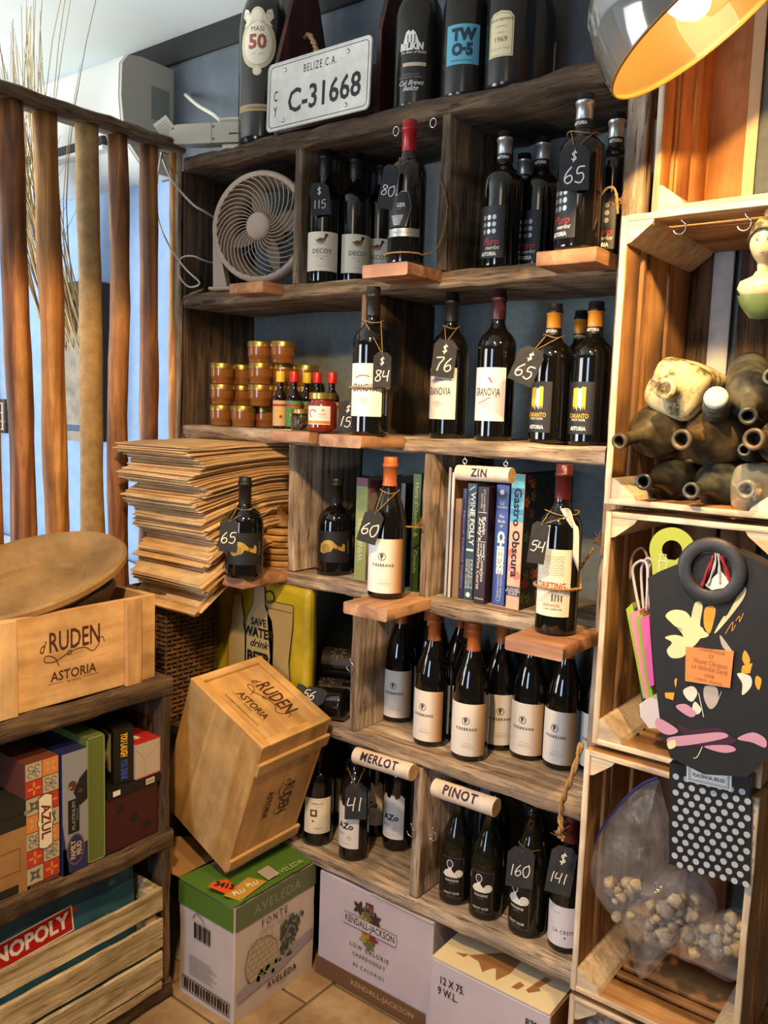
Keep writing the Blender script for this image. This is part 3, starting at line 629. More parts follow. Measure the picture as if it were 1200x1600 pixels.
# ================================================================== tags, twine, signs
TWINE = mottled('jute_twine', '#7d5c34', '#b8925c', 400, .9, bump=.3)
TWINEW = P('white_cord', '#d8cfbd', .9)
SLATE = mottled('chalkboard_slate', '#26282b', '#34363a', 60, .85)
def rope_pts(a, b, sag=.0, n=10, wob=.002, sd=0):
    a = Vector(a); b = Vector(b); return [a.lerp(b, i/n)+Vector((0, 0, -sag*4*(i/n)*(1-i/n)))+(noise.noise_vector(Vector((i*.9, sd, 0)))*wob if 0 < i < n else Vector()) for i in range(n+1)]
def twist(g, pts, r, turns=26, M=None):
    """two-strand twisted rope along pts"""
    q = smooth_pts([tuple(p) for p in pts], 5)
    for s in (0, math.pi):
        out = []; nrm = None; L = len(q)
        for i, p in enumerate(q):
            t = (q[min(i+1, L-1)]-q[max(i-1, 0)]).normalized()
            if nrm is None: nrm = t.cross(Vector((.3, .5, .8))).normalized()
            nrm = (nrm-t*nrm.dot(t)).normalized(); bn = t.cross(nrm); a = s+turns*2*math.pi*i/L
            out.append(p+(nrm*math.cos(a)+bn*math.sin(a))*r*.55)
        g.tube(out, r*.62, 6)
    return g
def cam_basis(p, rot=0, yaw=0):
    n = (CAM-Vector(p)).normalized(); n = Matrix.Rotation(yaw, 3, 'Z') @ n; n.z *= .3; n.normalize()
    x = Vector((0, 0, 1)).cross(n).normalized(); y = n.cross(x); c, s = math.cos(rot), math.sin(rot)
    return basis(p, x*c+y*s, -x*s+y*c)
def price_tag(txt, px, py, w, wpx, hpx, neck, label, rot=0, dollar=True, nr=.0175, yaw=0, clip=True):
    """tag centred at pixel (px, py) at depth w; neck = (x, y, z) centre of the bottle neck its twine loops round"""
    zt = neck[2]
    for _ in range(20): zt += (proj((neck[0], neck[1], zt))[1]-py)*w/F
    w = proj((neck[0], neck[1], zt))[2]-(.052 if nr > .015 else .02)
    p = dep(px, py, w); W = wpx*w/F; H = hpx*w/F; M = cam_basis(p, rot, yaw)
    e = empty('price_tag', p, label=label, cat='tag', group='chalk price tags'); k = W*.24 if clip else W*.05
    pl = [(-W/2, -H/2), (W/2, -H/2), (W/2, H/2-k), (W/2-k, H/2), (-W/2+k, H/2), (-W/2, H/2-k)]
    L = Matrix.Translation(-p) @ M
    G().prism(pl, -.0012, .0008, M=L).build('board', SLATE, e)
    a = Art(); hh = H*.36 if dollar else H*.42
    if dollar: hand(a, '$', .02*W, H*.25, H*.22, CHALK, w=.12)
    hh = min(hh, W*.82/(len(txt)*.66)); hand(a, txt, W*.02, -H*.16 if dollar else -H*.08, hh, CHALK, w=.085, gap=.68); o = a.flat('price', L @ Matrix.Translation((0, 0, .0010)), e)
    g = G(); N = Vector(neck)-p; hole = L @ Vector((0, H/2-k*.6, .001))
    ring = [N+Vector((nr*math.cos(t), nr*math.sin(t), .004*math.sin(t*2))) for t in [2*math.pi*i/18 for i in range(18)]]
    g.tube(ring, .0010, 6, closed=True)
    tc = (CAM-Vector(neck)); tc.z = 0; tc.normalize(); sd = Vector((-tc.y, tc.x, 0))
    for s in (-1, 1):
        A = N+tc*nr*.75+sd*s*nr*.75; B = hole; mid = (A+B)/2+tc*.004
        g.tube(smooth_pts([tuple(A), tuple(mid), tuple(B)], 4), .0009, 6)
    g.build('twine', TWINE, e, smooth=True)
    return e
def bneck(pos, H, f): return (pos[0], pos[1], pos[2]+H*f)
B_ = {}
for o in C.objects:
    if o.parent is None and o.get('category') == 'bottle': B_[o['label'][:60]] = o
def find(s): return [o for k, o in B_.items() if s in k][0].location
q = find('duck-label bottle in front'); price_tag('115', 500, 311, 2.10, 30, 48, bneck(q, .33, .66), 'black tag reading 115 over the duck label', .12, nr=.022)
q = find('red-capsule'); price_tag('80', 607, 292, 1.80, 25, 66, bneck(q, .305, .73), 'black tag reading 80 on the red-capsule bottle', -.16, dollar=False, nr=.021)
q = find('silver-dot bottle with the 65'); price_tag('65', 897, 262, 1.555, 46, 68, bneck(q, .29, .74), 'black tag reading 65 on the silver-dot bottle lit by the lamp', .04, nr=.03)
q = find('white-label bottle with the 84'); price_tag('84', 597, 578, 1.84, 28, 54, bneck(q, .326, .77), 'black tag reading 84 at the right of the white label', .0, nr=.024)
q = find('white-label bottle with the 76'); price_tag('76', 694, 560, 1.90, 36, 58, bneck(q, .326, .77), 'black tag reading 76 with dollar sign', -.08, nr=.02)
q = find('orange-collared bottle behind'); price_tag('65', 823, 571, 1.74, 40, 58, bneck(q, .29, .77), 'black tag reading 65 before the orange-collared bottle', -.38, nr=.022)
q = find('squat black bottle with the 65'); price_tag('65', 357, 836, 2.05, 28, 52, bneck(q, .248, .70), 'black tag reading 65 on the squat bottle by the envelopes', -.05, dollar=False, nr=.026)
q = find('copper-capped bottle with the 60'); price_tag('60', 579, 823, 1.80, 31, 52, bneck(q, .32, .76), 'black tag reading 60 on the single copper-capped bottle', -.28, dollar=False, nr=.022)
q = find('red screw-cap'); price_tag('54', 841, 848, 1.62, 27, 66, bneck(q, .331, .72), 'black tag reading 54 on the red screw-cap bottle', -.1, dollar=False, nr=.033)
q = find('torn-edge white-label bottle with'); price_tag('41', 556, 1252, 2.02, 34, 56, bneck(q, .317, .73), 'black tag reading 41 over the torn-edge label', .0, dollar=False, nr=.022)
q = find('larger dark pinot'); price_tag('160', 813, 1355, 1.89, 42, 62, bneck(q, .29, .70), 'black tag reading 160 on the larger dark pinot bottle', -.03, dollar=False, nr=.028)
q = find('white-label bottle wearing'); price_tag('141', 877, 1360, 1.87, 40, 74, bneck(q, .312, .70), 'black tag reading 141 above the plain white label', -.12, nr=.024)
e = price_tag('15', 542, 651, 1.97, 26, 50, (-1.235, -.045, Z3+.075), 'black tag reading 15 leaning by the honey jar', -.15, nr=.012)
# --- twine loops that tie display bottles to the shelf
def rope(label, pts, r=.0028, ravel=None):
    g = G(); twist(g, pts, r)
    if ravel:
        rd = random.Random(4); p = Vector(ravel)
        for i in range(14): g.tube([p, p+Vector((rd.uniform(-.012, .012), rd.uniform(-.01, .01), rd.uniform(-.004, .012)))*1.0, p+Vector((rd.uniform(-.02, .02), rd.uniform(-.015, .015), rd.uniform(-.01, .03)))], .0004, 4)
    o = g.build('twine_rope', TWINE, smooth=True); return tag(o, label, 'rope', 'jute ties holding the display bottles')
def loop(q, z, R, a0=-60, a1=230, n=12):
    f = face(q)-math.pi/2
    return [(q[0]+(R+.004)*math.cos(f+math.radians(a)), q[1]+(R+.004)*math.sin(f+math.radians(a)), z) for a in [a0+(a1-a0)*i/n for i in range(n+1)]]
q = find('red screw-cap'); rope('jute rope round the red screw-cap bottle, rising to the right post', loop(q, q.z+.093, .0415, -150, 75)+[(-.70, -.04, 1.20), (-.68, -.045, 1.235), (-.672, -.04, 1.25)], .0033, (-.668, -.045, 1.26))
q = find('copper-capped bottle with the 60'); rope('jute rope from the 60 bottle to the divider', loop(q, q.z+.165, .031, -60, 60)+[(-1.11, -.015, 1.24), (-1.105, -.006, 1.238)], .0026, (-1.112, -.012, 1.242))
q = find('white-label bottle with the 84'); rope('jute rope looping the 84 bottle and the honey jar', loop(q, q.z+.105, .0425, 60, -160)+[(-1.27, -.06, 1.535), (-1.30, -.05, 1.515)], .0026, (-1.262, -.05, 1.543))
q = find('red-capsule'); rope('jute rope hanging behind and round the base of the red-capsule bottle', loop(q, q.z+.024, .041, -170, 60)+[(-1.085, -.02, 1.86), (-1.075, -.005, 1.93), (-1.085, .0, 1.98), (-1.105, -.02, 2.04)], .002)
q = find('silver-dot bottle with the 65'); rope('jute rope from the lamp-lit 65 bottle to a screw in the post', [(q.x+.042, q.y, q.z+.10), (q.x+.06, q.y-.01, q.z+.11), (-.668, -.055, 1.92), (-.664, -.047, 1.88)], .003, (-.664, -.047, 1.895))
q = find('squat black bottle with the 65'); rope('jute tie round the shoulder of the squat bottle by the envelopes', loop(q, q.z+.150, .036, -120, 80)+[(-1.50, -.10, 1.25), (-1.49, -.08, 1.26)], .0022)
rope('frayed jute rope knotted at the right end of the fourth shelf', [(-.665, -.06, .86), (-.672, -.075, .80), (-.690, -.07, .745), (-.700, -.06, .70), (-.695, -.065, .67), (-.705, -.055, .655), (-.69, -.06, .65)], .006, (-.70, -.06, .655))
g = G()
for i in range(9): g.tube(smooth_pts([(-.722, -.095, 1.325), (-.70+i*.0008, -.10, 1.325-.004*i), (-.690+i*.0012, -.10, 1.29), (-.688+i*.0015, -.10, 1.235-.003*i)], 4), .0009, 5)
tag(g.build('twine_tassel', TWINEW, smooth=True), 'white cotton tassel hanging beside the red screw-cap bottle', 'tassel')
# --- round log signs on eye hooks
BIRCH = mottled('peeled_branch', '#cbb8a0', '#e2d5c4', 25, .7, bump=.2); LOGEND = mottled('log_end_grain', '#a5845c', '#c7a77c', 60, .8)
def log_sign(word, p0, p1, r, zhook, label, tilt=0):
    p0 = Vector(p0); p1 = Vector(p1); ax = (p1-p0); L = ax.length; mid = (p0+p1)/2
    e = empty('log_sign', mid, label=label, cat='sign', group='log signs naming the grape'); X = ax.normalized(); n = (CAM-mid); n = (n-X*n.dot(X)).normalized(); up = n.cross(X); M = Matrix((X, up, n)).transposed().to_4x4()
    g = G(); k = 16
    ring = [(-L/2+L*i/10) for i in range(11)]; vs = []; fs = []; 
    for i, x in enumerate(ring):
        for j in range(k):
            a = 2*math.pi*j/k; rr = r*(1+.05*noise.noise(Vector((x*30, j*.4, 1)))); vs.append((x, rr*math.cos(a), rr*math.sin(a)))
    for i in range(10):
        for j in range(k): a = i*k+j; b = i*k+(j+1) % k; fs.append((a, a+k, b+k, b))
    g.add(vs, fs, 0, M); g.add(vs[:k], [tuple(range(k))], 1, M); g.add(vs[-k:], [tuple(range(k))[::-1]], 1, M)
    g.build('log', [BIRCH, LOGEND], e, auto=50)
    a = Art(); a.text(word, -.004, .001, r*1.0, P('marker_purple', '#2a1a3a', .6), sx=.95, bold=.025, sp=1.15)
    a.slice(1, .003)
    out = [M @ Vector((x, math.sin(y/r)*(r*1.085), math.cos(y/r)*(r*1.085))) for x, y, z in a.v]; mesh('word', out, a.f, a.inks, e, False, a.m)
    for s in (-1, 1):
        hx = mid+X*L*.38*s; g = G(); top = Vector((0, 0, zhook-hx.z)); b = X*L*.38*s+Vector((0, 0, r*.9))
        t = X*L*.38*s+top
        g.tube([b, (b+t)/2-Vector((0, 0, .002))], .0011, 6); g.tube([t, t-Vector((0, 0, (t-b).z*.3))], .0011, 6)
        c = (b+t)/2; rr = max(.0035, (t-b).z*.28)
        g.tube([c+Vector((rr*math.cos(q), 0, rr*math.sin(q))) for q in [2*math.pi*i/12 for i in range(12)]], .0010, 6, closed=True)
        g.build('eye_hook', STEEL, e, smooth=True)
    return e
log_sign('ZIN', onY(716, 738, -.03), onY(800, 743, -.03), .0165, ZS[2]-TH, 'log sign reading ZIN above the cookbooks')
log_sign('MERLOT', onY(557, 1180, -.03), onY(646, 1207, -.03), .020, ZS[4]-TH, 'log sign reading MERLOT above the torn-edge labels')
log_sign('PINOT', onY(680, 1230, -.03), onY(776, 1262, -.03), .0205, ZS[4]-TH, 'log sign reading PINOT above the masked-figure bottles')
def jhook(p, label, flip=1, s=.011):
    p = Vector(p); g = G(); pts = [p+Vector((flip*s*1.2*0, 0, s*1.2))]+[p+Vector((flip*s*math.cos(a), -.004, s*math.sin(a))) for a in [math.radians(x) for x in range(60, -190, -25)]]
    pts = [p+Vector((flip*s*math.cos(a), 0, s*math.sin(a))) for a in [math.radians(x) for x in range(190, 371, 20)]]+[p+Vector((flip*s*1.0, 0, s*.5)), p+Vector((flip*s*.2, .0, s*1.2)), p+Vector((0, 0, s*2.0))]
    g.tube(smooth_pts([tuple(v) for v in pts], 2), .0014, 6); return tag(g.build('screw_hook', STEEL, smooth=True), label, 'hook', 'bare screw hooks')
jhook(onY(676, 1306, .02), 'steel screw hook on the divider left of the masked-figure bottles'); jhook(onY(642, 1300, -.004), 'steel screw hook on the divider right of the torn-edge labels')
jhook(onY(547, 1042, -.004), 'steel screw hook beside the lying bottles'); jhook(onY(1062, 356, -.07), 'steel screw hook under the lamp-lit crate, left one'); jhook(onY(1163, 350, -.07), 'steel screw hook under the lamp-lit crate, by the figurine')
for x, y in ((619, 205), (677, 192)):
    c = onY(x, y, -.003); g = G(); g.tube([c+Vector((.008*math.cos(t), 0, .010*math.sin(t))) for t in [2*math.pi*i/14 for i in range(14)]], .0013, 6, closed=True); tag(g.build('eye_hook', STEEL, smooth=True), 'small screw eye under the top board, %s' % ('left one by the red capsule' if x == 619 else 'right one by the divider'), 'hook', 'screw eyes under the top board')
# ================================================================== top board: plate, caddy, power strip
def rrect(x0, y0, x1, y1, r, n=5):
    out = []
    for cx, cy, a in ((x1-r, y1-r, 0), (x0+r, y1-r, 90), (x0+r, y0+r, 180), (x1-r, y0+r, 270)):
        out += [(cx+r*math.cos(math.radians(a+90*i/n)), cy+r*math.sin(math.radians(a+90*i/n))) for i in range(n+1)]
    return out
pc = Vector((-1.458, -.016, 2.188)); e = empty('license_plate', pc, label='white number plate C-31668 leaning on the top board', cat='number plate'); M = basis((0, 0, 0), (1, 0, 0), (0, .03, 1))
W, H = .333, .164
PLW = mottled('plate_white', '#cfcabb', '#e4e0d4', 18, .4); G().prism(rrect(-W/2, 0, W/2, H, .014), -.0015, .001, M=M).build('plate', PLW, e)
g = G()
g.tube([M @ Vector((x, y, .001)) for x, y in rrect(-W/2+.002, .002, W/2-.002, H-.002, .013)], .0018, 6, closed=True); g.build('rolled_rim', PLW, e, smooth=True)
a = Art(); a.stroke(rrect(-W/2+.009, .009, W/2-.009, H-.009, .011)+[rrect(-W/2+.009, .009, W/2-.009, H-.009, .011)[0]], .0016, INK, sm=0)
a.text('BELIZE C.A.', .008, H-.033, .019, INK, sx=.62, bold=.005, sp=1.3); a.text('C-31668', .022, .060, .056, INK, bold=.018, w=.232); a.text('C', -W/2+.030, .082, .026, INK, sx=.55, bold=.01); a.text('Y', -W/2+.030, .045, .024, INK, sx=.55, bold=.01)
a.flat('characters', M @ Matrix.Translation((0, 0, .0012)), e)
for x in (-W/2+.058, W/2-.072):
    for y in (.022, H-.022): G().lathe([(.0, .0028), (.003, .0025), (.0055, .0012), (.006, 0)], 12, M=M @ Matrix.Translation((x, y, .001)), cap=False).build('screw', STEEL, e, smooth=True)
# dark red bottle caddy behind the plate
CAD = wood('dark_red_caddy', '#1d0a06', '#3d150d', '#56241a', 'Z', .8, .5, .1)
e = empty('bottle_carrier', (-1.45, .15, ZS[0]+.001), label='dark red wooden bottle carrier with rope handle behind the number plate', cat='carrier')
for i, x in enumerate((-1.66, -1.325)):
    g = G(); pl = [(.045, 0), (.25, 0), (.25, .20), (.185, .42), (.11, .42), (.045, .20)]
    g.add([(x+.45+1.0+t-1.0, y-.15, z) for t in (0, .014) for y, z in pl], [tuple(range(6)), tuple(range(6, 12))[::-1]]+[((k+1) % 6, k, k+6, (k+1) % 6+6) for k in range(6)])
    g.v = [Vector((v.x-.45+1.45, v.y, v.z)) for v in g.v]; g.build('end_panel', CAD, e)
for y in (.047, .238): G().box((-.196, y-.15, .02), (.125, y-.15+.010, .13), .002).build('side_board', CAD, e)
g = G(); twist(g, [(-.225, .0, .29), (-.205, -.005, .29), (-.16, -.03, .28), (-.12, -.05, .235), (-.10, -.06, .20)], .0075, 14); g.build('rope_handle', TWINE, e, smooth=True)
# power strip on the end of the top board
BEIGE = P('warm_white_plastic', '#c9c0ae', .45); BEIGE2 = P('aged_white_plastic', '#b8ae9a', .5)
pp = Vector((-1.86, .02, 2.232)); e = empty('power_strip', pp, rz=.42, label='beige power strip lying on the left end of the top board', cat='power strip')
G().prism(rrect(-.125, -.026, .11, .026, .024, 6), -.020, .020, M=Matrix.Rotation(math.pi/2, 4, 'X')).build('body', BEIGE2, e, auto=40)
a = Art()
for x in (-.115, .005, .10): 
    for y in (-.016, .016): a.disc(x, y, .003, INK, n=8)
a.rect(-.001, -.028, .0, .028, INK); a.rect(.05, -.006, .075, -.002, INK); a.flat('screws', basis((0, -.0205, 0), (1, 0, 0), (0, 0, 1)), e)
G().box((.02, -.018, .028), (.085, .018, .040), .006).build('plug', BEIGE, e, auto=40); G().box((.03, -.018, -.046), (.08, .018, -.029), .004).build('foot', BEIGE, e, auto=40)
def cable(label, pts, r, m, cat='cable'): return tag(G().tube(smooth_pts(pts, 6), r, 8).build('cable', m, smooth=True), label, cat, 'loose cables at the left end of the unit')
def PX(*l): return [tuple(onY(x, y, Y)) for x, y, Y in l]
cable('white flat cable from the wall down to the power strip', PX((290, 148, .26), (310, 165, .2), (335, 180, .12), (350, 195, .06)), .006, BEIGE)
cable('beige cord from the power strip hanging down to the fan', PX((272, 200, .0), (256, 205, -.02), (250, 232, -.03), (268, 280, -.03), (300, 318, -.03), (322, 332, .0), (350, 350, .10)), .0032, BEIGE2)
cable('thin beige cord looping down beside the fan', PX((258, 210, -.03), (246, 280, -.04), (247, 340, -.04), (265, 385, -.04), (290, 420, -.03), (312, 442, -.02), (295, 448, -.02), (280, 430, -.02), (282, 405, -.02), (300, 400, -.02), (322, 408, .02), (350, 415, .10)), .0025, BEIGE)
cable('black cord behind the last fence stick', PX((282, 300, .03), (268, 340, .03), (272, 385, .03), (305, 440, .03)), .004, BLK)
cable('grey cord running down the left post', PX((318, 452, .0), (295, 462, -.02), (284, 480, -.02), (283, 560, -.02), (281, 640, -.02), (279, 690, -.02)), .0035, BARN[2])
p = onY(262, 205, -.045); e = empty('paper_tag', p, label='printed paper tag hanging from the power strip', cat='tag'); M = cam_basis((0, 0, 0), 0); M = Matrix.Rotation(.7, 4, (CAM-p).normalized()) @ cam_basis(p).to_3x3().to_4x4()
G().prism([(-.022, -.035), (.022, -.035), (.022, .035), (-.022, .035)], -.0005, .0005, M=M).build('paper', BEIGE, e); a = Art()
for i in range(9): a.rect(-.016, -.028+i*.0065, .016, -.0265+i*.0065, GREYI)
a.flat('print', M @ Matrix.Translation((0, 0, .0008)), e)
# ================================================================== fan
fp = Vector((-1.700, .045, 1.977)); FZ = face(fp, -30); e = empty('table_fan', fp, rz=FZ, label='round beige desk fan with swirled grille in the top left bay', cat='fan')
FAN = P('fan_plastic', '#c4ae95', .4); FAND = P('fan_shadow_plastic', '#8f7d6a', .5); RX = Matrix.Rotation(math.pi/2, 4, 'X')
R = .145
G().lathe([(R-.016, .015), (R-.004, .018), (R, .008), (R, -.02), (R-.012, -.05), (R-.03, -.075), (R-.034, -.072), (R-.018, -.045), (R-.008, -.015), (R-.016, .015)], 48, M=RX, cap=False).build('rim', FAN, e, smooth=True)
g = G()
for i in range(34):
    a0 = 2*math.pi*i/34; pts = []
    for j in range(9):
        t = j/8; r = .034+(R-.048)*t; a = a0+1.05*t**1.2; pts.append((r*math.cos(a), -.016-.010*math.sin(math.pi*t), r*math.sin(a)))
    w = G().tube(pts, .0014, 5); w.build('grille_rib', FAN, e, smooth=True)
G().lathe([(.0, .028), (.030, .026), (.0355, .020), (.0355, .010), (0, .010)], 32, M=RX, cap=False).build('hub_cap', FAN, e, smooth=True)
for i in range(4):
    gg = G(); a0 = i*math.pi/2+.3; vs = []
    for j in range(7):
        t = j/6; r = .03+.085*t; w = .02+.028*math.sin(math.pi*min(1, t*.9+.1)); vs += [(r*math.cos(a0+w/r*.5), .022, r*math.sin(a0+w/r*.5)), (r*math.cos(a0-w/r*.5), .038, r*math.sin(a0-w/r*.5))]
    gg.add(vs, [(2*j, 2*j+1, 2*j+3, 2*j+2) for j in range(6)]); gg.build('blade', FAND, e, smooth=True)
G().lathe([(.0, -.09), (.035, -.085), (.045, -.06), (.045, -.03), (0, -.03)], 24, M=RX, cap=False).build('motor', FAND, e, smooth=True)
g = G()
for i in range(12): a0 = 2*math.pi*i/12; g.tube([(.04*math.cos(a0), .06, .04*math.sin(a0)), ((R-.03)*math.cos(a0), .07, (R-.03)*math.sin(a0))], .002, 5)
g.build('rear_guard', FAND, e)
for s in (-1, 1):
    g = G(); zb = -.163; g.prism([(s*R-.004, 0), (s*R+.004, 0), (s*R*.90+.016, zb), (s*R*.90-.030, zb), (s*R*.93-.02, zb+.06)] if s > 0 else [(s*R-.004, 0), (s*R*.9-.016, zb), (s*R*.90+.030, zb), (s*R*.93+.02, zb+.06), (s*R+.004, 0)], -.02, .004, M=RX); g.build('stand_arm', FAN, e, auto=40)
G().box((-.145, -.03, -.1635), (.145, .055, -.155), .003).build('base', FAN, e, auto=40)
# ================================================================== jars and sauces on the third shelf
GOLD = P('brass_lid', '#b3934a', .3, .8); CARAM = P('caramel_sauce', '#84501f', .25, Coat_Weight=.8, Coat_Roughness=.05); HONEY = P('red_jam', '#8a2a14', .12, Coat_Weight=1.0, Coat_Roughness=.03, Transmission_Weight=.25)
CLEAR = P('clear_glass', '#e8efe8', .03, Transmission_Weight=1.0, IOR=1.45)
def jar(pos, R=.0335, H=.058, label='', fill=CARAM, group=None, proto=[]):
    if proto: e = copy_tree(proto[0])
    else:
        e = empty('sauce_jar'); G().lathe([(R*.80, 0), (R*.86, .001), (R*.88, .004), (R*.90, .016), (R*.96, .018), (R*.98, .024), (R*.98, H-.012), (R*.97, H-.009)], 26).build('jar_body', fill, e, smooth=True)
        G().lathe([(R*.99, H-.016), (R*1.02, H-.015), (R*1.02, H-.003), (R*.98, H), (R*.9, H), (R*.86, H-.001)], 28).build('lid', GOLD, e, auto=40)
        proto.append(e)
    e.location = pos; e.rotation_euler = (0, 0, random.random()*6); tag(e, label, 'jar', group); return e
GJ = 'gold-lidded caramel jars stacked at the left of the third shelf'
jz = [Z3, Z3+.0585, Z3+.117, Z3+.1755]
def jx(px, Y): return at(px, Y, Z3).x
for (px, Y, lv, l) in ((346, .045, 0, 'bottom jar at the left end of the stack'), (380, .035, 0, 'bottom jar, second from the left and furthest forward'), (413, .10, 0, 'bottom jar, third from the left'), (346, .05, 1, 'middle-layer jar at the left end'), (377, .125, 1, 'middle-layer jar half hidden in the centre'), (406, .06, 1, 'middle-layer jar at the right'), (346, .05, 2, 'upper jar at the left end'), (377, .125, 2, 'upper jar in the centre, set back'), (406, .06, 2, 'upper jar at the right'), (404, .07, 3, 'topmost jar, left one of the upper two'), (440, .085, 3, 'topmost jar, right one of the upper two'), (442, .11, 2, 'upper jar behind the yellow-capped sauce'), (442, .11, 1, 'middle-layer jar behind the yellow-capped sauce'), (443, .155, 0, 'bottom jar behind the yellow-capped sauce'), (477, .20, 0, 'bottom jar behind the green-label sauce'), (477, .16, 1, 'middle-layer jar behind the green-label sauce'), (477, .16, 2, 'upper jar behind the green-label sauce')):
    p = at(px, Y, jz[lv]); p = Vector((jx(px, Y), Y, jz[lv])); jar(p, label='gold-lidded caramel jar: '+l, group=GJ)
SAUCE = P('sauce_glass', '#1a0c08', .08, Coat_Weight=.5)
def sauce(px, Y, cap, lab, label, H=.150, R=.021):
    p = at(px, Y, Z3); e = empty('sauce_bottle', p, rz=face(p), label=label, cat='bottle', group='small hot sauce bottles'); pr_ = [(0, 0), (R*.92, 0), (R, .004), (R, H*.55), (R*.9, H*.61), (R*.45, H*.70), (.0085, H*.76), (.0085, H*.84)]
    G().lathe(pr_, 22, cap=False).build('glass', SAUCE, e, smooth=True); G().lathe([(.010, H*.82), (.012, H*.83), (.012, H), (.011, H+.002), (0.0005, H+.002)], 18, cap=False).build('cap', cap, e, auto=40)
    d = Art(); d.rect(-R*1.1, .008, R*1.1, H*.5, lab, .0004, 12, 2); l = d.bend('label', R, 0, e)
    d = Art(); d.rect(-R*1.1, H*.40, R*1.1, H*.44, REDI, nx=8); d.disc(0, H*.25, R*.4, YEL if lab is not YEL else ORG); d.disc(.002, H*.22, R*.2, REDI, z=.0004); d.bend('print', R+.0007, 0, l); return e
GRN = P('green_label_paper', '#4f8a4a', .6); TANP = P('tan_label_paper', '#cfae7c', .65); REDC = P('red_cap', '#c4221c', .35); YELC = P('yellow_cap', '#e2c033', .35)
sauce(437, .045, YELC, TANP, 'small sauce bottle with yellow cap and tan label'); sauce(458, .04, REDC, GRN, 'small sauce bottle with red cap and green label')
sauce(494, .10, REDC, TANP, 'small sauce bottle with red cap behind the honey jar'); sauce(517, .10, REDC, TANP, 'small sauce bottle with red cap nearest the 84 bottle'); sauce(478, .11, YELC, GRN, 'small sauce bottle hidden between the red caps')
p = at(462, .0, Z3); p.y = .03; p = at(462, .028, Z3); e = empty('spice_jar', p+Vector((0, -.0, 0)), label='small clear jar of coarse spice with gold lid in front of the sauces', cat='jar')
p2 = at(461, -.0, Z3)
e.location = (p2.x+.004, .020, Z3)
G().lathe([(.0, .0), (.026, .0), (.028, .003), (.028, .040), (.025, .044)], 24, cap=False).build('jar_body', CLEAR, e, smooth=True)
gs = G(); rd = random.Random(2)
for i in range(160):
    a = rd.random()*6.28; r = .0245*math.sqrt(rd.random()); z = .004+rd.random()*.032; s = .0028; gs.box((r*math.cos(a)-s, r*math.sin(a)-s*.6, z-s*.5), (r*math.cos(a)+s, r*math.sin(a)+s*.6, z+s*.5))
gs.build('spice', mottled('dry_spice', '#6b5a3c', '#b09a70', 90, .9), e, kind='stuff'); G().lathe([(.027, .042), (.029, .043), (.029, .053), (.027, .055), (.0005, .055)], 24, cap=False).build('lid', GOLD, e, auto=40)
p = at(503, -.022, Z3); e = empty('honey_jar', (p.x, -.045, Z3+.001), rz=face(p), label='jar of red jam with gold lid and pale printed label on the ledge', cat='jar')
e.location = (at(503, -.045, Z3).x, -.045, Z3+.001)
G().lathe([(0, 0), (.030, 0), (.035, .004), (.036, .012), (.036, .062), (.033, .070), (.029, .075), (.029, .083)], 30, cap=False).build('jar_body', HONEY, e, smooth=True)
G().lathe([(.031, .078), (.033, .079), (.033, .092), (.031, .094), (.0005, .094)], 28, cap=False).build('lid', GOLD, e, auto=40)
d = Art(); d.rect(-.036*.85, .018, .036*.85, .062, PAPER, .0004, 20, 2); l = d.bend('label', .036, 0, e, -.3); d = Art(); d.ring(-.014, .044, .009, .003, P('coral_ink', '#d0605a', .6), a0=20, a1=250); d.disc(.012, .052, .003, ORG); d.text('HONEY', .012, .042, .004, REDI); d.text('raw & pure', .012, .036, .003, GREYI); d.rect(-.030, .020, .030, .027, ORG, nx=10); d.bend('print', .0367, 0, l, -.3)
# ================================================================== books
def book(xl, yb, xr, ytop, depth, spine, cover, label, draw=None, z=Z4, cdraw=None, group='books on the fourth shelf', y=None, cat='book'):
    p = onZ(xl, yb, z); Yf = p.y if y is None else y; a = onY(xl, yb, Yf).x; b = onY(xr, yb, Yf).x; H = hgt((a, Yf, z), ytop); D = min(depth, YB-.006-Yf)
    T = b-a-.0015; e = empty('book', (a, Yf, z), label=label, cat=cat, group=group)
    t = .0022
    g = G(); g.box((0, 0, 0), (T, t, H)); g.build('spine', spine, e)
    G().box((0, t, 0), (t, D, H)).build('back_cover', cover, e); G().box((T-t, t, 0), (T, D, H)).build('front_cover', cover, e)
    G().box((t, t, .004), (T-t, D-.004, H-.004)).build('pages', P('page_edges', '#ddd3bd', .8), e)
    if draw:
        d = Art(); draw(d, T, H); d.flat('spine_print', basis((T/2, -.0004, H/2), (1, 0, 0), (0, 0, 1)), e)
    if cdraw:
        d = Art(); cdraw(d, D, H); d.flat('cover_print', basis((T+.0004, D/2, H/2), (0, 1, 0), (0, 0, 1)), e)
    return e
def vtext(*rows):
    """rows: (text, offset across, centre up as fraction of H, length fraction of H, cap height fraction of T, material)"""
    def f(d, T, H):
        for (t, x, c, ln, hh, m) in rows: d.text(t, x*T, (c-.5)*H, hh*T, m, rot=-math.pi/2, w=ln*H, bold=.02)
    return f
NAVY = P('navy_cover', '#232a5c', .45); BLUEC = P('blue_cover', '#3a55a0', .45); MARC = P('maroon_cover', '#2e1420', .45); TEALC = P('slate_teal_cover', '#2b4a5c', .5); CYAN = P('cyan_cover', '#3fa0c8', .45)
OLIV = P('olive_cover', '#8d9a5c', .5); GRNC = P('green_cover', '#2f4d1e', .45); DKC = P('charcoal_cover', '#15120f', .4); TANC = P('tan_cover', '#8d7358', .6); CRMC = P('cream_cover', '#d8cdb8', .6); GRYC = mottled('grey_photo_cover', '#6a6260', '#a59a94', 14, .4)
MAGC = P('pale_magazine', '#aeb4c0', .4)
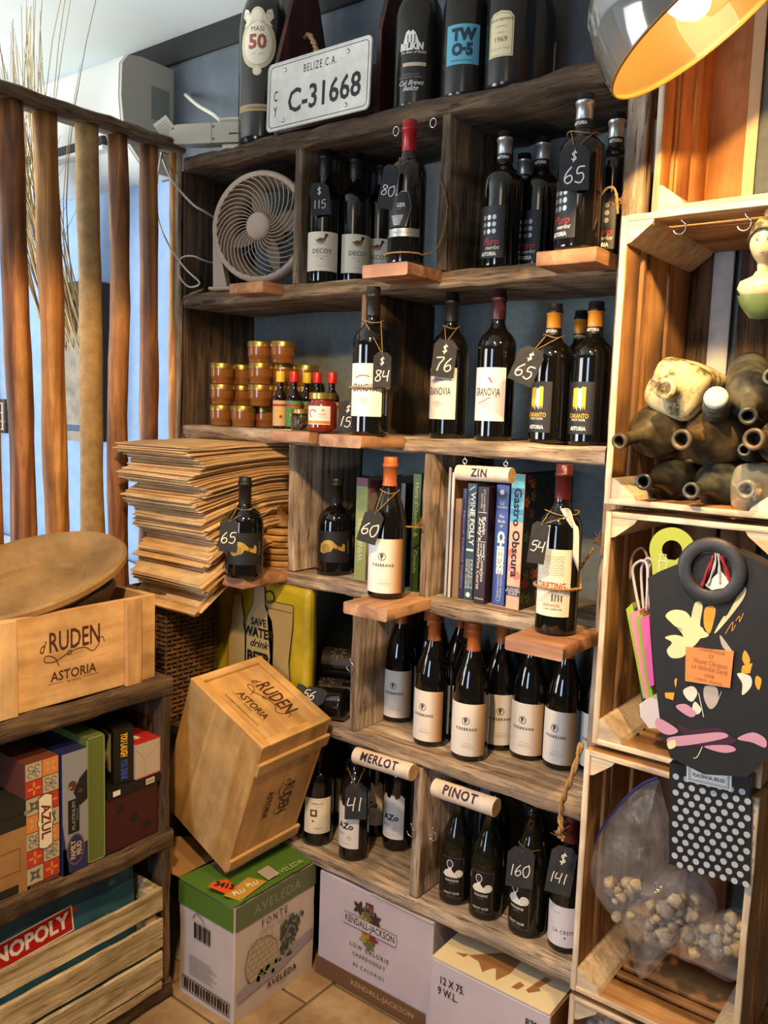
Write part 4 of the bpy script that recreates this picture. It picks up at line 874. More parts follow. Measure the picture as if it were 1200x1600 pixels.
book(693.5, 931, 698, 730, .2, MAGC, P('brown_magazine', '#5a3d2c', .5), 'thin pale magazine at the divider', group='books beside the ZIN sign')
book(699, 933, 703.5, 738, .2, P('white_magazine', '#c9c6c4', .4), P('brown_magazine', '#5a3d2c', .5), 'second thin magazine with brown cover', group='books beside the ZIN sign')
book(706, 933, 715.5, 779, .18, TANC, TANC, 'low tan paperback between magazines and navy spine', group='books beside the ZIN sign')
book(717, 934, 723.5, 763, .19, NAVY, NAVY, 'narrow navy book with small gold title', vtext(('Natural Seafood Cuisine', 0, .45, .7, .5, P('dusty_gold_ink', '#8d7aa0', .6))), group='books beside the ZIN sign')
def d_folly(d, T, H):
    d.text('WINE FOLLY', .1*T, .20*H, T*.52, WHT, rot=-math.pi/2, w=.46*H, bold=.03); d.text('MAGNUM EDITION', -.28*T, .2*H, T*.18, WHT, rot=-math.pi/2, w=.34*H)
    for i, t in enumerate(('PERFECT', 'COOKBOOK', 'WINE GUIDE')): d.text(t, (.28-.28*i)*T, -.28*H, T*.2, WHT, rot=-math.pi/2, w=.26*H)
    d.rect(-.4*T, -.08*H, .4*T, -.06*H, WHT); d.disc(0, -.46*H, T*.25, WHT)
    d.stroke([(-.35*T, .44*H), (.3*T, .48*H)], .002, WHT, sm=0)
book(724, 935, 738.5, 755, .2, TEALC, TEALC, 'slate-blue wine guide with big white vertical title', d_folly, group='books beside the ZIN sign')
def d_kz(d, T, H):
    d.text('25TH ANNIVERSARY', .12*T, .38*H, T*.16, WHT, rot=-math.pi/2, w=.2*H); d.text('EDITION', -.12*T, .38*H, T*.16, WHT, rot=-math.pi/2, w=.12*H)
    d.text("Kevin", .18*T, .17*H, T*.32, WHT, rot=-math.pi/2, w=.15*H, bold=.02); d.text("Zraly's", -.16*T, .14*H, T*.32, WHT, rot=-math.pi/2, w=.2*H, bold=.02)
    for i, t in enumerate(('WINDOWS', 'ON THE', 'WORLD')): d.text(t, (.25-.25*i)*T, -.03*H, T*.15, WHT, rot=-math.pi/2, w=.10*H, bold=.02)
    d.text('Complete', .18*T, -.20*H, T*.3, WHT, rot=-math.pi/2, w=.22*H); d.text('Wine Course', -.18*T, -.23*H, T*.3, WHT, rot=-math.pi/2, w=.30*H)
    for y in (.28, .03, -.09): d.rect(-.4*T, y*H, .4*T, y*H+.0012, WHT)
    d.text('STERLING', 0, -.46*H, T*.14, WHT)
book(739.5, 941, 757, 760, .19, MARC, MARC, 'maroon wine course book with white vertical title', d_kz, group='books beside the ZIN sign')
def d_ch(d, T, H):
    d.disc(0, .42*H, T*.33, P('slate_ink', '#2a3a50', .6)); d.disc(-.05*T, .44*H, T*.18, P('pale_ink', '#b8c2d0', .6), z=.0004); d.text('LIZ', 0, .345*H, T*.2, WHT); d.text('THORPE', 0, .315*H, T*.17, WHT); d.text('The', 0, .24*H, T*.2, WHT); d.text('Book', 0, .20*H, T*.2, WHT); d.text('of', 0, .16*H, T*.2, WHT)
    d.text('CHEESE', 0, -.06*H, T*.52, WHT, rot=-math.pi/2, w=.36*H, bold=.06); d.text('THE ESSENTIAL GUIDE TO', .18*T, -.33*H, T*.12, WHT, rot=-math.pi/2, w=.2*H); d.text('DISCOVERING CHEESES', -.05*T, -.33*H, T*.12, WHT, rot=-math.pi/2, w=.2*H); d.ring(0, -.45*H, T*.16, .0006, WHT)
book(768, 943, 788, 757, .17, BLUEC, BLUEC, 'blue book about cheese', d_ch, group='books beside the ZIN sign')
def d_go(d, T, H):
    for i in range(7): d.rect(-.5*T, (.5-.05*i-.05)*H, .5*T, (.5-.05*i)*H-.001, (CYAN, P('sky_cover', '#5cb6d6', .45), P('deep_cyan', '#2e86b8', .45))[i % 3], .0001)
    for i in range(6): d.disc((-.2+.4*(i % 2))*T, (-.08-.055*i)*H, T*.3, (P('salmon_ink', '#d8706a', .5), P('peach_ink', '#e8b090', .5), P('pink_cover_ink', '#d88a98', .5))[i % 3], z=.00015)
    d.text('Gastro Obscura', 0, .07*H, T*.56, INK, rot=-math.pi/2, w=.66*H, bold=.03); d.rect(-.5*T, -.40*H, .5*T, -.33*H, NAVY, .0003); d.text('A FOOD', 0, -.35*H, T*.18, WHT, z=.0005); d.text("ADVENTURER'S", 0, -.366*H, T*.12, WHT, z=.0005); d.text('GUIDE', 0, -.385*H, T*.18, WHT, z=.0005)
def d_goc(d, D, H):
    rd = random.Random(9); cols = [P('rose_ink', '#7a2f2a', .5), P('leaf_ink', '#2c4a3a', .5), P('amber_ink', '#8a5a22', .5), P('dusk_ink', '#3a2c44', .5), P('moss_ink', '#57612c', .5)]
    for i in range(46):
        x = rd.uniform(-.45, .45)*D; y = rd.choice([rd.uniform(.28, .47), rd.uniform(-.47, -.2), rd.uniform(-.2, .28)])*H
        if abs(x) < .3*D and -.18*H < y < .28*H: continue
        for k in range(5): d.disc(x+.008*math.cos(k*1.26), y+.008*math.sin(k*1.26), .0065, cols[i % 5], z=.0001+.00001*i, n=8, ry=.004, rot=k*1.26)
    d.text('Gastro', 0, .12*H, .030, P('dark_green_ink', '#24382c', .5), bold=.02); d.text('Obscura', 0, .0, .026, P('dark_green_ink', '#24382c', .5), bold=.02)
book(790, 950, 811, 740, .25, P('peach_cover', '#e6a890', .5), DKC, 'thick book with bright cyan and pink spine and dark floral cover', d_go, cdraw=d_goc, group='books beside the ZIN sign')
def d_wbc(d, D, H): d.rect(-.44*D, .36*H, .1*D, .48*H, P('plum_strip', '#7a3a5a', .5)); [d.rect(-.30*D+i*.006, .38*H, -.30*D+i*.006+(.003 if i % 3 else .0015), .46*H, INK) for i in range(9)]
book(553, 904.5, 571, 746, .19, OLIV, GRYC, 'olive-spined book of wine snacks with grey photo cover', lambda d, T, H: (d.text('WINE BITES', 0, -.1*H, T*.42, CRMC, rot=math.pi/2, w=.42*H), d.rect(-.5*T, .42*H, .5*T, .5*H, P('plum_strip', '#7a3a5a', .5))), cdraw=d_wbc, group='books beside the 60 bottle')
book(601, 912, 607, 768, .21, P('red_spine', '#8f2a22', .5), CRMC, 'cream cookbook with red lettering half hidden by the 60 bottle', None, cdraw=lambda d, D, H: [d.text(t, -.12*D, y*H, .034, REDI if t != 'HA' else INK, bold=.02) for t, y in (('HA', .36), ('PO', .16), ('PO', -.06))], group='books beside the 60 bottle')
book(622, 916, 629, 755, .19, DKC, DKC, 'black book between the cream cookbook and green spine', None, group='books beside the 60 bottle')
book(640, 923.5, 652.5, 740, .19, GRNC, P('dark_teal_cover', '#16302c', .4), 'green-spined book of canapés at the divider', vtext(("Hors d'Oeuvre &", 0, .70, .46, .5, OLIV), ('Canapés', 0, .26, .2, .5, OLIV)), group='books beside the 60 bottle')
# ================================================================== round wooden boards stacked behind the squat bottle
CO = wood('pale_board_wood', '#9a6a35', '#c99a5c', '#e0b67c', 'X', .7, .5, .1)
zz = Z4; ORD = 'lowest second third fourth fifth topmost'.split()
def coaster(R, loc, label):
    o = G().lathe([(R*.6, 0), (R*.96, .001), (R, .005), (R, .012), (R*.96, .0145), (R*.7, .015)], 30).build('round_coaster', CO, auto=40); o.location = loc; return tag(o, label, 'coaster', 'round wooden coasters')
for i in range(6): coaster(.070-.002*(i % 2), (-1.625, .075, zz), 'wide round wooden coaster, %s of the stack behind the squat bottle' % ORD[i]); zz += .0172
zz2 = Z4
W12 = 'bottom second third fourth fifth sixth seventh eighth ninth tenth eleventh top'.split()
for i in range(12): coaster(.043, (-1.597+.004*math.sin(i*2.1), .197+.003*(i % 2), zz2), 'small round wooden coaster, %s of the tall stack by the divider' % W12[i]); zz2 += .0185
BURL = mottled('waxed_burlap', '#6b4f2a', '#a8834c', 50, .6, bump=.3)
g = G(); rd = random.Random(6); n = 12; vs = []
for j in range(7):
    for i in range(n):
        a = 2*math.pi*i/n; r = (.034, .028, .022, .016, .024, .034, .036)[j]*(1+.35*rd.random()); vs.append((r*math.cos(a), r*math.sin(a), (0, .008, .02, .03, .042, .052, .058)[j]+.006*rd.random()))
g.add(vs, [(j*n+i, j*n+(i+1) % n, (j+1)*n+(i+1) % n, (j+1)*n+i) for j in range(6) for i in range(n)]+[tuple(range(n))[::-1]]); o = g.build('burlap_pouch', BURL, smooth=True); o.location = (-1.63, .07, zz+.0005); tag(o, 'crumpled burlap pouch on top of the wooden coasters', 'pouch')
# ================================================================== left room: air conditioner, twigs, bed
ACW = P('ac_white', '#d6d6ce', .35); ACG = P('ac_shaded_end', '#b7b0a2', .45)  # the end cap's shade is put into its darker plastic
e = empty('air_conditioner', (-3.0, .17, 2.42), label='white wall air conditioner seen end-on above the stick fence', cat='air conditioner')
pf = [(.279, 2.585), (.15, 2.585), (.10, 2.575), (.078, 2.545), (.074, 2.45), (.082, 2.37), (.10, 2.315), (.15, 2.265), (.20, 2.245), (.279, 2.245)]
def extr(pf, x0, x1, name, m, par, mm=None):
    k = len(pf); o = G().add([(x, y, z) for x in (x0, x1) for y, z in pf], [tuple(range(k))[::-1], tuple(range(k, 2*k))]+[(i, (i+1) % k, (i+1) % k+k, i+k) for i in range(k)]).build(name, m, None, auto=35); return inv(o, par)
extr(pf, -3.45, -2.372, 'body', ACW, e); extr([(y+(.003 if y < .2 else 0), z) for y, z in pf], -2.371, -2.36, 'end_cap', ACG, e)
inv(G().box((-3.35, .075, 2.315), (-2.46, .11, 2.345), .003).build('air_slot', BLK, e), e)
inv(G().box((-3.36, .070, 2.300), (-2.45, .100, 2.314), .003).build('louvre', ACW, e), e)
a = Art(); a.rect(-.035, -.05, .035, .05, P('grey_plate_ink', '#7d8780', .5)); [a.rect(-.028, .035-i*.009, .022-(i*7 % 5)*.004, .038-i*.009, GREYI, .0003) for i in range(7)]
o = a.flat('rating_plate', basis((-2.3585, .225, 2.46), (0, 1, 0), (0, 0, 1))); inv(o, e)
# dried twigs in a banded basket on the blue wall
PL = mottled('aged_basket', '#6f6354', '#9a8c78', 14, .8); BAND = P('slate_blue_band', '#3f5262', .7)
e = empty('wall_planter', (-2.80, .25, 1.36), label='tall narrow grey-brown planter with two blue bands on the blue wall', cat='planter')
G().box((-.145, -.09, 0), (.145, .025, .56), .006, 6, .002).build('body', PL, e); 
for z in (.035, .475): G().box((-.148, -.093, z), (.148, .026, z+.022), .002).build('band', BAND, e)
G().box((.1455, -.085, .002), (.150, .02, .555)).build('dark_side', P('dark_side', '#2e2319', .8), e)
rd = random.Random(12); TW = [P('twig_tan', '#a8864f', .8), P('twig_pale', '#c8ab74', .8), P('twig_grey', '#6e6253', .8)]
e = empty('twig_bundle', (-2.82, .21, 1.90), label='tall bundle of dried thin twigs fanning up behind the fence', cat='branches')
for i in range(70):
    b = Vector((rd.uniform(-.10, .10), rd.uniform(-.04, .03), -.25)); L = rd.uniform(.80, 1.02); ax = rd.gauss(.33, .17); ay = rd.uniform(-.48, -.36); m = TW[rd.choice((0, 0, 1, 1, 2))]
    pts = []
    for j in range(9):
        t = j/8; n = noise.noise_vector(Vector((i*3.3, t*3, 0)))*.03*t; pts.append(b+Vector((ax*t*t*L+n.x, ay*t*L+n.y*.5, L*t)))
        if pts[-1].z > .765: break
    g = G(); g.tube(pts, [.0032*(1-.75*j/8) for j in range(len(pts))], 5)
    if i % 3 == 0:
        for k in range(3):
            s = pts[min(3+k, len(pts)-1)]; d = Vector((rd.uniform(-.12, .12), rd.uniform(-.05, .05), rd.uniform(.10, .22)))
            if s.z+d.z < .76: g.tube([s, s+d*.5+Vector((0, 0, .02)), s+d], [.0015, .001, .0006], 4)
    g.build('twig', m, e)
SHEET = P('white_sheet', '#e4e8ee', .7); e = empty('day_bed', (-3.0, -.1, 0), label='low bed with rumpled white sheet beyond the stick fence', cat='bed')
g = G(); n = 26; vs = []
for j in range(n+1):
    for i in range(n+1):
        x = -3.75+1.65*i/n; y = -.55+.80*j/n; vs.append((x, y, .93+.018*noise.noise(Vector((x*7, y*9, 0)))+.008*noise.noise(Vector((x*22, y*14, 3)))))
g.add(vs, [(j*(n+1)+i, j*(n+1)+i+1, (j+1)*(n+1)+i+1, (j+1)*(n+1)+i) for j in range(n) for i in range(n)]); inv(g.build('sheet', SHEET, smooth=True), e)
inv(G().box((-3.76, -.56, .45), (-2.10, .26, .915), .03, 6).build('mattress', SHEET), e); inv(G().box((-3.74, -.54, .0), (-2.12, .25, .449), .01).build('bed_frame', DARKB[0]), e)
for i in range(3): pass
LAT = P('fret_white', '#d8d4c8', .6); e = empty('fretwork_panel', (-3.5, .262, 1.43), label='small panel of white fretwork on dark board at the left edge', cat='panel')
G().box((-.12, 0, -.07), (.075, .012, .07), .002).build('board', DARKB[0], e)
for (x0, z0, x1, z1) in ((-.12, .05, .07, .056), (-.12, .012, .07, .018), (-.12, -.024, .07, -.018), (-.12, -.058, .07, -.052), (-.03, .012, -.024, .056), (.02, -.058, .026, .018), (.06, -.058, .066, .056), (-.07, -.058, -.064, -.018)): G().box((x0, -.006, z0), (x1, -.0005, z1)).build('fret_bar', LAT, e)
e = empty('dark_cabinet', (-3.70, .14, 0), label='dark brown tall cabinet side at the far left edge', cat='cabinet')
G().box((-.14, -.12, .0), (.14, .13, 2.0), .004, 6).build('body', DARKB[2], e); G().box((-.12, -.128, .1), (.12, -.121, 1.95), .003).build('door', DARKB[2], e)
# ================================================================== pine case with a dough bowl on the low shelf
BURN = P('branded_ink', '#4a2412', .8)
def case_art(a, W, s=1.0):
    a.text('RUDEN', .004*s, .028*s, .044*s, BURN, sx=.62, bold=.012); a.text('d', -.075*s, .022*s, .026*s, BURN, shear=.4, sx=.7)
    a.stroke([(-.02*s, -.002*s), (-.045*s, -.012*s), (-.068*s, -.008*s), (-.064*s, .004*s), (-.045*s, -.004*s), (-.035*s, -.024*s)], .0018*s, BURN); a.stroke([(-.02*s, -.002*s), (.008*s, .006*s), (.03*s, .004*s), (.040*s, -.004*s), (.050*s, -.006*s), (.062*s, .006*s), (.062*s, .018*s), (.072*s, .020*s), (.076*s, .008*s)], .0018*s, BURN); a.ring(-.010*s, .001*s, .005*s, .0018*s, BURN)
    a.text('ASTORIA', .0, -.046*s, .021*s, BURN, sx=.92, bold=.012); a.rect(-.062*s, -.060*s, -.026*s, -.0592*s, BURN); a.rect(.022*s, -.060*s, .062*s, -.0592*s, BURN); a.text('WINES', 0, -.062*s, .0055*s, BURN, sp=1.6)
e = empty('wine_case', (-1.76, -.555, .845), label='pale pine wine case with branded lettering holding the dough bowl on the low shelf', cat='case', group=None)
def cbx(name, lo, hi, m, bev=.0015, seg=6, amp=.0004): return G().box(lo, hi, bev, seg, amp).build(name, m, e, auto=40)
cbx('front_panel', (.105, -.215, 0), (.117, .213, .205), PINE[1]); cbx('back_panel', (-.125, -.215, 0), (-.113, .213, .205), PINE[1]); cbx('end_panel', (-.112, .200, 0), (.104, .212, .205), PINE[0]); cbx('end_panel', (-.112, -.214, 0), (.104, -.202, .205), PINE[0]); cbx('base', (-.112, -.201, 0), (.104, .199, .010), PINE[1])
cbx('batten', (.1175, .125, 0), (.128, .168, .203), PINE[2]); cbx('batten', (.1175, -.185, 0), (.128, -.140, .203), PINE[2])
a = Art(); case_art(a, .3, 1.02); a.flat('branding', basis((.1178, -.005, .108), (0, 1, 0), (0, 0, 1)), e)
BOWL = mottled('old_dough_bowl', '#7d6138', '#ab8a58', 7, .6, bump=.15); BOWLD = mottled('dark_bowl', '#3a2c1c', '#5c4830', 7, .6)
def bowl(name, a, b, dep_, M, m, label, t=.012, flat=.55):
    g = G(); n = 56; vs = []; rings = []
    prof_ = [(1.0, 0, 0), (.965, .005, 0), (.93, -.004, 0), (.86, -.30, 1), (.76, -.52, 1), (flat+.05, -.72, 1), (flat+.03, -.74, 1), (flat, -.93, 1), (flat*.5, -.98, 1), (.01, -1.0, 1)]
    for (r, z, k) in prof_: rings.append((r, z*dep_ if k else z))
    out = [(.02, -dep_-t), (flat*.7, -dep_-t), (.78, -dep_*.7-t), (.95, -dep_*.28-t*.6), (1.01, -.012), (1.0, 0)]
    rr = rings[::-1]+out[::-1]
    for (r, z) in rr: vs += [(a*r*math.cos(2*math.pi*i/n), b*r*math.sin(2*math.pi*i/n)*(1), z) for i in range(n)]
    g.add(vs, [(j*n+i, j*n+(i+1) % n, (j+1)*n+(i+1) % n, (j+1)*n+i) for j in range(len(rr)-1) for i in range(n)]+[tuple(range(n))[::-1]], M=M)
    return tag(g.build(name, m, auto=24), label, 'bowl')
M = Matrix.Translation((-1.78, -.595, 1.112)) @ Matrix.Rotation(math.radians(13), 4, 'X') @ Matrix.Rotation(math.radians(15), 4, 'Y')
bowl('dough_bowl', .150, .255, .050, M, BOWL, 'long shallow wooden dough bowl tilted on top of the pine case')
M = Matrix.Translation((-1.785, -.53, 1.052)) @ Matrix.Rotation(math.radians(8), 4, 'X') @ Matrix.Rotation(math.radians(4), 4, 'Y')
bowl('round_bowl', .095, .165, .08, M, BOWLD, 'darker wooden bowl under the dough bowl inside the pine case')
# ================================================================== games on the middle shelf
def gbox(name, y0, y1, z0, z1, m, label, d=.26, x=XF-.012, cat='box', rz=0, top=None, group='boxed games on the low shelf'):
    e = empty(name, (x, y0, z0), rz=rz, label=label, cat=cat, group=group)
    G().box((-d, 0, 0), (0, y1-y0-.001, z1-z0), .0015).build('carton', [m], e, auto=40); return e, y1-y0, z1-z0
def fart(e, w, h, draw, off=.0008, name='front_print'):
    a = Art(); draw(a, w, h); a.flat(name, basis((off, w/2, h/2), (0, 1, 0), (0, 0, 1)), e)
ZM = .4535
LIDG = P('dark_green_lid', '#1f231d', .5); KRAFT = mottled('kraft_board', '#8a643c', '#a07848', 6, .8); e, w, h = gbox('storage_box', -.90, -.676, ZM, .60, KRAFT, 'brown cardboard box with dark lid at the left edge of the middle shelf', .24)
fart(e, w, h, lambda a, w, h: (a.frame(.0, -.02, .09, .03, .001, BROWNI), a.rect(-.08, -.07, .085, -.05, BLKL)))
e, w, h = gbox('flat_case', -.90, -.668, .601, .657, LIDG, 'flat black case with round silver catch on the brown box', .25); a = Art(); a.disc(w/2-.014, 0, .006, SILV); a.rect(-w/2, .0, w/2, .002, INK); a.flat('catch', basis((.0008, w/2, h/2), (0, 1, 0), (0, 0, 1)), e)
def d_azul(a, w, h):
    rd = random.Random(8); k = w/2.0; R_ = P('tile_red', '#b23a26', .5); O_ = P('tile_orange', '#d4833a', .5); B_ = P('tile_teal', '#3f6068', .5); C_ = P('tile_cream', '#b5a88a', .5)
    n = int(h/k)+1
    for j in range(n):
        for i in range(2):
            x0 = -w/2+i*k; y1 = h/2-j*k; y0 = max(y1-k, -h/2); cx = x0+k/2; cy = (y0+y1)/2; s = (i*3+j*5) % 4; r = min(k, y1-y0)/2
            if y1-y0 < .01: continue
            a.rect(x0+.0008, y0+.0008, x0+k-.0008, y1-.0008, (C_, R_, C_, O_)[s], .0001)
            if s == 0: [a.ring(cx+q*r*.4, cy+p*r*.4, r*.28, .002, B_, n=10, a1=300) for q in (-1, 1) for p in (-1, 1)]; a.disc(cx, cy, r*.18, B_, n=8)
            if s == 1: [a.disc(cx+r*.45*math.cos(t), cy+r*.45*math.sin(t), r*.35, O_, n=8, ry=r*.16, rot=t, z=.0003) for t in (0, 1.57, 3.14, 4.71)]
            if s == 2: a.poly([(cx+r*(.9 if q % 2 else .4)*math.cos(q*math.pi/4), cy+r*(.9 if q % 2 else .4)*math.sin(q*math.pi/4)) for q in range(8)], B_); a.disc(cx, cy, r*.2, O_, z=.0004)
            if s == 3: [a.disc(cx+r*.5*math.cos(t), cy+r*.5*math.sin(t), r*.3, C_, n=6, ry=r*.18, rot=t, z=.0003) for t in (.78, 2.35, 3.92, 5.5)]
    W_ = .017; H_ = .058; pl = [(-W_, -H_), (-.004, -H_-.006), (.004, -H_-.006), (W_, -H_), (W_, -.01), (W_+.004, 0), (W_, .01), (W_, H_), (.004, H_+.006), (-.004, H_+.006), (-W_, H_), (-W_, .01), (-W_-.004, 0), (-W_, -.01)]
    a.poly([(x+.006, y) for x, y in pl], BROWNI, .0005); a.poly([(x*.88+.006, y*.95) for x, y in pl], CREAM, .0007); a.text('AZUL', .006, 0, .022, BROWNI, rot=-math.pi/2, z=.0009, bold=.03, sx=1.0)
e, w, h = gbox('tile_game_box', -.684, -.606, ZM, .735, P('game_red_side', '#6b3a2c', .5), 'tall game box patterned like painted tiles with a white name plaque', .27); fart(e, w, h, d_azul)
def d_ff(a, w, h):
    SK = P('skin_print', '#5b3320', .6); SUIT = P('suit_print', '#15161c', .6); a.rect(-w/2, -h/2, w/2, h/2, P('silver_print', '#8d919c', .5), .0001); a.rect(-w/2, -h/2, w/2, -h/2+.06, NAVY, .0002); a.poly([(-w/2, -.02), (-w/2, -h/2), (-w/2+.015, -h/2)], NAVY, .0002)
    a.poly([(-.004, .045), (.012, .075), (w/2, .09), (w/2, .02), (.012, .01)], SUIT, .0004); a.disc(-.006, .062, .010, SK, n=14, ry=.012, z=.0006, rot=.5); a.disc(.013, .045, .006, SK, n=10, z=.0006); a.disc(-.011, .059, .003, P('grin_print', '#d8cfc4', .6), n=8, ry=.0012, z=.0008)
    a.rect(-.018, -.048, .010, .030, INK, .0009); a.text('PLATINUM', -.004, -.008, .008, SILV, rot=math.pi/2, z=.0011, bold=.03, w=.066); a.text('EDITION', .005, -.008, .005, SILV, rot=math.pi/2, z=.0011)
    a.disc(0, -.088, .022, P('badge_brown', '#6a5a48', .5), n=26, ry=.037, z=.0009); a.disc(0, -.088, .019, NAVY, n=26, ry=.033, z=.0011); a.text('FAMILY', -.006, -.088, .012, P('badge_tan', '#b8a888', .5), rot=math.pi/2, z=.0013, bold=.04, sx=.8); a.text('FEUD', .009, -.088, .012, P('badge_tan', '#b8a888', .5), rot=math.pi/2, z=.0013, bold=.04, sx=.8)
e, w, h = gbox('quiz_game_box', -.602, -.540, ZM, .733, NAVY, 'tall dark blue quiz game box with silver spine and oval badge', .27, x=XF-.006); fart(e, w, h, d_ff)
e, w, h = gbox('green_game_box', -.538, -.492, ZM, .750, P('olive_green_board', '#5f6e34', .6), 'tall plain green box beside the quiz game', .27, x=XF-.010); fart(e, w, h, lambda a, w, h: a.frame(-w/2, -h/2, w/2, h/2, .003, P('light_green_ink', '#8fa050', .6)))
e, w, h = gbox('spotted_box', -.487, -.342, ZM, .585, P('oxblood_card', '#3d120d', .55), 'dark red box with three black spots under the small boxes', .22, x=XF-.012); fart(e, w, h, lambda a, w, h: [a.disc(x, y, .0105, INK, n=18) for x, y in ((-.035, .033), (.003, .0), (.042, -.032))])
e, w, h = gbox('thin_black_box', -.485, -.334, .586, .606, BLK, 'thin black box with white barcode between stacked small boxes', .20, x=XF-.008); fart(e, w, h, lambda a, w, h: (a.rect(.03, -.007, .055, .007, WHT), [a.rect(.032+i*.0032, -.005, .0335+i*.0032, .005, INK, .0005) for i in range(7)], a.rect(-.062, -.006, -.042, .007, WHT)))
e, w, h = gbox('drinking_game_box', -.455, -.405, .607, .742, P('card_black', '#16150f', .5), 'small black party game box with yellow and blue spine lettering', .09, x=XF-.03, rz=math.radians(-16)); fart(e, w, h, lambda a, w, h: (a.text('YOU LAUGH', -.0, .026, .016, YEL, rot=-math.pi/2, bold=.04, w=.058), a.text('YOU DRINK', -.0, -.034, .016, BLUEC, rot=-math.pi/2, bold=.04, w=.052)))
a = Art(); a.rect(-.040, -.045, .030, .05, CRMC); SKP = P('sketch_grey', '#9a9080', .6); a.disc(-.006, .016, .015, SKP, n=18, ry=.020, z=.0004); a.disc(-.006, .030, .016, INK, n=14, ry=.008, z=.0006); a.stroke([(-.012, .008), (-.006, .004), (.002, .009)], .0015, INK, z=.0006); a.disc(-.011, .018, .002, INK, z=.0006); a.disc(.001, .018, .002, INK, z=.0006); a.poly([(-.03, -.045), (-.02, -.012), (.01, -.012), (.022, -.045)], SKP, .0004); a.rect(-.036, .0, -.022, .036, INK, .0006); a.flat('side_print', basis((-.045, -.0006, .070), (1, 0, 0), (0, 0, 1)), e)
e, w, h = gbox('white_card_box', -.405, -.332, .607, .694, P('box_white', '#b8ab9a', .6), 'small white carton with red edges on the thin black box', .10, x=XF-.012); fart(e, w, h, lambda a, w, h: (a.rect(-w/2, -h/2, w/2, -h/2+.003, REDI), a.rect(w/2-.003, -h/2, w/2, h/2, REDI), a.stroke([(-w/2, h/2-.01), (-.01, .0), (w/2, h/2-.006)], .0007, GREYI, sm=0), a.stroke([(-.01, 0), (-.012, -h/2)], .0007, GREYI, sm=0)))
a = Art(); a.rect(-.05, -.036, .05, .036, REDI); [a.rect(-.03+i*.03, -.02, -.01+i*.03, .0, CRMC, .0003) for i in range(2)]; a.flat('top_print', basis((-.05, w/2, h+.0006), (1, 0, 0), (0, 1, 0)), e)
# ================================================================== white-washed slatted crate with board games on the floor level
WASH = wood('whitewashed_slat', '#7d6a48', '#c2ae85', '#ded0ad', 'Y', 1.2, .8, .5, stain='#6e5a3a')
e = empty('slatted_crate', (-1.72, -.85, .056), label='white-washed slatted crate of board games at the foot of the low shelf', cat='crate'); X0 = .118
for (z0, z1, xo) in ((.213, .273, .0), (.117, .193, .001), (.033, .107, .0), (.004, .026, -.002)): G().box((X0+xo, -.36, z0), (X0+xo+.010, .494, z1), .003, 40, .0022, sd=z0*90).build('slat', WASH, e, auto=40)
for (z0, z1) in ((.213, .273), (.117, .193), (.033, .107)): G().box((-.16, .484, z0), (X0-.001, .494, z1), .002, 6, .001).build('end_slat', WASH, e, auto=40)
for y in (.455, -.35): G().box((X0-.028, y, .002), (X0-.001, y+.028, .27), .002, 6).build('corner_post', WASH, e, auto=40)
G().box((-.16, -.35, 0), (X0-.03, .45, .003)).build('base', WASH, e)
BLU = mottled('city_blue', '#1f4254', '#35687a', 10, .5); REDB = P('game_red', '#8f1a1c', .45)
e = empty('trading_game_box', (-1.655, -.86, .062), rz=0, label='large blue board game box with red name banner leaning in the slatted crate', cat='box'); T = Matrix.Rotation(math.radians(-4), 4, 'Y')
G().box((-.045, -.30, .0), (.0, .478, .335), .002, M=T).build('carton', BLU, e); G().box((.0004, -.30, .322), (.0012, .478, .335), M=T).build('red_edge', REDB, e)
a = Art(); a.rect(-.145, -.031, .125, .031, WHT, .0002); a.rect(-.143, -.0275, .1215, .0275, P('banner_red', '#b3191c', .5), .0004); a.text('MONOPOLY', -.012, 0, .034, WHT, bold=.04, w=.25, z=.0006); a.flat('banner', T @ basis((.0012, .185, .245), (0, 1, .05), (0, -.05, 1)), e)
a = Art(); rd = random.Random(5)
for i in range(22): x = rd.uniform(-.28, .46); z = rd.uniform(.02, .30); a.rect(x, z, x+rd.uniform(.01, .03), z+rd.uniform(.005, .014), (P('cloud_ink', '#6ea0ac', .5), P('leafy_ink', '#3d5a34', .5), REDI)[i % 3], .00015)
a.flat('cover_print', T @ basis((.0008, 0, 0), (0, 1, 0), (0, 0, 1)), e)
e = empty('red_game_box', (-1.73, -.86, .062), label='flat red board game box standing behind the blue one', cat='box'); G().box((-.02, -.30, .0), (.018, .46, .30), .002).build('carton', REDB, e); G().box((.0185, -.28, .05), (.0195, .44, .12)).build('printed_panel', P('dark_green_panel', '#23402c', .5), e)
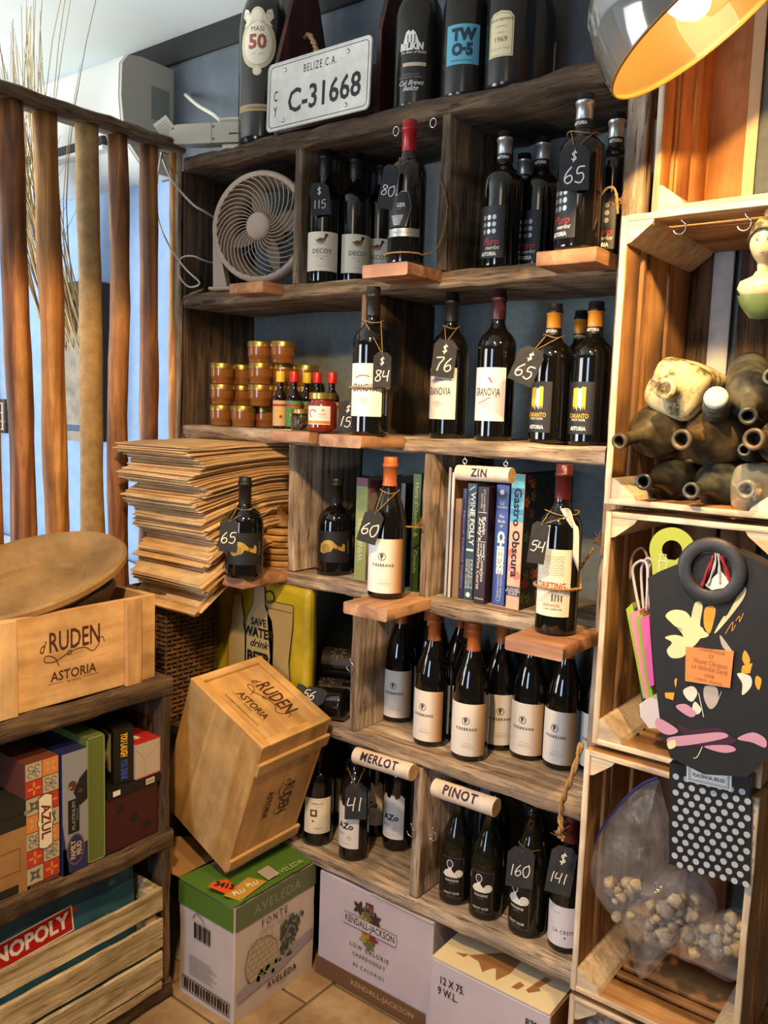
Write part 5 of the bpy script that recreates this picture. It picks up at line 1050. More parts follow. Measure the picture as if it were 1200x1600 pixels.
# ================================================================== kraft envelopes piled on the fourth shelf
KR = [wood('kraft_paper_%d' % i, c[0], c[1], c[2], 'Y', .25, .75, .05) for i, c in enumerate((('#d2aa70', '#e2bd84', '#edcd9c'), ('#c89f66', '#dab47a', '#e6c590'), ('#d8b480', '#e6c695', '#f0d5aa')))]
rd = random.Random(21); N = 110; zt0 = Z4+.006; ztop = ZS[2]-TH-.004; top_z = []
for i in range(N):
    t = i/(N-1); z = zt0+(ztop-zt0)*t; th = (ztop-zt0)/(N-1)*.92
    dr = (1-t)**1.1*.110+.010; out = .235+.02*math.sin(i*.37)+rd.uniform(-.010, .010)-.04*(1-t)-(.028 if 34 < i < 60 else 0)
    xo = rd.uniform(-.010, .010)+.006*math.sin(i*.35); x0 = -1.925+xo+.03*(1-t); x1 = -1.625+xo+.01*math.sin(i*.4)
    x1 -= max(0, .06-.5*t)*.8
    g = G(); n = 10; ys = []; vs = []
    yb = .20; L = yb+out
    for j in range(n+1):
        s = j/n; y = yb-L*s; over = max(0, (-y+.02)/(out+.02)); zz = z-dr*over**1.35+.0004*math.sin(j*1.3+i)+.0016*noise.noise(Vector((i*.8, j*.4, 0)))*over
        ths = th*(1+.6*over*(1 if rd.random() > .3 else .2)) if j > n-3 else th
        for x in (x0, (x0+x1)/2, x1):
            sag = .004*noise.noise(Vector((x*9, j*.5, i*.12)))*over; vs.append((x, y, zz+sag)); vs.append((x, y, zz+sag+min(th, ths)))
    fs = []
    for j in range(n):
        a_ = j*6; b_ = a_+6
        for k in (0, 2): fs += [(a_+k+1, a_+k+3, b_+k+3, b_+k+1), (a_+k, b_+k, b_+k+2, a_+k+2)]
        fs += [(a_, a_+1, b_+1, b_), (a_+4, b_+4, b_+5, a_+5)]
    e_ = n*6; fs += [(0, 2, 3, 1), (2, 4, 5, 3), (e_, e_+1, e_+3, e_+2), (e_+2, e_+3, e_+5, e_+4)]
    g.add(vs, fs); o = g.build('kraft_envelope', KR[i % 3])
    hh = 'topmost kraft envelope of the pile' if i == N-1 else 'lowest kraft envelope, drooping over the basket' if i == 0 else 'kraft paper envelope in the sagging pile on the fourth shelf'
    tag(o, hh, 'envelope', 'pile of kraft envelopes')
# ================================================================== wicker basket, tote, lying bottles
WICK = mottled('wicker', '#3d2a17', '#6e4f2c', 40, .7, bump=.3)
e = empty('wicker_basket', (-1.80, -.06, .0), label='dark wicker basket under the drooping envelopes', cat='basket')
x0, x1, y0, y1, zb, zt = -.145, .012, -.135, .035, .66, .985
per = [(x0, y0), (x1, y0), (x1, y1), (x0, y1)]; ring = []
for k in range(4):
    a_ = Vector(per[k]); b_ = Vector(per[(k+1) % 4]); n = int((b_-a_).length/.0175); ring += [a_.lerp(b_, j/n) for j in range(n)]
cx, cy = (x0+x1)/2, (y0+y1)/2; K = len(ring)
rows = 26
for r in range(rows):
    z = zb+(zt-zb)*r/rows; pts = []
    for k, p in enumerate(ring):
        s = .0042*(1 if (k+r) % 2 else -1); d = Vector((p.x-cx, p.y-cy)).normalized(); pts.append((p.x+d.x*s, p.y+d.y*s, z+.0065))
    G().tube(pts, .0052, 5, closed=True).build('weaver', WICK, e, smooth=True)
g = G()
for p in ring: g.tube([(p.x, p.y, zb-.006), (p.x, p.y, zt+.006)], .004, 5)
g.build('stake', WICK, e, kind='stuff')
G().box((x0, y0, zb-.012), (x1, y1, zb-.004)).build('base', WICK, e); WCL = P('pale_cane', '#a07a48', .6)
g = G(); 
for i in range(4): g.tube(smooth_pts([(x1+.012, y0+.02+.012*i, zt-.02), (x1+.02, y0+.03+.01*i, zt-.05), (x1+.008, y0+.04+.01*i, zt-.10+.01*i), (x1+.018, y0+.03, zt-.13)], 4), .004, 6)
G().tube([(x+.0, y, zt+.012) for x, y in [(p.x, p.y) for p in ring]], .010, 8, closed=True).build('rim', WICK, e, smooth=True)
g = G()
for i in range(5): g.tube(smooth_pts([(x0+.035+i*.008, y0-.010, zt-.03), (x0+.03+i*.012, y0-.020, zt-.055), (x0+.045+i*.006, y0-.010, zt-.085), (x0+.05, y0-.014, zt-.16)], 4), .0036, 6)
g.build('handle_binding', WCL, e, smooth=True)
# basket rests on a stub shelf
tag(G().box((-1.955, -.205, .610), (-1.69, -.012, .646), .004, 10, .003).build('wooden_block', DARKB[0], auto=40), 'dark wooden box end under the wicker basket', 'block')
e = empty('tote_bag', (-1.60, .09, Z5), label='yellow tote bag printed with bottles and SAVE WATER drink BEER', cat='bag')
YB_ = mottled('yellow_tote', '#a08f14', '#c9b52a', 6, .45, bump=.3, Coat_Weight=.2); p0 = onY(328, 900, .0); p1 = onY(485, 905, .0)
TX0 = p0.x; TX1 = p1.x; TZ0 = Z5; TZ1 = ZS[3]-TH-.002
g = G(); n = 16; vs = []
for j in range(n+1):
    for i in range(n+1): x = TX0+(TX1-TX0)*i/n; z = TZ0+(TZ1-TZ0)*j/n; vs.append((x, .0+.004*noise.noise(Vector((x*14, z*9, 0))), z))
nv = len(vs); vs += [(x, y+.03, z) for x, y, z in vs]; q = lambda j, i: j*(n+1)+i
fs = [(q(j, i), q(j, i+1), q(j+1, i+1), q(j+1, i)) for j in range(n) for i in range(n)]; fs += [tuple(k+nv for k in f[::-1]) for f in fs]
bd_ = [q(0, i) for i in range(n)]+[q(j, n) for j in range(n)]+[q(n, i) for i in range(n, 0, -1)]+[q(j, 0) for j in range(n, 0, -1)]
fs += [(bd_[(k+1) % len(bd_)], bd_[k], bd_[k]+nv, bd_[(k+1) % len(bd_)]+nv) for k in range(len(bd_))]
o = G().add(vs, fs).build('bag', YB_, smooth=True); inv(o, e)
w = TX1-TX0; a = Art(); KH = P('print_beige', '#b3a070', .6); BOT = [(-.045, -.16), (-.047, .02), (-.040, .06), (-.022, .095), (-.018, .15), (.018, .15), (.022, .095), (.044, .06), (.050, .02), (.048, -.16)]
def bshape(cx, s, pl, m=KH): P2 = [(cx+x*s, y) for x, y in pl]; a.poly(P2, m, .0004); a.stroke(P2, .0022, INK, .0006, sm=0)
bshape(.072, .9, [(-.040, -.09), (-.034, -.04), (-.046, .06), (-.046, .115), (.046, .115), (.046, .06), (.034, -.04), (.040, -.09)], P('print_beige_light', '#a8925e', .6)); a.stroke([(.034, .095), (.11, .095)], .0016, INK, .0008, sm=0)
bshape(-.075, .62, [(-.052, -.16), (-.052, .0), (-.034, .035), (-.040, .05), (-.026, .085), (-.022, .115), (.022, .115), (.026, .085), (.040, .05), (.034, .035), (.052, .0), (.052, -.16)]); bshape(.0, 1, BOT); a.ring(.035, .125, .016, .004, INK, z=.0009, a0=-120, a1=150); a.text('SAVE', 0, .048, .020, INK, sx=.85, bold=.03, z=.001); a.text('WATER', 0, .018, .026, INK, sx=.82, bold=.04, z=.001); a.text('drink', .0, -.012, .021, INK, shear=.4, bold=.02, z=.001); a.text('BEER', .0, -.052, .030, INK, sx=.85, bold=.05, z=.001)
a.v = [(x*1.12, y, z) for x, y, z in a.v]
a.frame(-w/2+.004, -.2, w/2-.004, .168, .0012, P('stitch_olive', '#857614', .6), .0003)
o = a.flat('print', basis(((TX0+TX1)/2+.012, -.0045, TZ1-.165), (1, 0, 0), (0, 0, 1))); inv(o, e)
# bottles lying on the fifth... on shelf 5 left of the divider, necks out to the left front
DG = P('smoked_glass', '#15130f', .1, Coat_Weight=.4, Specular_IOR_Level=.7)
def lying(p0, p1, R, label):
    """p0 base centre, p1 mouth centre"""
    p0 = Vector(p0); p1 = Vector(p1); L = (p1-p0).length; e = empty('wine_bottle', label=label, cat='bottle', group='bottles lying on their sides left of the divider'); Mx = Matrix.Translation(p0) @ (p1-p0).to_track_quat('Z', 'Y').to_matrix().to_4x4()
    e.matrix_world = Mx; G().lathe(prof('bord', R, L), 28, cap=False).build('glass', DG, e, smooth=True); G().lathe([(.0165, L*.80), (.0165, L), (.0005, L+.001)], 24, cap=False).build('capsule', BLKF, e, smooth=True)
    a = Art(); a.rect(-R*.9, .06, R*.9, .15, P('lying_label', '#241d17', .5), .0004, 16, 2); l = a.bend('label', R, 0, e, 2.6); a = Art(); [a.disc(.016*math.cos(t), .016*math.sin(t), .008, P('petal_grey', '#57504a', .5), n=8, ry=.003, rot=t, z=.0003) for t in [i*math.pi/4 for i in range(8)]]; a.bend('print', R+.0006, .105, l, 2.6); return e
R = .0415
lying((-1.375, .225, Z5+R), (-1.66, .115, Z5+R*.7), R, 'flower-label bottle lying furthest back left of the divider')
lying((-1.365, .135, Z5+R), (-1.65, .025, Z5+R*.7), R, 'flower-label bottle lying in the middle left of the divider')
lying((-1.362, .047, Z5+R), (-1.55, -.025+.02, Z5+R*.6), R, 'lying bottle nearest the front left of the divider, wearing a tag')
lying((-1.365, .18, Z5+.112), (-1.66, .07, Z5+.106), R, 'bottle lying on top of the two back ones')
p = onY(484, 1086, -.01); e = empty('price_tag', p, label='dark tag with chalk numerals lying flat on the front lying bottle', cat='tag', group='chalk price tags'); M = Matrix.Rotation(math.radians(-62), 4, 'X') @ Matrix.Rotation(.15, 4, 'Z')
M = basis((0, 0, 0), (1, .25, -.05), (0, .55, .5)); G().prism([(-.045, -.024), (.036, -.024), (.045, -.014), (.045, .014), (.036, .024), (-.045, .024)], -.001, .001, M=M).build('board', SLATE, e); a = Art(); hand(a, '56', 0, 0, .026, CHALK, w=.1); a.flat('price', M @ Matrix.Translation((0, 0, .0014)), e)
# ================================================================== tilted pine case
S_ = .975; R3 = Matrix(((-.926, .048, -.374), (.024, .997, .068), (.376, .054, -.925))); P4 = CAM+(Vector((-1.396, -.220, .689))-CAM)*S_; W_, H_, D_ = .293*S_, .234*S_, .407*S_
Mt = Matrix.Translation(P4) @ R3.to_4x4(); e = empty('wine_case', M=Mt, label='pine wine case with branded lettering tipped on end over the green-topped carton', cat='case')
t = .009
PN = [wood('pine_tilt_'+a, '#b48448', '#d8aa68', '#eac48a', a, .5, .5, .08) for a in 'XYZ']
G().box((t, t, 0), (W_-t, H_-t, t), .001).build('top_panel', PN[0], e); G().box((0, 0, 0), (W_, t, D_), .0012).build('broad_panel', PN[2], e, auto=40); G().box((0, H_-t, 0), (W_, H_, D_), .0012).build('broad_panel', PN[2], e, auto=40)
G().box((0, t, 0), (t, H_-t, D_), .0012).build('side_panel', PN[2], e, auto=40); G().box((W_-t, t, 0), (W_, H_-t, D_), .0012).build('side_panel', PN[2], e, auto=40); G().box((t, t, D_-t), (W_-t, H_-t, D_), .001).build('base', PN[0], e)
for y in (.0, H_-.022): G().box((.022 if False else 0, y, -.009), (W_, y+.022, -.0005), .001).build('edge_strip', PN[0], e, auto=40)
G().box((W_-.022, .0225, -.009), (W_, H_-.0225, -.0005), .001).build('edge_strip', PN[1], e, auto=40); G().box((0, .0225, -.009), (.022, H_-.0225, -.0005), .001).build('edge_strip', PN[1], e, auto=40)
for z in (.038, D_-.048): G().box((-.010, -.004, z), (-.0005, H_+.004, z+.034), .0015).build('batten', PN[1], e, auto=40)
a = Art(); case_art(a, .3, 1.0); a.text('Conegliano Valdobbiadene DOCG', 0, -.082, .0055, BURN, w=.13); a.flat('branding', basis((W_/2-.004, H_*.57, -.0012), (-1, 0, 0), (0, 1, 0)), e)
a = Art(); case_art(a, .3, .82); a.flat('branding', basis((-.0008, H_*.52, D_*.53), (0, 0, 1), (0, 1, 0)), e)
# ================================================================== cartons on the floor
CW = mottled('white_carton', '#bfb3ae', '#cdc2bc', 4, .7); KB = P('kraft_inside', '#9c7448', .8)
e = empty('wine_carton', (-1.425, -.275, 0), label='white and green wine carton with grape basket drawing under the tipped case', cat='carton'); GR = P('leaf_green', '#4f7426', .55)
w, d, h = .205, .29, .302
g = G(); g.box((-w, 0, 0), (0, d, h), .004, 8, .003, nf=6); g.build('carton', CW, e, auto=40)
GS = P('grey_green_band', '#5f6b4c', .6)
a = Art(); a.rect(-w/2+.002, .242-h/2, w/2, h/2, GR); a.rect(-.085, .06, -.05, .105, P('slot_shadow', '#6a5f5a', .8)) if False else None; a.stroke([(-.045, .07), (-.035, .085), (-.015, .082), (.0, .066), (.02, .05)], .003, GREYI); [a.rect(-.04+i*.006, .02, -.037+i*.006+(.002 if i % 3 == 0 else 0), .062, INK, .0003) for i in range(10)]
a.frame(-.085, -.135, .092, -.098, .002, INK); [a.rect(-.078+i*.0105, -.130, -.072+i*.0105+(.002 if i % 4 == 0 else 0), -.103, INK, .0003) for i in range(16)]; [a.rect(-.06, -.035-i*.007, .02+(i % 3)*.012, -.033-i*.007, GREYI, .0003) for i in range(8)]
a.flat('side_print', basis((-w/2, -.0036, h/2), (1, 0, 0), (0, 0, 1)), e)
a = Art(); a.rect(-d/2+.002, .242-h/2, d/2-.002, h/2, GS); a.text('AVELEDA', 0, .118, .026, P('band_grey_ink', '#8b957c', .6), sp=1.15, z=.0004); a.text('FONTE', -.01, .07, .020, INK, sp=1.5, sx=.8); a.text('VINHO VERDE', -.01, .05, .011, GREYI, sp=1.3, sx=.9); a.text('AVELEDA', .02, -.108, .018, INK, sp=1.2, sx=.9, bold=.02); a.text('— 1870 —', .02, -.124, .008, GREYI)
rd = random.Random(3); GD_ = P('grape_dark', '#3a4034', .7); GL_ = P('grape_grey_green', '#66705a', .7); BSK = P('basket_line', '#6f675a', .7)
a.poly([(-.135, -.10), (-.135, -.075), (.0, -.05), (.135, -.030), (.135, -.055), (.02, -.085)], P('ground_wash', '#9b94a0', .7), .0001)
pl = [(-.11, -.02), (-.10, .018), (-.07, .036), (-.03, .030), (.0, .0), (.005, -.05), (-.09, -.07), (-.105, -.05)]; a.poly(pl, P('basket_wash', '#b3a48e', .7), .0002); a.stroke(pl+[pl[0]], .0022, BSK, .0004, sm=0)
for j in range(6): a.stroke([(-.105+j*.003, -.055+j*.016), (.0, -.045+j*.014)], .0012, BSK, .0004, sm=0); [a.stroke([(-.10+k*.018+(j % 2)*.009, -.055+j*.016), (-.10+k*.018+(j % 2)*.009, -.040+j*.016)], .0012, BSK, .0004, sm=0) for k in range(5)]
for i in range(110):
    y = rd.uniform(-.06, .045); c_ = .045+.25*y; x = c_+rd.uniform(-.5, .5)*(.065+.02*math.sin(y*30)); a.disc(x, y, .0052, (GD_, GL_, GD_)[i % 3], z=.0005+.000002*i, n=8)
for i in range(16): a.disc(rd.uniform(-.07, .0), rd.uniform(-.075, -.05), .007, P('pale_grape', '#8a9060', .7), z=.0007, n=10)
a.flat('front_print', basis((.0036, d/2, h/2), (0, 1, 0), (0, 0, 1)), e)
# ragged top flaps
g = G(); rd = random.Random(2); vs = []; n = 12
def flap(pts, m, nm):
    k = len(pts); n_ = Vector((0, 0, .0022)); G().add([Vector(p) for p in pts]+[Vector(p)+n_ for p in pts], [tuple(range(k))[::-1], tuple(range(k, 2*k))]+[(i, (i+1) % k, (i+1) % k+k, i+k) for i in range(k)]).build(nm, m, e)
flap([(.001, 0, h+.004)]+[(.001+.004*rd.random(), d*i/n, h+.005+.004*rd.random()) for i in range(1, n)]+[(.0, d, h+.006)]+[(-.10, d, h+.022), (-.105, .17, h+.020), (-.10, .05, h+.018)], GR, 'top_flap')
flap([(-w, -.002, h+.003)]+[(-w+(w-.0)*i/8, -.003-.002*rd.random(), h+.003) for i in range(1, 9)]+[(-.03, .06, h+.014), (-w+.02, .08, h+.012)], GR, 'top_flap')
flap([(-w-.001, .0, h+.004), (-w-.001, .14, h+.004), (-w-.09, .13, h+.030), (-w-.135, .08, h+.034), (-w-.13, .02, h+.030), (-w-.07, -.03, h+.022)], KB, 'kraft_flap')
a = Art(); a.poly([(-.095, -.002), (-.045, .012), (-.042, .048), (-.085, .050), (-.10, .02)], P('orange_sticker', '#d4561c', .5)); a.text('3413', -.07, .030, .018, INK, rot=.5, bold=.05, z=.0006); a.poly([(-.045, .004), (-.002, .020), (-.012, .120), (-.055, .095)], P('ochre_sticker', '#b8923a', .5), .0001); a.text('PLU', -.028, .04, .014, WHT, rot=1.3, bold=.02, z=.0005); a.text('PLU', -.028, .085, .014, WHT, rot=1.3, bold=.02, z=.0005); a.rect(-.055, .125, -.012, .165, P('dim_white_sticker', '#a8a294', .6), .0001); a.text('AVELEDA', -.012, .20, .016, P('pale_green_ink', '#a9bd84', .6), rot=1.5, z=.0004)
a.flat('stickers', basis((.0, .0, h+.010), (1, 0, -.14), (0, 1, .03)), e)
# second carton, under the shelf
e = empty('wine_carton', (-1.217, .005, 0), label='white wine carton with grape-leaf emblem standing under the lowest shelf', cat='carton'); w, d, h = .362, .255, .292
G().box((-w/2, 0, 0), (w/2, d, h), .004, 10, .0022, nf=5).build('carton', mottled('lilac_white_carton', '#b9afba', '#c9bfc8', 3, .65), e, auto=40)
KJB = P('carton_brown', '#6b4a30', .7); a = Art(); a.rect(-w/2+.002, -h/2+.002, w/2-.002, -h/2+.052, KJB); a.text('KENDALL-JACKSON', .045, -h/2+.029, .014, P('brown_pale_ink', '#a88a6a', .7), w=.20, bold=.02, z=.0004); GRP = [P('leaf_red', '#7a2c22', .6), P('leaf_gold', '#a8842c', .6), P('leaf_olive', '#5c6b2a', .6), P('leaf_dark', '#3a2a22', .6)]
def leaf(cx, cy, s, m, rot=0, z=.0003):
    pts = []
    for i in range(20): t = 2*math.pi*i/20; r = s*(.72+.28*math.cos(5*t)); pts.append((cx+r*math.cos(t+rot), cy+r*math.sin(t+rot)))
    a.poly(pts, m, z)
for i, (x, y, s, m) in enumerate(((-.035, .095, .022, 3), (-.005, .088, .024, 2), (.012, .060, .024, 0), (-.022, .062, .023, 1), (-.004, .040, .025, 2), (.010, .028, .020, 0), (-.012, .020, .022, 1), (.0, .008, .020, 2), (.018, .085, .020, 3))): leaf(x, y, s, GRP[m], i, .0003+i*.00004)
a.rect(-.014, .095, .010, .120, P('emblem_maroon', '#4a1a1c', .6), .0008); a.text('KJ', -.002, .108, .014, P('brown_pale_ink', '#a88a6a', .7), z=.001)
M2 = [(-.085, .040), (.085, .040), (.085, .070), (-.085, .070)]; a.poly(M2, P('carton_banner', '#c4bac3', .6), .0009); a.rect(-.085, .069, .085, .0705, KJB, .0011); a.rect(-.085, .0385, .085, .040, KJB, .0011); a.text('KENDALL-JACKSON', .0, .055, .019, INK, w=.158, z=.0012, bold=.01)
a.text('LOW CALORIE', .0, -.012, .012, INK, sp=1.35, w=.125); a.text('CHARDONNAY', .0, -.035, .011, INK, sp=1.3, w=.105); a.text('85 CALORIES', .0, -.064, .010, INK, sp=1.4, w=.10); a.flat('front_print', basis((-.01, -.0030, h/2), (1, 0, 0), (0, 0, 1)), e)
a = Art(); [a.text(t, .04, .09-i*.02, .010, GREYI) for i, t in enumerate(('KENDALL JACKSON', 'BE WINE WISE', 'RECYCLE'))]; a.flat('side_print', basis((w/2+.0026, d/2-.02, h/2), (0, 1, 0), (0, 0, 1)), e)
flap([(-.01, -.004, h+.001), (w/2, -.004, h-.002), (w/2, .05, h+.004), (-.01, .05, h+.004)], CW, 'top_flap')
# third carton
e = empty('torn_carton', (-.852, -.050, 0), label='white carton with torn tape marks and 12 X 75 printed at its corner', cat='carton'); w, d, h = .300, .30, .248
G().box((-w/2, 0, 0), (w/2, d, h), .004, 10, .002, nf=5).build('carton', mottled('lilac_white_carton', '#b9afba', '#c9bfc8', 3, .65), e, auto=40)
TOPC = mottled('cream_flap', '#d6c8a4', '#e2d6b6', 5, .7); flap([(-w/2, .0, h+.002), (w/2, .0, h+.002), (w/2, d, h+.010), (-w/2, d, h+.010)], TOPC, 'top_flap')
TEAR = P('torn_kraft', '#94683c', .85); a = Art()
a.poly([(-.085, .055), (-.055, .050), (-.030, .025), (-.020, .048), (-.012, .055), (.008, .020), (.022, .060), (.020, .11), (-.02, .12)], TEAR); a.poly([(.045, .022), (.052, .05), (.066, .045), (.060, .024)], TEAR); a.poly([(.075, .035), (.082, .070), (.090, .10), (.105, .10), (.094, .060), (.102, .052), (.084, .030)], TEAR); a.poly([(-.115, .045), (-.09, .042), (-.085, .058)], TEAR)
a.flat('torn_patches', basis((0, 0, h+.0048), (1, 0, 0), (0, 1, .027)), e)
a = Art(); a.text('12 X 75.', -.092, .082, .019, INK, bold=.01, sx=.75); a.text('9 W.L.', -.102, .055, .019, INK, bold=.01, sx=.75); a.text('8795', .115, .086, .019, INK, bold=.01, sx=.75); a.flat('front_print', basis((0, -.0026, h/2), (1, 0, 0), (0, 0, 1)), e)
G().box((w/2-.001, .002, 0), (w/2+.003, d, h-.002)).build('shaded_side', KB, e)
# ================================================================== old bottles in the second crate
def dusty(name, a, b, rough=.45): return mottled(name, a, b, 16, rough, lo=.38, hi=.62, Coat_Weight=.15)
DU = [dusty('dusty_olive_glass', '#2a261a', '#5c5237'), dusty('dusty_brown_glass', '#2f271a', '#6b5a3b'), dusty('dusty_black_glass', '#15171a', '#35342c', .3), dusty('dusty_slate_glass', '#262b2c', '#5d5c4e', .4)]
CRUST = mottled('encrusted_clay_glass', '#4f4832', '#c9ba90', 26, .85, bump=.8, lo=.40, hi=.52); DARKCR = mottled('crusted_patches', '#4b452f', '#8e8260', 30, .85, bump=.6); GREYGL = P('cloudy_clear_glass', '#a8a898', .2, Transmission_Weight=.55, IOR=1.3)
GB = 'old dusty bottles heaped in the second crate'
def old(mpx, bpx, Rpx, label, mat, Ym=-.13, L=.27, D=.115, rn=None, kind='onion', tint=None):
    m = onY(*mpx, Ym); s = onY(*bpx, Ym+D); ax = (s-m).normalized(); R = Rpx*proj(s)[2]/F; rn = rn or .0125; D_ = (s-m).length
    e = empty('old_bottle', label=label, cat='bottle', group=GB); e.matrix_world = Matrix.Translation(m) @ ax.to_track_quat('Z', 'Y').to_matrix().to_4x4()
    bl = min(L-D_, YB-.05-s.y+.02); bl = max(bl, R*1.1)
    P_ = [(rn*.72, .004), (rn*.72, .0), (rn*1.12, .0), (rn*1.15, .008), (rn*.98, .012), (rn, D_*.35), (rn*1.15, D_*.55), (R*.55, D_*.72), (R*.82, D_*.86), (R*.97, D_), (R, D_+R*.35), (R, D_+bl*.8), (R*.9, D_+bl), (0.001, D_+bl*.97)]
    P_ = [(rn*.70, .05), (rn*.72, .004)]+P_[1:]
    G().lathe(P_, 30, cap=False).build('glass', mat, e, smooth=True)
    G().lathe([(rn*.74, .001), (rn*1.13, -.001), (rn*1.2, .004), (rn*1.15, .011), (rn*1.0, .012)], 24, cap=False).build('lip', mat, e, smooth=True)
    G().lathe([(.0005, .03), (rn*.69, .03)], 20, cap=False).build('dark_bore', P('dark_bore', '#0d0b08', .8), e); return e
old((1005, 753), (1045, 750), 34, 'black-green dusty bottle, bottom row, left end', DU[2]); old((1079, 767), (1118, 757), 36, 'grey-black dusty bottle, bottom row, middle', DU[3])
old((967, 690), (1020, 675), 42, 'dusty olive bottle whose neck pokes furthest left', DU[0], Ym=-.15); old((1064, 687), (1108, 684), 46, 'dusty brown bottle with broad mouth, centre of the heap', DU[1], rn=.0155)
old((1163, 703), (1172, 700), 22, 'small dark bottle between the big ones at right', DU[3], Ym=-.11, rn=.009); old((1169, 651), (1170, 622), 36, 'slate bottle high in the heap at right', DU[3], Ym=-.12, D=.09)
old((1177, 686), (1220, 690), 38, 'dusty bottle with rust-red mouth at the right edge', DU[1], rn=.0155); old((1205, 588), (1222, 600), 26, 'pale glass bottle just showing at the right edge', GREYGL, Ym=-.05, rn=.012)
def square(cpx, half, rot, mpx, rm, label, mat, Y0, depth_=.14, name='glass', sh=.5):
    c = onY(*cpx, Y0); s = half*proj(c)[2]/F; m = onY(*mpx, Y0-.045); r = rm*proj(m)[2]/F; e = empty('old_bottle', c, label=label, cat='bottle', group=GB); n = 40; vs = []
    ax = Vector(((CAM-c).x*.45, -1, 0)).normalized(); ax = Vector((-.1, -1, 0)).normalized(); mm = m-c; X = Vector((1, 0, 0)); Z = Vector((0, 0, 1))
    def ring(cx, hs, k, y, rr=None):
        for i in range(n):
            t = 2*math.pi*i/n; cs, sn = math.cos(t), math.sin(t); q = (abs(cs)**k+abs(sn)**k)**(-1/k) if k > 2 else 1; x = hs*q*cs; z = hs*q*sn; c_, s_ = math.cos(rot), math.sin(rot); v = cx+X*(x*c_-z*s_)+Z*(x*s_+z*c_); v.y += y
            v += noise.noise_vector(v*40)*.0012; vs.append(v)
    O = Vector((0, 0, 0)); M_ = Vector((mm.x, 0, mm.z))
    ring(O, s*.96, 4.5, depth_); ring(O, s, 4.5, depth_-.01); ring(O, s, 4.5, .02); ring(O, s*.95, 4, .004); ring(O, s*.80, 3.2, -.004); ring(M_*.5, s*.52, 2.4, -.010); ring(M_, r*1.25, 2, -.016); ring(M_, r*.9, 2, -.028); ring(M_, r*.95, 2, -.036); ring(M_, r*1.1, 2, -.040); ring(M_, r*1.1, 2, -.047); ring(M_, r*.62, 2, -.047); ring(M_, r*.55, 2, -.02)
    K = 13; fs = [tuple(range(n)), tuple(range((K-1)*n, K*n))[::-1]]+[(j*n+(i+1) % n, j*n+i, (j+1)*n+i, (j+1)*n+(i+1) % n) for j in range(K-1) for i in range(n)]
    G().add(vs, fs).build(name, mat, e, smooth=True); return e
square((1052, 607), 44, math.radians(-22), (1040, 607), 15, 'squarish barnacle-crusted bottle lying diagonally on top of the heap', CRUST, -.06)
square((1180, 765), 40, 0, (1166, 765), 14, 'square cloudy clear bottle at the lower right of the heap', GREYGL, -.07)
e = old((1119, 622), (1119, 632), 21, 'round bottle with pale blue cap in the middle of the heap', DU[3], Ym=-.10, D=.03, rn=.018)
G().lathe([(.0005, -.008), (.014, -.009), (.019, -.006), (.0205, .0), (.0205, .014)], 26, cap=False).build('cap', mottled('chalky_blue_cap', '#8fa3a6', '#b3c2bf', 40, .8), e, smooth=True)
# ================================================================== porcelain figurine
POR = mottled('aged_porcelain', '#9a8e70', '#b8ad8c', 18, .4); HAIR = mottled('streaked_hair_paint', '#2c2822', '#8f8050', 60, .5, lo=.5, hi=.72)
fc = onY(1197, 378, -.14); e = empty('figurine', fc, rz=face(fc, -12), label='porcelain bust figurine with dark upswept hair hanging at the right edge', cat='figurine'); s = .030
g = G(); n = 28; vs = []; K = 26
for j in range(K+1):
    t = j/K; ph = math.pi*t
    for i in range(n):
        a = 2*math.pi*i/n; x = math.sin(ph)*math.cos(a); y = math.sin(ph)*math.sin(a); z = math.cos(ph)
        w = .80-.20*max(0, -z)**1.5; px_, py_, pz_ = x*s*w*1.02, y*s*.92, z*s*1.22
        if y < -.5 and abs(x) < .16 and -.38 < z < .10: py_ -= s*.17*(1-abs(x)/.16)*max(0, 1-abs(z+.22)/.34)
        if y < 0: py_ += s*.05*math.exp(-((abs(x)-.32)**2+(z-.02)**2)*30)
        if y < -.4 and -.62 < z < -.46 and abs(x) < .25: py_ -= s*.05
        vs.append((px_, py_, pz_))
fs = [(j*n+i, j*n+(i+1) % n, (j+1)*n+(i+1) % n, (j+1)*n+i) for j in range(K) for i in range(n)]; fs = [f[::-1] for f in fs]
g.add(vs, fs); g.lathe([(.010, -.062), (.0095, -.045), (.011, -.028)], 18, cap=False)
pr_ = [(.004, -.100), (.018, -.096), (.026, -.085), (.032, -.072), (.030, -.060), (.014, -.052), (.0100, -.045)]
g2 = G().lathe(pr_, 26, cap=False); 
for v in g2.v: v.x *= 1.15; v.y = v.y*.7-(.006 if v.y < 0 and v.z > -.085 and v.z < -.06 else 0)
g.add(g2.v, g2.f); g.build('bust', POR, e, smooth=True)
g = G(); vs = []; K = 12
for j in range(K+1):
    ph = math.pi*.62*j/K
    for i in range(n):
        a = 2*math.pi*i/n; y = math.sin(ph)*math.sin(a); z = math.cos(ph); front = max(0, -math.sin(a)); zz = max(z, .42*front+(-.35)*(1-front)) if j > 3 else z
        vs.append((math.sin(ph)*math.cos(a)*s*.90, y*s*1.02, zz*s*1.32))
g.add(vs, [(j*n+i, (j+1)*n+i, (j+1)*n+(i+1) % n, j*n+(i+1) % n) for j in range(K) for i in range(n)])
for v in g.v: v += noise.noise_vector(Vector((v.x*300, v.y*120, v.z*60)))*.0010
g.lathe([(.001, .052), (.008, .050), (.012, .044), (.010, .036), (.004, .032)], 16, cap=False, M=Matrix.Translation((.004, .004, .0))); g.build('hair', HAIR, e, smooth=True)
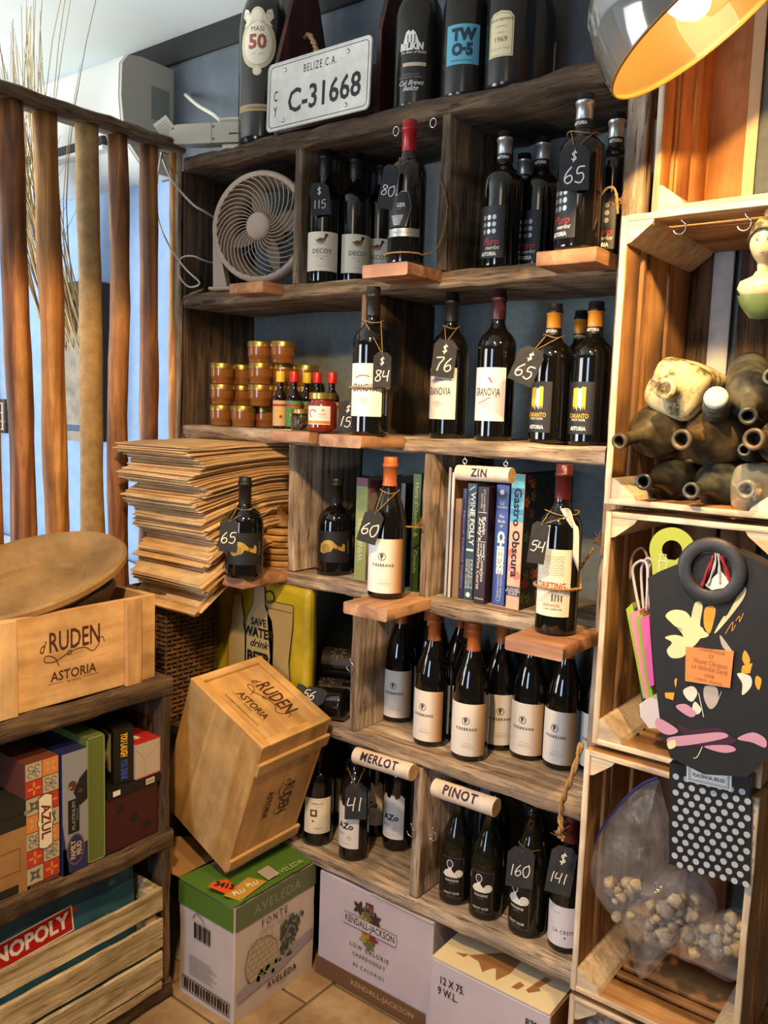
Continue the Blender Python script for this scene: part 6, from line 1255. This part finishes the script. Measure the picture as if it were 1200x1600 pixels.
for sx in (-1, 1):
    G().lathe([(.001, .0035), (.0025, .001), (.003, -.002), (.002, -.005), (.0005, -.0055)], 10, cap=False, M=Matrix.Translation((sx*s*.80, .002, -.004))).build('ear', POR, e, smooth=True)
    a = Art(); a.poly([(sx*.0045, .0), (sx*.0078, .0016), (sx*.0115, .0008), (sx*.008, -.0012)], P('eye_white_paint', '#cfc6b0', .4)); a.disc(sx*.008, .0003, .0013, INK, z=.0004, n=10); a.stroke([(sx*.0038, .0052), (sx*.008, .0068), (sx*.0125, .0045)], .0009, INK, z=.0003); a.stroke([(sx*.0044, .0006), (sx*.008, .0022), (sx*.012, .0010)], .0006, INK, z=.0005)
    a.v = [(x, -s*.92*math.sqrt(max(.05, 1-(x/(s*.78))**2-((y)/(s*1.22))**2))-.0009-z, y) for x, y, z in a.v]; mesh('painted_eye', a.v, a.f, a.inks, e, False, a.m)
a = Art(); a.poly([(-.0042, 0), (-.0018, .0013), (0, .0007), (.0018, .0013), (.0042, 0), (0, -.0017)], P('lip_paint', '#8f4a3a', .4)); a.v = [(x, -s*.92*math.sqrt(max(.05, 1-(x/(s*.7))**2-.27))-.0030, y-.0175) for x, y, z in a.v]; mesh('painted_lips', a.v, a.f, a.inks, e, False, a.m)
g = G().lathe([(.0335, -.083), (.030, -.095), (.022, -.108), (.014, -.118), (.0005, -.120)], 26, cap=False)
for v in g.v: v.x *= 1.1; v.y *= .75
g.build('green_bodice', P('green_glaze', '#55683f', .35), e, smooth=True)
# ================================================================== black tote with ring handle
YT = -.165
def q2(px, py, Y=YT, dy=0): p = onY(px, py, Y); return (p.x, p.z)
TB = mottled('black_canvas', '#0d0c0b', '#141312', 30, .6, bump=.1)
e = empty('gift_tote', (0, 0, 0), label='black tote with round ring handle, floral splashes and orange leather patch', cat='bag')
out = [(1012, 903), (1030, 893), (1062, 880), (1075, 868), (1150, 862), (1178, 874), (1205, 890), (1232, 900), (1232, 1100), (1222, 1165), (1168, 1214), (1100, 1210), (1048, 1184), (1034, 1150), (1022, 1050)]
pl = [q2(*p) for p in out]; cxm = sum(p[0] for p in pl)/len(pl)
from mathutils.geometry import tessellate_polygon
def slab(name, pts, y0, y1, m, parent, bulge=0):
    k = len(pts); tri = [tuple(t) for t in tessellate_polygon([[Vector((x, z, 0)) for x, z in pts]])]
    vs = [(x, y0, z) for x, z in pts]+[(x, y1, z) for x, z in pts]; fs = tri+[tuple(i+k for i in t[::-1]) for t in tri]+[(i, (i+1) % k, (i+1) % k+k, i+k) for i in range(k)]
    o = G().add(vs, fs).build(name, m, parent); return o
slab('body', pl, YT, YT+.045, TB, e)
c = onY(1112, 892, YT-.004)
RG = Matrix.Translation(c) @ Matrix.Rotation(math.pi/2, 4, 'X')
LEA = mottled('black_leather', '#26262a', '#303034', 80, .45, bump=.2); sc = proj(c)[2]/F
G().lathe([(31*sc, -.004), (31*sc, .004), (33*sc, .006), (50*sc, .006), (53*sc, .003), (53*sc, -.003)], 44, M=RG, cap=False).build('ring_handle', LEA, e, smooth=True)
G().lathe([(.0005, -.001), (30.5*sc, -.001)], 40, M=RG, cap=False).build('ring_opening', P('deep_black', '#0b0806', .9), e) if False else None
a = Art(); LAY = [0]
def blob(pts, m, sm=True):
    LAY[0] += 1
    p = [q2(*v) for v in pts]
    if sm:
        pp = smooth_pts([p[-1]]+p+[p[0], p[1]], 4); pp = [(v.x, v.y) for v in pp[4:-4]]
    else: pp = p
    a.poly(pp, m, .0004+.00003*LAY[0])
CR1 = P('print_cream', '#d9cf9f', .6); CR2 = P('print_amber', '#d59a2c', .6); CR3 = P('print_pink', '#b98aa0', .6); CR4 = P('print_plum', '#35102a', .6); CR5 = P('print_grey', '#a9a39c', .6); CR6 = P('print_white', '#d8d3c8', .6)
blob([(1040, 962), (1052, 953), (1072, 956), (1084, 972), (1100, 985), (1086, 1008), (1072, 1012), (1066, 990), (1050, 974)], CR1)
blob([(1086, 942), (1098, 946), (1094, 978), (1108, 992), (1092, 996), (1080, 974)], CR1); blob([(1102, 950), (1118, 950), (1114, 976), (1108, 990), (1100, 976)], CR2); blob([(1137, 960), (1158, 922), (1166, 920), (1160, 938), (1134, 972), (1116, 990), (1130, 964)], CR1)
blob([(1039, 996), (1056, 992), (1072, 1000), (1070, 1024), (1050, 1028), (1042, 1016), (1050, 1004)], CR1); blob([(1125, 992), (1138, 1008), (1148, 1024), (1130, 1012)], CR5)
blob([(1164, 1016), (1172, 1030), (1168, 1042), (1160, 1030)], CR2); blob([(1160, 1040), (1176, 1036), (1172, 1052), (1158, 1052)], CR2, False); blob([(1152, 1052), (1172, 1056), (1174, 1072), (1160, 1086), (1160, 1068)], CR6); blob([(1182, 1056), (1190, 1062), (1186, 1078), (1180, 1068)], CR2); blob([(1054, 1063), (1058, 1060), (1056, 1074)], CR2); blob([(1039, 1082), (1054, 1082), (1052, 1094), (1040, 1090)], CR2, False)
blob([(1068, 1078), (1082, 1072), (1090, 1082), (1082, 1096), (1072, 1090)], CR6); blob([(1102, 1072), (1120, 1074), (1122, 1096), (1110, 1108), (1100, 1090)], CR5); blob([(1086, 1096), (1096, 1108), (1090, 1116), (1082, 1108)], CR6)
blob([(1060, 1130), (1082, 1140), (1120, 1136), (1140, 1148), (1150, 1160), (1100, 1168), (1070, 1150)], CR4); blob([(1026, 1122), (1042, 1128), (1060, 1142), (1044, 1148), (1026, 1138)], CR3); blob([(1046, 1152), (1080, 1148), (1126, 1144), (1136, 1152), (1090, 1162), (1052, 1166), (1043, 1160)], CR3); blob([(1100, 1166), (1138, 1164), (1150, 1172), (1130, 1176)], CR3); blob([(1152, 1154), (1176, 1144), (1196, 1154), (1196, 1168), (1176, 1160)], CR3)
blob([(1056, 1104), (1072, 1100), (1088, 1114), (1078, 1120)], CR3); blob([(1043, 1160), (1054, 1156), (1056, 1166), (1046, 1170)], CR1)
for pts, w, m in ((([(1098, 1166), (1090, 1182), (1084, 1184)]), .0012, CR1), ([(1134, 990), (1142, 976), (1146, 972), (1144, 986), (1150, 976)], .0009, CR2), ([(1150, 970), (1156, 962), (1156, 972), (1162, 958)], .0009, CR2), ([(1066, 984), (1054, 978)], .001, INK), ([(1092, 1082), (1100, 1120)], .0012, CR6), ([(1128, 1080), (1120, 1100)], .0012, CR5)): a.stroke([q2(*p) for p in pts], w, m, .0018)
mesh('floral_print', [(x, YT-z, y) for x, y, z in a.v], [f[::-1] for f in a.f], a.inks, e, False, a.m)
PAT = P('orange_leather', '#c98346', .55); slab('leather_patch', [q2(*p) for p in ((1073, 1010), (1148, 1017), (1142, 1074), (1072, 1063))], YT-.005, YT-.0022, PAT, e)
PI_ = P('embossed_brown', '#9c5f30', .6); a = Art(); a.text('CHAMPAGNE', 0, .026, .006, PI_, sp=1.1, sx=.8); a.ring(0, .017, .003, .001, PI_, n=10); a.text('Veuve Clicquot', 0, .005, .009, PI_, sx=.72); a.text('LA GRANDE DAME', 0, -.006, .007, PI_, sx=.72); a.text('1998', 0, -.017, .006, PI_); a.text('A REIMS · FRANCE', 0, -.026, .004, PI_)
pc_ = onY(1109, 1041, YT-.0056); a.flat('embossing', basis(pc_, (1, 0, -.03), (0, 0, 1)), e)
# ---- things behind it in the third crate
LIME = P('lime_card', '#9aa83a', .5); e = empty('bottle_hanger_tag', (0, 0, 0), label='lime green hanger card with round hole behind the black tote', cat='card'); g = G(); n = 30; YG = -.105
c = onY(1050, 860, YG); sc = proj(c)[2]/F; R = 36*sc; r = 16*sc; vs = []
tail = [(1073, 885), (1070, 925), (1026, 925), (1019, 885)]
outp = [(c.x+R*math.cos(math.radians(-30+240*i/n)), c.z+R*math.sin(math.radians(-30+240*i/n))) for i in range(n+1)]; outp += [q2(1021, 925, YG), q2(1072, 925, YG)]
inp = []
for (x, z) in outp: d_ = Vector((x-c.x, z-c.z)).normalized(); inp.append((c.x+d_.x*r, c.z+d_.y*r))
k = len(outp); vs = [(x, YG, z) for x, z in outp]+[(x, YG, z) for x, z in inp]+[(x, YG+.002, z) for x, z in outp]+[(x, YG+.002, z) for x, z in inp]
fs = []
for i in range(k): j = (i+1) % k; fs += [(i, j, j+k, i+k), (i+2*k, i+3*k, j+3*k, j+2*k), (i, i+2*k, j+2*k, j), (i+k, j+k, j+3*k, i+3*k)]
g.add(vs, fs).build('card', LIME, e); a = Art(); c2 = q2(1036, 880, YG); a.stroke([(-.006, -.02), (-.006, -.002), (-.008, .0), (-.008, .004), (.008, .004), (.008, .0), (.006, -.002), (.006, -.02)], .0012, WHT, sm=0); a.stroke([(-.005, .006), (-.006, .016), (.005, .016), (.004, .006)], .0012, WHT, sm=0); a.flat('print', basis((c2[0], YG-.0006, c2[1]), (1, 0, 0), (0, 0, 1)), e)
def gbag(label, quad, Y, m, th=.004):
    o = slab('gift_bag', [q2(*p, Y) for p in quad], Y, Y+.20, m, None); return tag(o, label, 'bag', 'folded gift bags standing in the third crate')
gbag('navy gift bag at the left of the row', ((985, 955), (992, 950), (1012, 1108), (1004, 1108)), -.075, P('bag_navy', '#1c2a4c', .5)); gbag('lime gift bag, outermost', ((978, 952), (988, 942), (1010, 1088), (1005, 1092)), -.080, P('bag_lime', '#8fae2a', .5))
gbag('pale pink gift bag', ((983, 958), (999, 954), (1016, 1098), (1010, 1100)), -.085, P('bag_pink', '#c9828c', .5)); gbag('second lime gift bag in the middle', ((994, 964), (1004, 960), (1020, 1090), (1014, 1096)), -.09, P('bag_lime2', '#7fa222', .5)); gbag('hot pink gift bag nearest the black tote', ((1000, 966), (1014, 962), (1022, 1070), (1014, 1074)), -.095, P('bag_magenta', '#c8579a', .5)); gbag('mauve gift bag pressed against the tote', ((1008, 964), (1026, 962), (1030, 1090), (1019, 1080)), -.07, P('bag_mauve', '#8a5aa0', .5))
slab_ = slab('paper_box', [q2(*p, -.11) for p in ((999, 1100), (1016, 1090), (1030, 1094), (1034, 1138), (1014, 1138), (1001, 1120))], -.11, .05, P('paper_white', '#cfc6c4', .6), None); tag(slab_, 'white rounded paper box corner at the foot of the gift bags', 'box')
def cord(label, pts, r, m, Y=-.06): return tag(G().tube(smooth_pts([tuple(onY(x, y, Y)) for x, y in pts], 5), r, 7).build('cord_handle', m, smooth=True), label, 'handle', 'cord handles of the gift bags')
WC = P('white_cord_plain', '#c4c0c8', .7)
cord('brown paper cord loop, outermost', ((985, 905), (988, 870), (1002, 856), (1012, 872), (1014, 905)), .0026, P('brown_cord', '#a08a68', .8), -.03)
cord('white cord loop at left', ((1000, 958), (990, 905), (990, 885), (1004, 876), (1012, 890), (1010, 955)), .0028, WC); cord('white cord loop in the middle', ((1006, 958), (1002, 905), (1004, 882), (1014, 872), (1022, 890), (1020, 955)), .0026, WC, -.05); cord('white cord loop nearest the tote', ((1016, 956), (1012, 905), (1018, 878), (1030, 876), (1034, 955)), .0024, WC, -.04)
YH = -.07; RED_ = P('crimson_rope', '#8a1420', .6)
def rope2(pts, m, label, r=.0034): g = G(); twist(g, [tuple(onY(x, y, YH)) for x, y in pts], r, 10); tag(g.build('rope_handle', m, smooth=True), label, 'handle', 'rope handles seen through the ring')
# see through the ring: rope handles, card corner (the tote body stops below the opening)
YH = YT-.0045
rope2(((1096, 918), (1108, 888), (1116, 868)), RED_, 'crimson rope handle, left strand'); rope2(((1142, 912), (1134, 888), (1128, 868)), RED_, 'crimson rope handle, right strand'); rope2(((1106, 914), (1116, 886), (1119, 864)), P('silver_cord', '#aeb6bd', .5), 'silver cord handle, left strand', .0022); rope2(((1125, 912), (1124, 888), (1123, 864)), P('silver_cord', '#aeb6bd', .5), 'silver cord handle, right strand', .0022)
o = slab('white_card', [q2(*p, YT-.003) for p in ((1101, 914), (1126, 892), (1141, 910), (1134, 918), (1112, 922))], YT-.0025, YT-.0015, WHT, None); tag(o, 'white card corner seen through the ring handle', 'card')
# ================================================================== fourth crate: dotted bag, zip bag, clear bag
YP = -.128; e = empty('dotted_gift_box', (0, 0, 0), label='flat black box with silver dots and white address label hanging in the fourth crate', cat='box')
slab('carton', [q2(*p, YP) for p in ((1046, 1192), (1172, 1214), (1168, 1386), (1045, 1350))], YP, YP+.02, P('dotted_black', '#191a1e', .4), e)
A0, A1, A2 = [Vector(onY(*p, YP)) for p in ((1046, 1350), (1169, 1386), (1047, 1200))]; ux = (A1-A0); W = ux.length; Hh = (A2-A0).length; Md = basis(A0-Vector((0, .0006, 0)), ux, A2-A0); a = Art(); DOT = P('silver_dot', '#b4bec6', .3, .2); st = W/7.2
for j in range(13):
    for i in range(8):
        x = st*(i+.5*(j % 2)); y = .004+st*.78*j
        if x < W-.003 and y < Hh-.002 and x > .002 and y > .002: a.disc(x, y, st*.30, DOT, n=14)
a.flat('dots', Md, e); a = Art(); a.rect(.028, Hh-.016, .104, Hh+.020, WHT, .0006); a.frame(.032, Hh-.013, .100, Hh+.018, .0012, NAVY, .0008); a.frame(.035, Hh-.010, .097, Hh+.018, .0006, NAVY, .0008); a.text('PLACENCIA, BELIZE', .066, Hh-.002, .0062, NAVY, w=.054, bold=.02, z=.0009); a.flat('address_label', Md, e)
def film(name, col='#c8c8d0', alpha=.28, rough=.12):
    m = P(name, col, rough, Specular_IOR_Level=.9); 
    if 'done' in m: return m
    m['done'] = 1; b = m.node_tree.nodes['Principled BSDF']; out = [n for n in m.node_tree.nodes if n.type == 'OUTPUT_MATERIAL'][0]; tr = nd(m, 'ShaderNodeBsdfTransparent'); mx = nd(m, 'ShaderNodeMixShader')
    tc = nd(m, 'ShaderNodeTexCoord'); n = nd(m, 'ShaderNodeTexNoise', Scale=22.0, Detail=5.0); lk(m, tc.outputs['Object'], n.inputs['Vector']); bp = nd(m, 'ShaderNodeBump', Strength=.8, Distance=.01); lk(m, n.outputs['Fac'], bp.inputs['Height']); lk(m, bp.outputs[0], b.inputs['Normal'])
    r = ramp(m, n.outputs['Fac'], [(.35, (alpha*.5,)*3+(1,)), (.7, (alpha*1.6,)*3+(1,))]); lk(m, r.outputs[0], mx.inputs[0]); lk(m, tr.outputs[0], mx.inputs[1]); lk(m, b.outputs[0], mx.inputs[2]); lk(m, mx.outputs[0], out.inputs[0]); return m
FILM = film('clear_film', '#b0b0b4', .17, .10)
def bag(outl, Y, th, parent, name='film', wr=.012, sd=0, n=26):
    """crumpled pillow bag from a pixel outline"""
    pts = [q2(*p, Y) for p in outl]; sp = smooth_pts([pts[-1]]+pts+[pts[0], pts[1]], 4); pp = [(v.x, v.y) for v in sp[4:-4]][:-1] if False else [(v.x, v.y) for v in sp[4:-8]]
    cx = sum(p[0] for p in pp)/len(pp); cz = sum(p[1] for p in pp)/len(pp); K = len(pp); vs = []; R_ = 9
    for s in (-1, 1):
        for j in range(R_):
            t = 1-j/R_
            for (x, z) in pp:
                X = cx+(x-cx)*t; Z = cz+(z-cz)*t; y = Y+s*th*math.sqrt(max(0, 1-t*t))*.9; nv = noise.noise_vector(Vector((X*26+sd, Z*26, s*3)))*wr*(.25+(1-t)) if j else Vector(); vs.append((X+nv.x*.5, y+nv.y, Z+nv.z*.5))
        vs.append((cx, Y+s*th*.9, cz))
    fs = []; B = R_*K+1
    for s in (0, 1):
        for j in range(R_-1):
            for i in range(K): f = (s*B+j*K+i, s*B+j*K+(i+1) % K, s*B+(j+1)*K+(i+1) % K, s*B+(j+1)*K+i); fs.append(f if s else f[::-1])
        for i in range(K): f = (s*B+(R_-1)*K+i, s*B+(R_-1)*K+(i+1) % K, s*B+R_*K); fs.append(f if s else f[::-1])
    return G().add(vs, fs).build(name, FILM, parent, smooth=False)
SH = [mottled('pale_scrap_a', '#8a7a60', '#b8a888', 60, .6), mottled('pale_scrap_b', '#73685c', '#a0968a', 60, .6), mottled('gold_scrap', '#9a7c46', '#d4ba7c', 50, .35)]
def lumps(parent, spots, Y, sd, name='scraps', m=0, s0=.010):
    rd = random.Random(sd); g = G()
    for (cx, cy, rx, ry, n) in spots:
        for i in range(n):
            x = cx+rd.uniform(-1, 1)*rx; y = cy+rd.uniform(-1, 1)*ry; p = onY(x, y, Y+rd.uniform(-.022, .03)); r = s0*rd.uniform(.7, 1.6); M_ = Matrix.Translation(p) @ Matrix.Rotation(rd.random()*6, 4, Vector((rd.random(), rd.random(), rd.random()+.1)).normalized()); b = len(g.v)
            g.lathe([(.001, -r), (r*.7, -r*.7), (r, 0), (r*.75, r*.5), (.001, r*.8)], 8, M=M_, cap=False, mi=rd.choice(m if isinstance(m, tuple) else (m,)))
            for v in g.v[b:]: v += noise.noise_vector(v*90)*r*.5
    return g.build(name, SH, parent, smooth=True, kind='stuff')
e = empty('zip_bag', (0, 0, 0), label='large clear zip bag with blue seal and pale shell scraps in the fourth crate', cat='bag')
bag([(1030, 1218), (985, 1240), (940, 1295), (918, 1350), (930, 1392), (952, 1425), (985, 1460), (1000, 1530), (1040, 1495), (1075, 1470), (1120, 1420), (1100, 1370), (1050, 1350), (1046, 1280)], -.06, .05, e, sd=2)
g = G().tube(smooth_pts([tuple(onY(x, y, -.062)) for x, y in ((1030, 1214), (1005, 1224), (975, 1250), (945, 1288), (928, 1320), (916, 1352))], 5), .0032, 6); g.build('blue_zip', P('zip_blue', '#28306a', .35), e, smooth=True)
lumps(e, [(975, 1405, 22, 28, 16), (1035, 1440, 22, 30, 26), (1060, 1420, 40, 20, 14)], -.055, 4, m=(1, 0, 0))
e = empty('scrap_bag', (0, 0, 0), label='crinkled clear bag of pale scraps at the bottom right of the fourth crate', cat='bag')
bag([(1062, 1455), (1100, 1432), (1150, 1420), (1172, 1440), (1170, 1500), (1150, 1532), (1100, 1508), (1060, 1490)], -.05, .05, e, sd=9); lumps(e, [(1110, 1468, 44, 22, 40), (1150, 1450, 14, 20, 14)], -.045, 8, m=(0, 1, 2))
e = empty('scrap_bag', (0, 0, 0), label='clear bag of yellowish scraps in the lowest crate at the floor', cat='bag')
bag([(905, 1545), (950, 1550), (1010, 1570), (1040, 1610), (1030, 1700), (930, 1700), (905, 1620)], -.06, .05, e, sd=14); lumps(e, [(970, 1610, 50, 40, 60)], -.05, 11, m=(2, 0, 2), s0=.012)
# ================================================================== pendant lamp
LC = Vector((-.408, -.401, 2.032)); n_ = Vector((.5296, .2209, -.8190)).normalized(); Ml = Matrix.Translation(LC) @ (-n_).to_track_quat('Z', 'Y').to_matrix().to_4x4()
e = empty('pendant_lamp', M=Ml, label='tilted pendant lamp with glossy grey bowl shade and glowing bulb at the top right', cat='lamp'); SH_O = P('shade_outside', '#6f6c64', .12, Coat_Weight=1.0, Coat_Roughness=.03); SH_I = P('shade_inside', '#c4a25e', .3, Coat_Weight=.5); RR = .140
G().lathe([(RR+.0014, .0), (RR+.0005, .02), (RR*.97, .05), (RR*.90, .085), (RR*.76, .115), (RR*.55, .138), (RR*.3, .15), (.03, .154)], 56, cap=False).build('shade_outer', SH_O, e, smooth=True)
G().lathe([(.03, .1515), (RR*.3, .1475), (RR*.55, .1355), (RR*.755, .1125), (RR*.893, .083), (RR*.962, .049), (RR-.0015, .02), (RR-.001, 0)], 56, cap=False).build('shade_inner', SH_I, e, smooth=True)
G().tube([(RR*math.cos(t), RR*math.sin(t), -.001) for t in [2*math.pi*i/64 for i in range(64)]], .0022, 8, closed=True).build('rim', P('amber_rim', '#8a6226', .35), e, smooth=True)
G().lathe([(.03, .15), (.030, .19), (.022, .205), (.008, .212), (.0005, .212)], 24, cap=False).build('cap', P('brass_cap', '#7a6a4a', .3, .8), e, smooth=True)
BU = bpy.data.materials.new('bulb_glow'); BU.use_nodes = True; b_ = BU.node_tree.nodes['Principled BSDF']; b_.inputs['Emission Color'].default_value = (1, .72, .36, 1); b_.inputs['Emission Strength'].default_value = 14
bo = G().lathe([(.0005, .004), (.012, .008), (.024, .020), (.031, .038), (.029, .056), (.018, .082), (.013, .105), (.013, .14)], 26, cap=False).build('bulb', BU, e, smooth=True); bo.visible_shadow = True
G().lathe([(.0135, .112), (.017, .115), (.017, .150), (.0135, .151)], 20, cap=False).build('socket', P('socket_white', '#cfc8b8', .5), e, smooth=True)
a = Art(); a.rect(-.034, -.020, .034, .020, P('sticker_cream', '#d8c890', .6)); [a.text(t, 0, .014-i*.0068, .0052, INK, z=.0003, w=.058-.006*(i % 2)) for i, t in enumerate(('CAUTION: TO REDUCE THE', 'RISK OF FIRE, USE MAX', 'WATT TYPE A LAMP OR', 'SMALLER BULB', 'Dry Location Use'))]
th_ = 0
def in_dir(v): return (Ml.inverted().to_3x3() @ v)
vv = in_dir(_r*.80+_u*.60); an = math.atan2(vv.y, vv.x); vv2 = in_dir(-_u); 
q_ = Vector((math.cos(an), math.sin(an), 0)); best = None
for k in range(72):
    t = 2*math.pi*k/72; w = Ml @ Vector((RR*.94*math.cos(t), RR*.94*math.sin(t), .055)); px_, py_, _w = proj(w)
    dd = (px_-1150)**2+(py_-25)**2
    if best is None or dd < best[0]: best = (dd, t)
t = best[1]; c_ = Vector((RR*.925*math.cos(t), RR*.925*math.sin(t), .055)); a.flat('caution_sticker', basis(c_, (-math.sin(t), math.cos(t), 0), (-.25*math.cos(t), -.25*math.sin(t), 1)), e)
G().tube([(0, 0, .21), (.02, .0, .26), tuple(Ml.inverted() @ (LC-n_*.30+Vector((0, 0, .12)))), tuple(Ml.inverted() @ Vector((LC.x-.25, LC.y, ZC-.001)))], .004, 8).build('cord', BLK, e, smooth=True)
l = bpy.data.lights.new('bulb_light', 'SPOT'); l.energy = 42; l.color = (1, .62, .24); l.shadow_soft_size = .02; l.spot_size = math.radians(179); l.spot_blend = .04; lo = bpy.data.objects.new('bulb_light', l); C.objects.link(lo); lo.parent = e; lo.location = (0, 0, -.004)
l2 = bpy.data.lights.new('bulb_glow_light', 'POINT'); l2.energy = 1.0; l2.color = (1, .7, .34); l2.shadow_soft_size = .032; o2 = bpy.data.objects.new('bulb_glow_light', l2); C.objects.link(o2); o2.parent = e; o2.location = (0, 0, .038); bo.visible_shadow = True
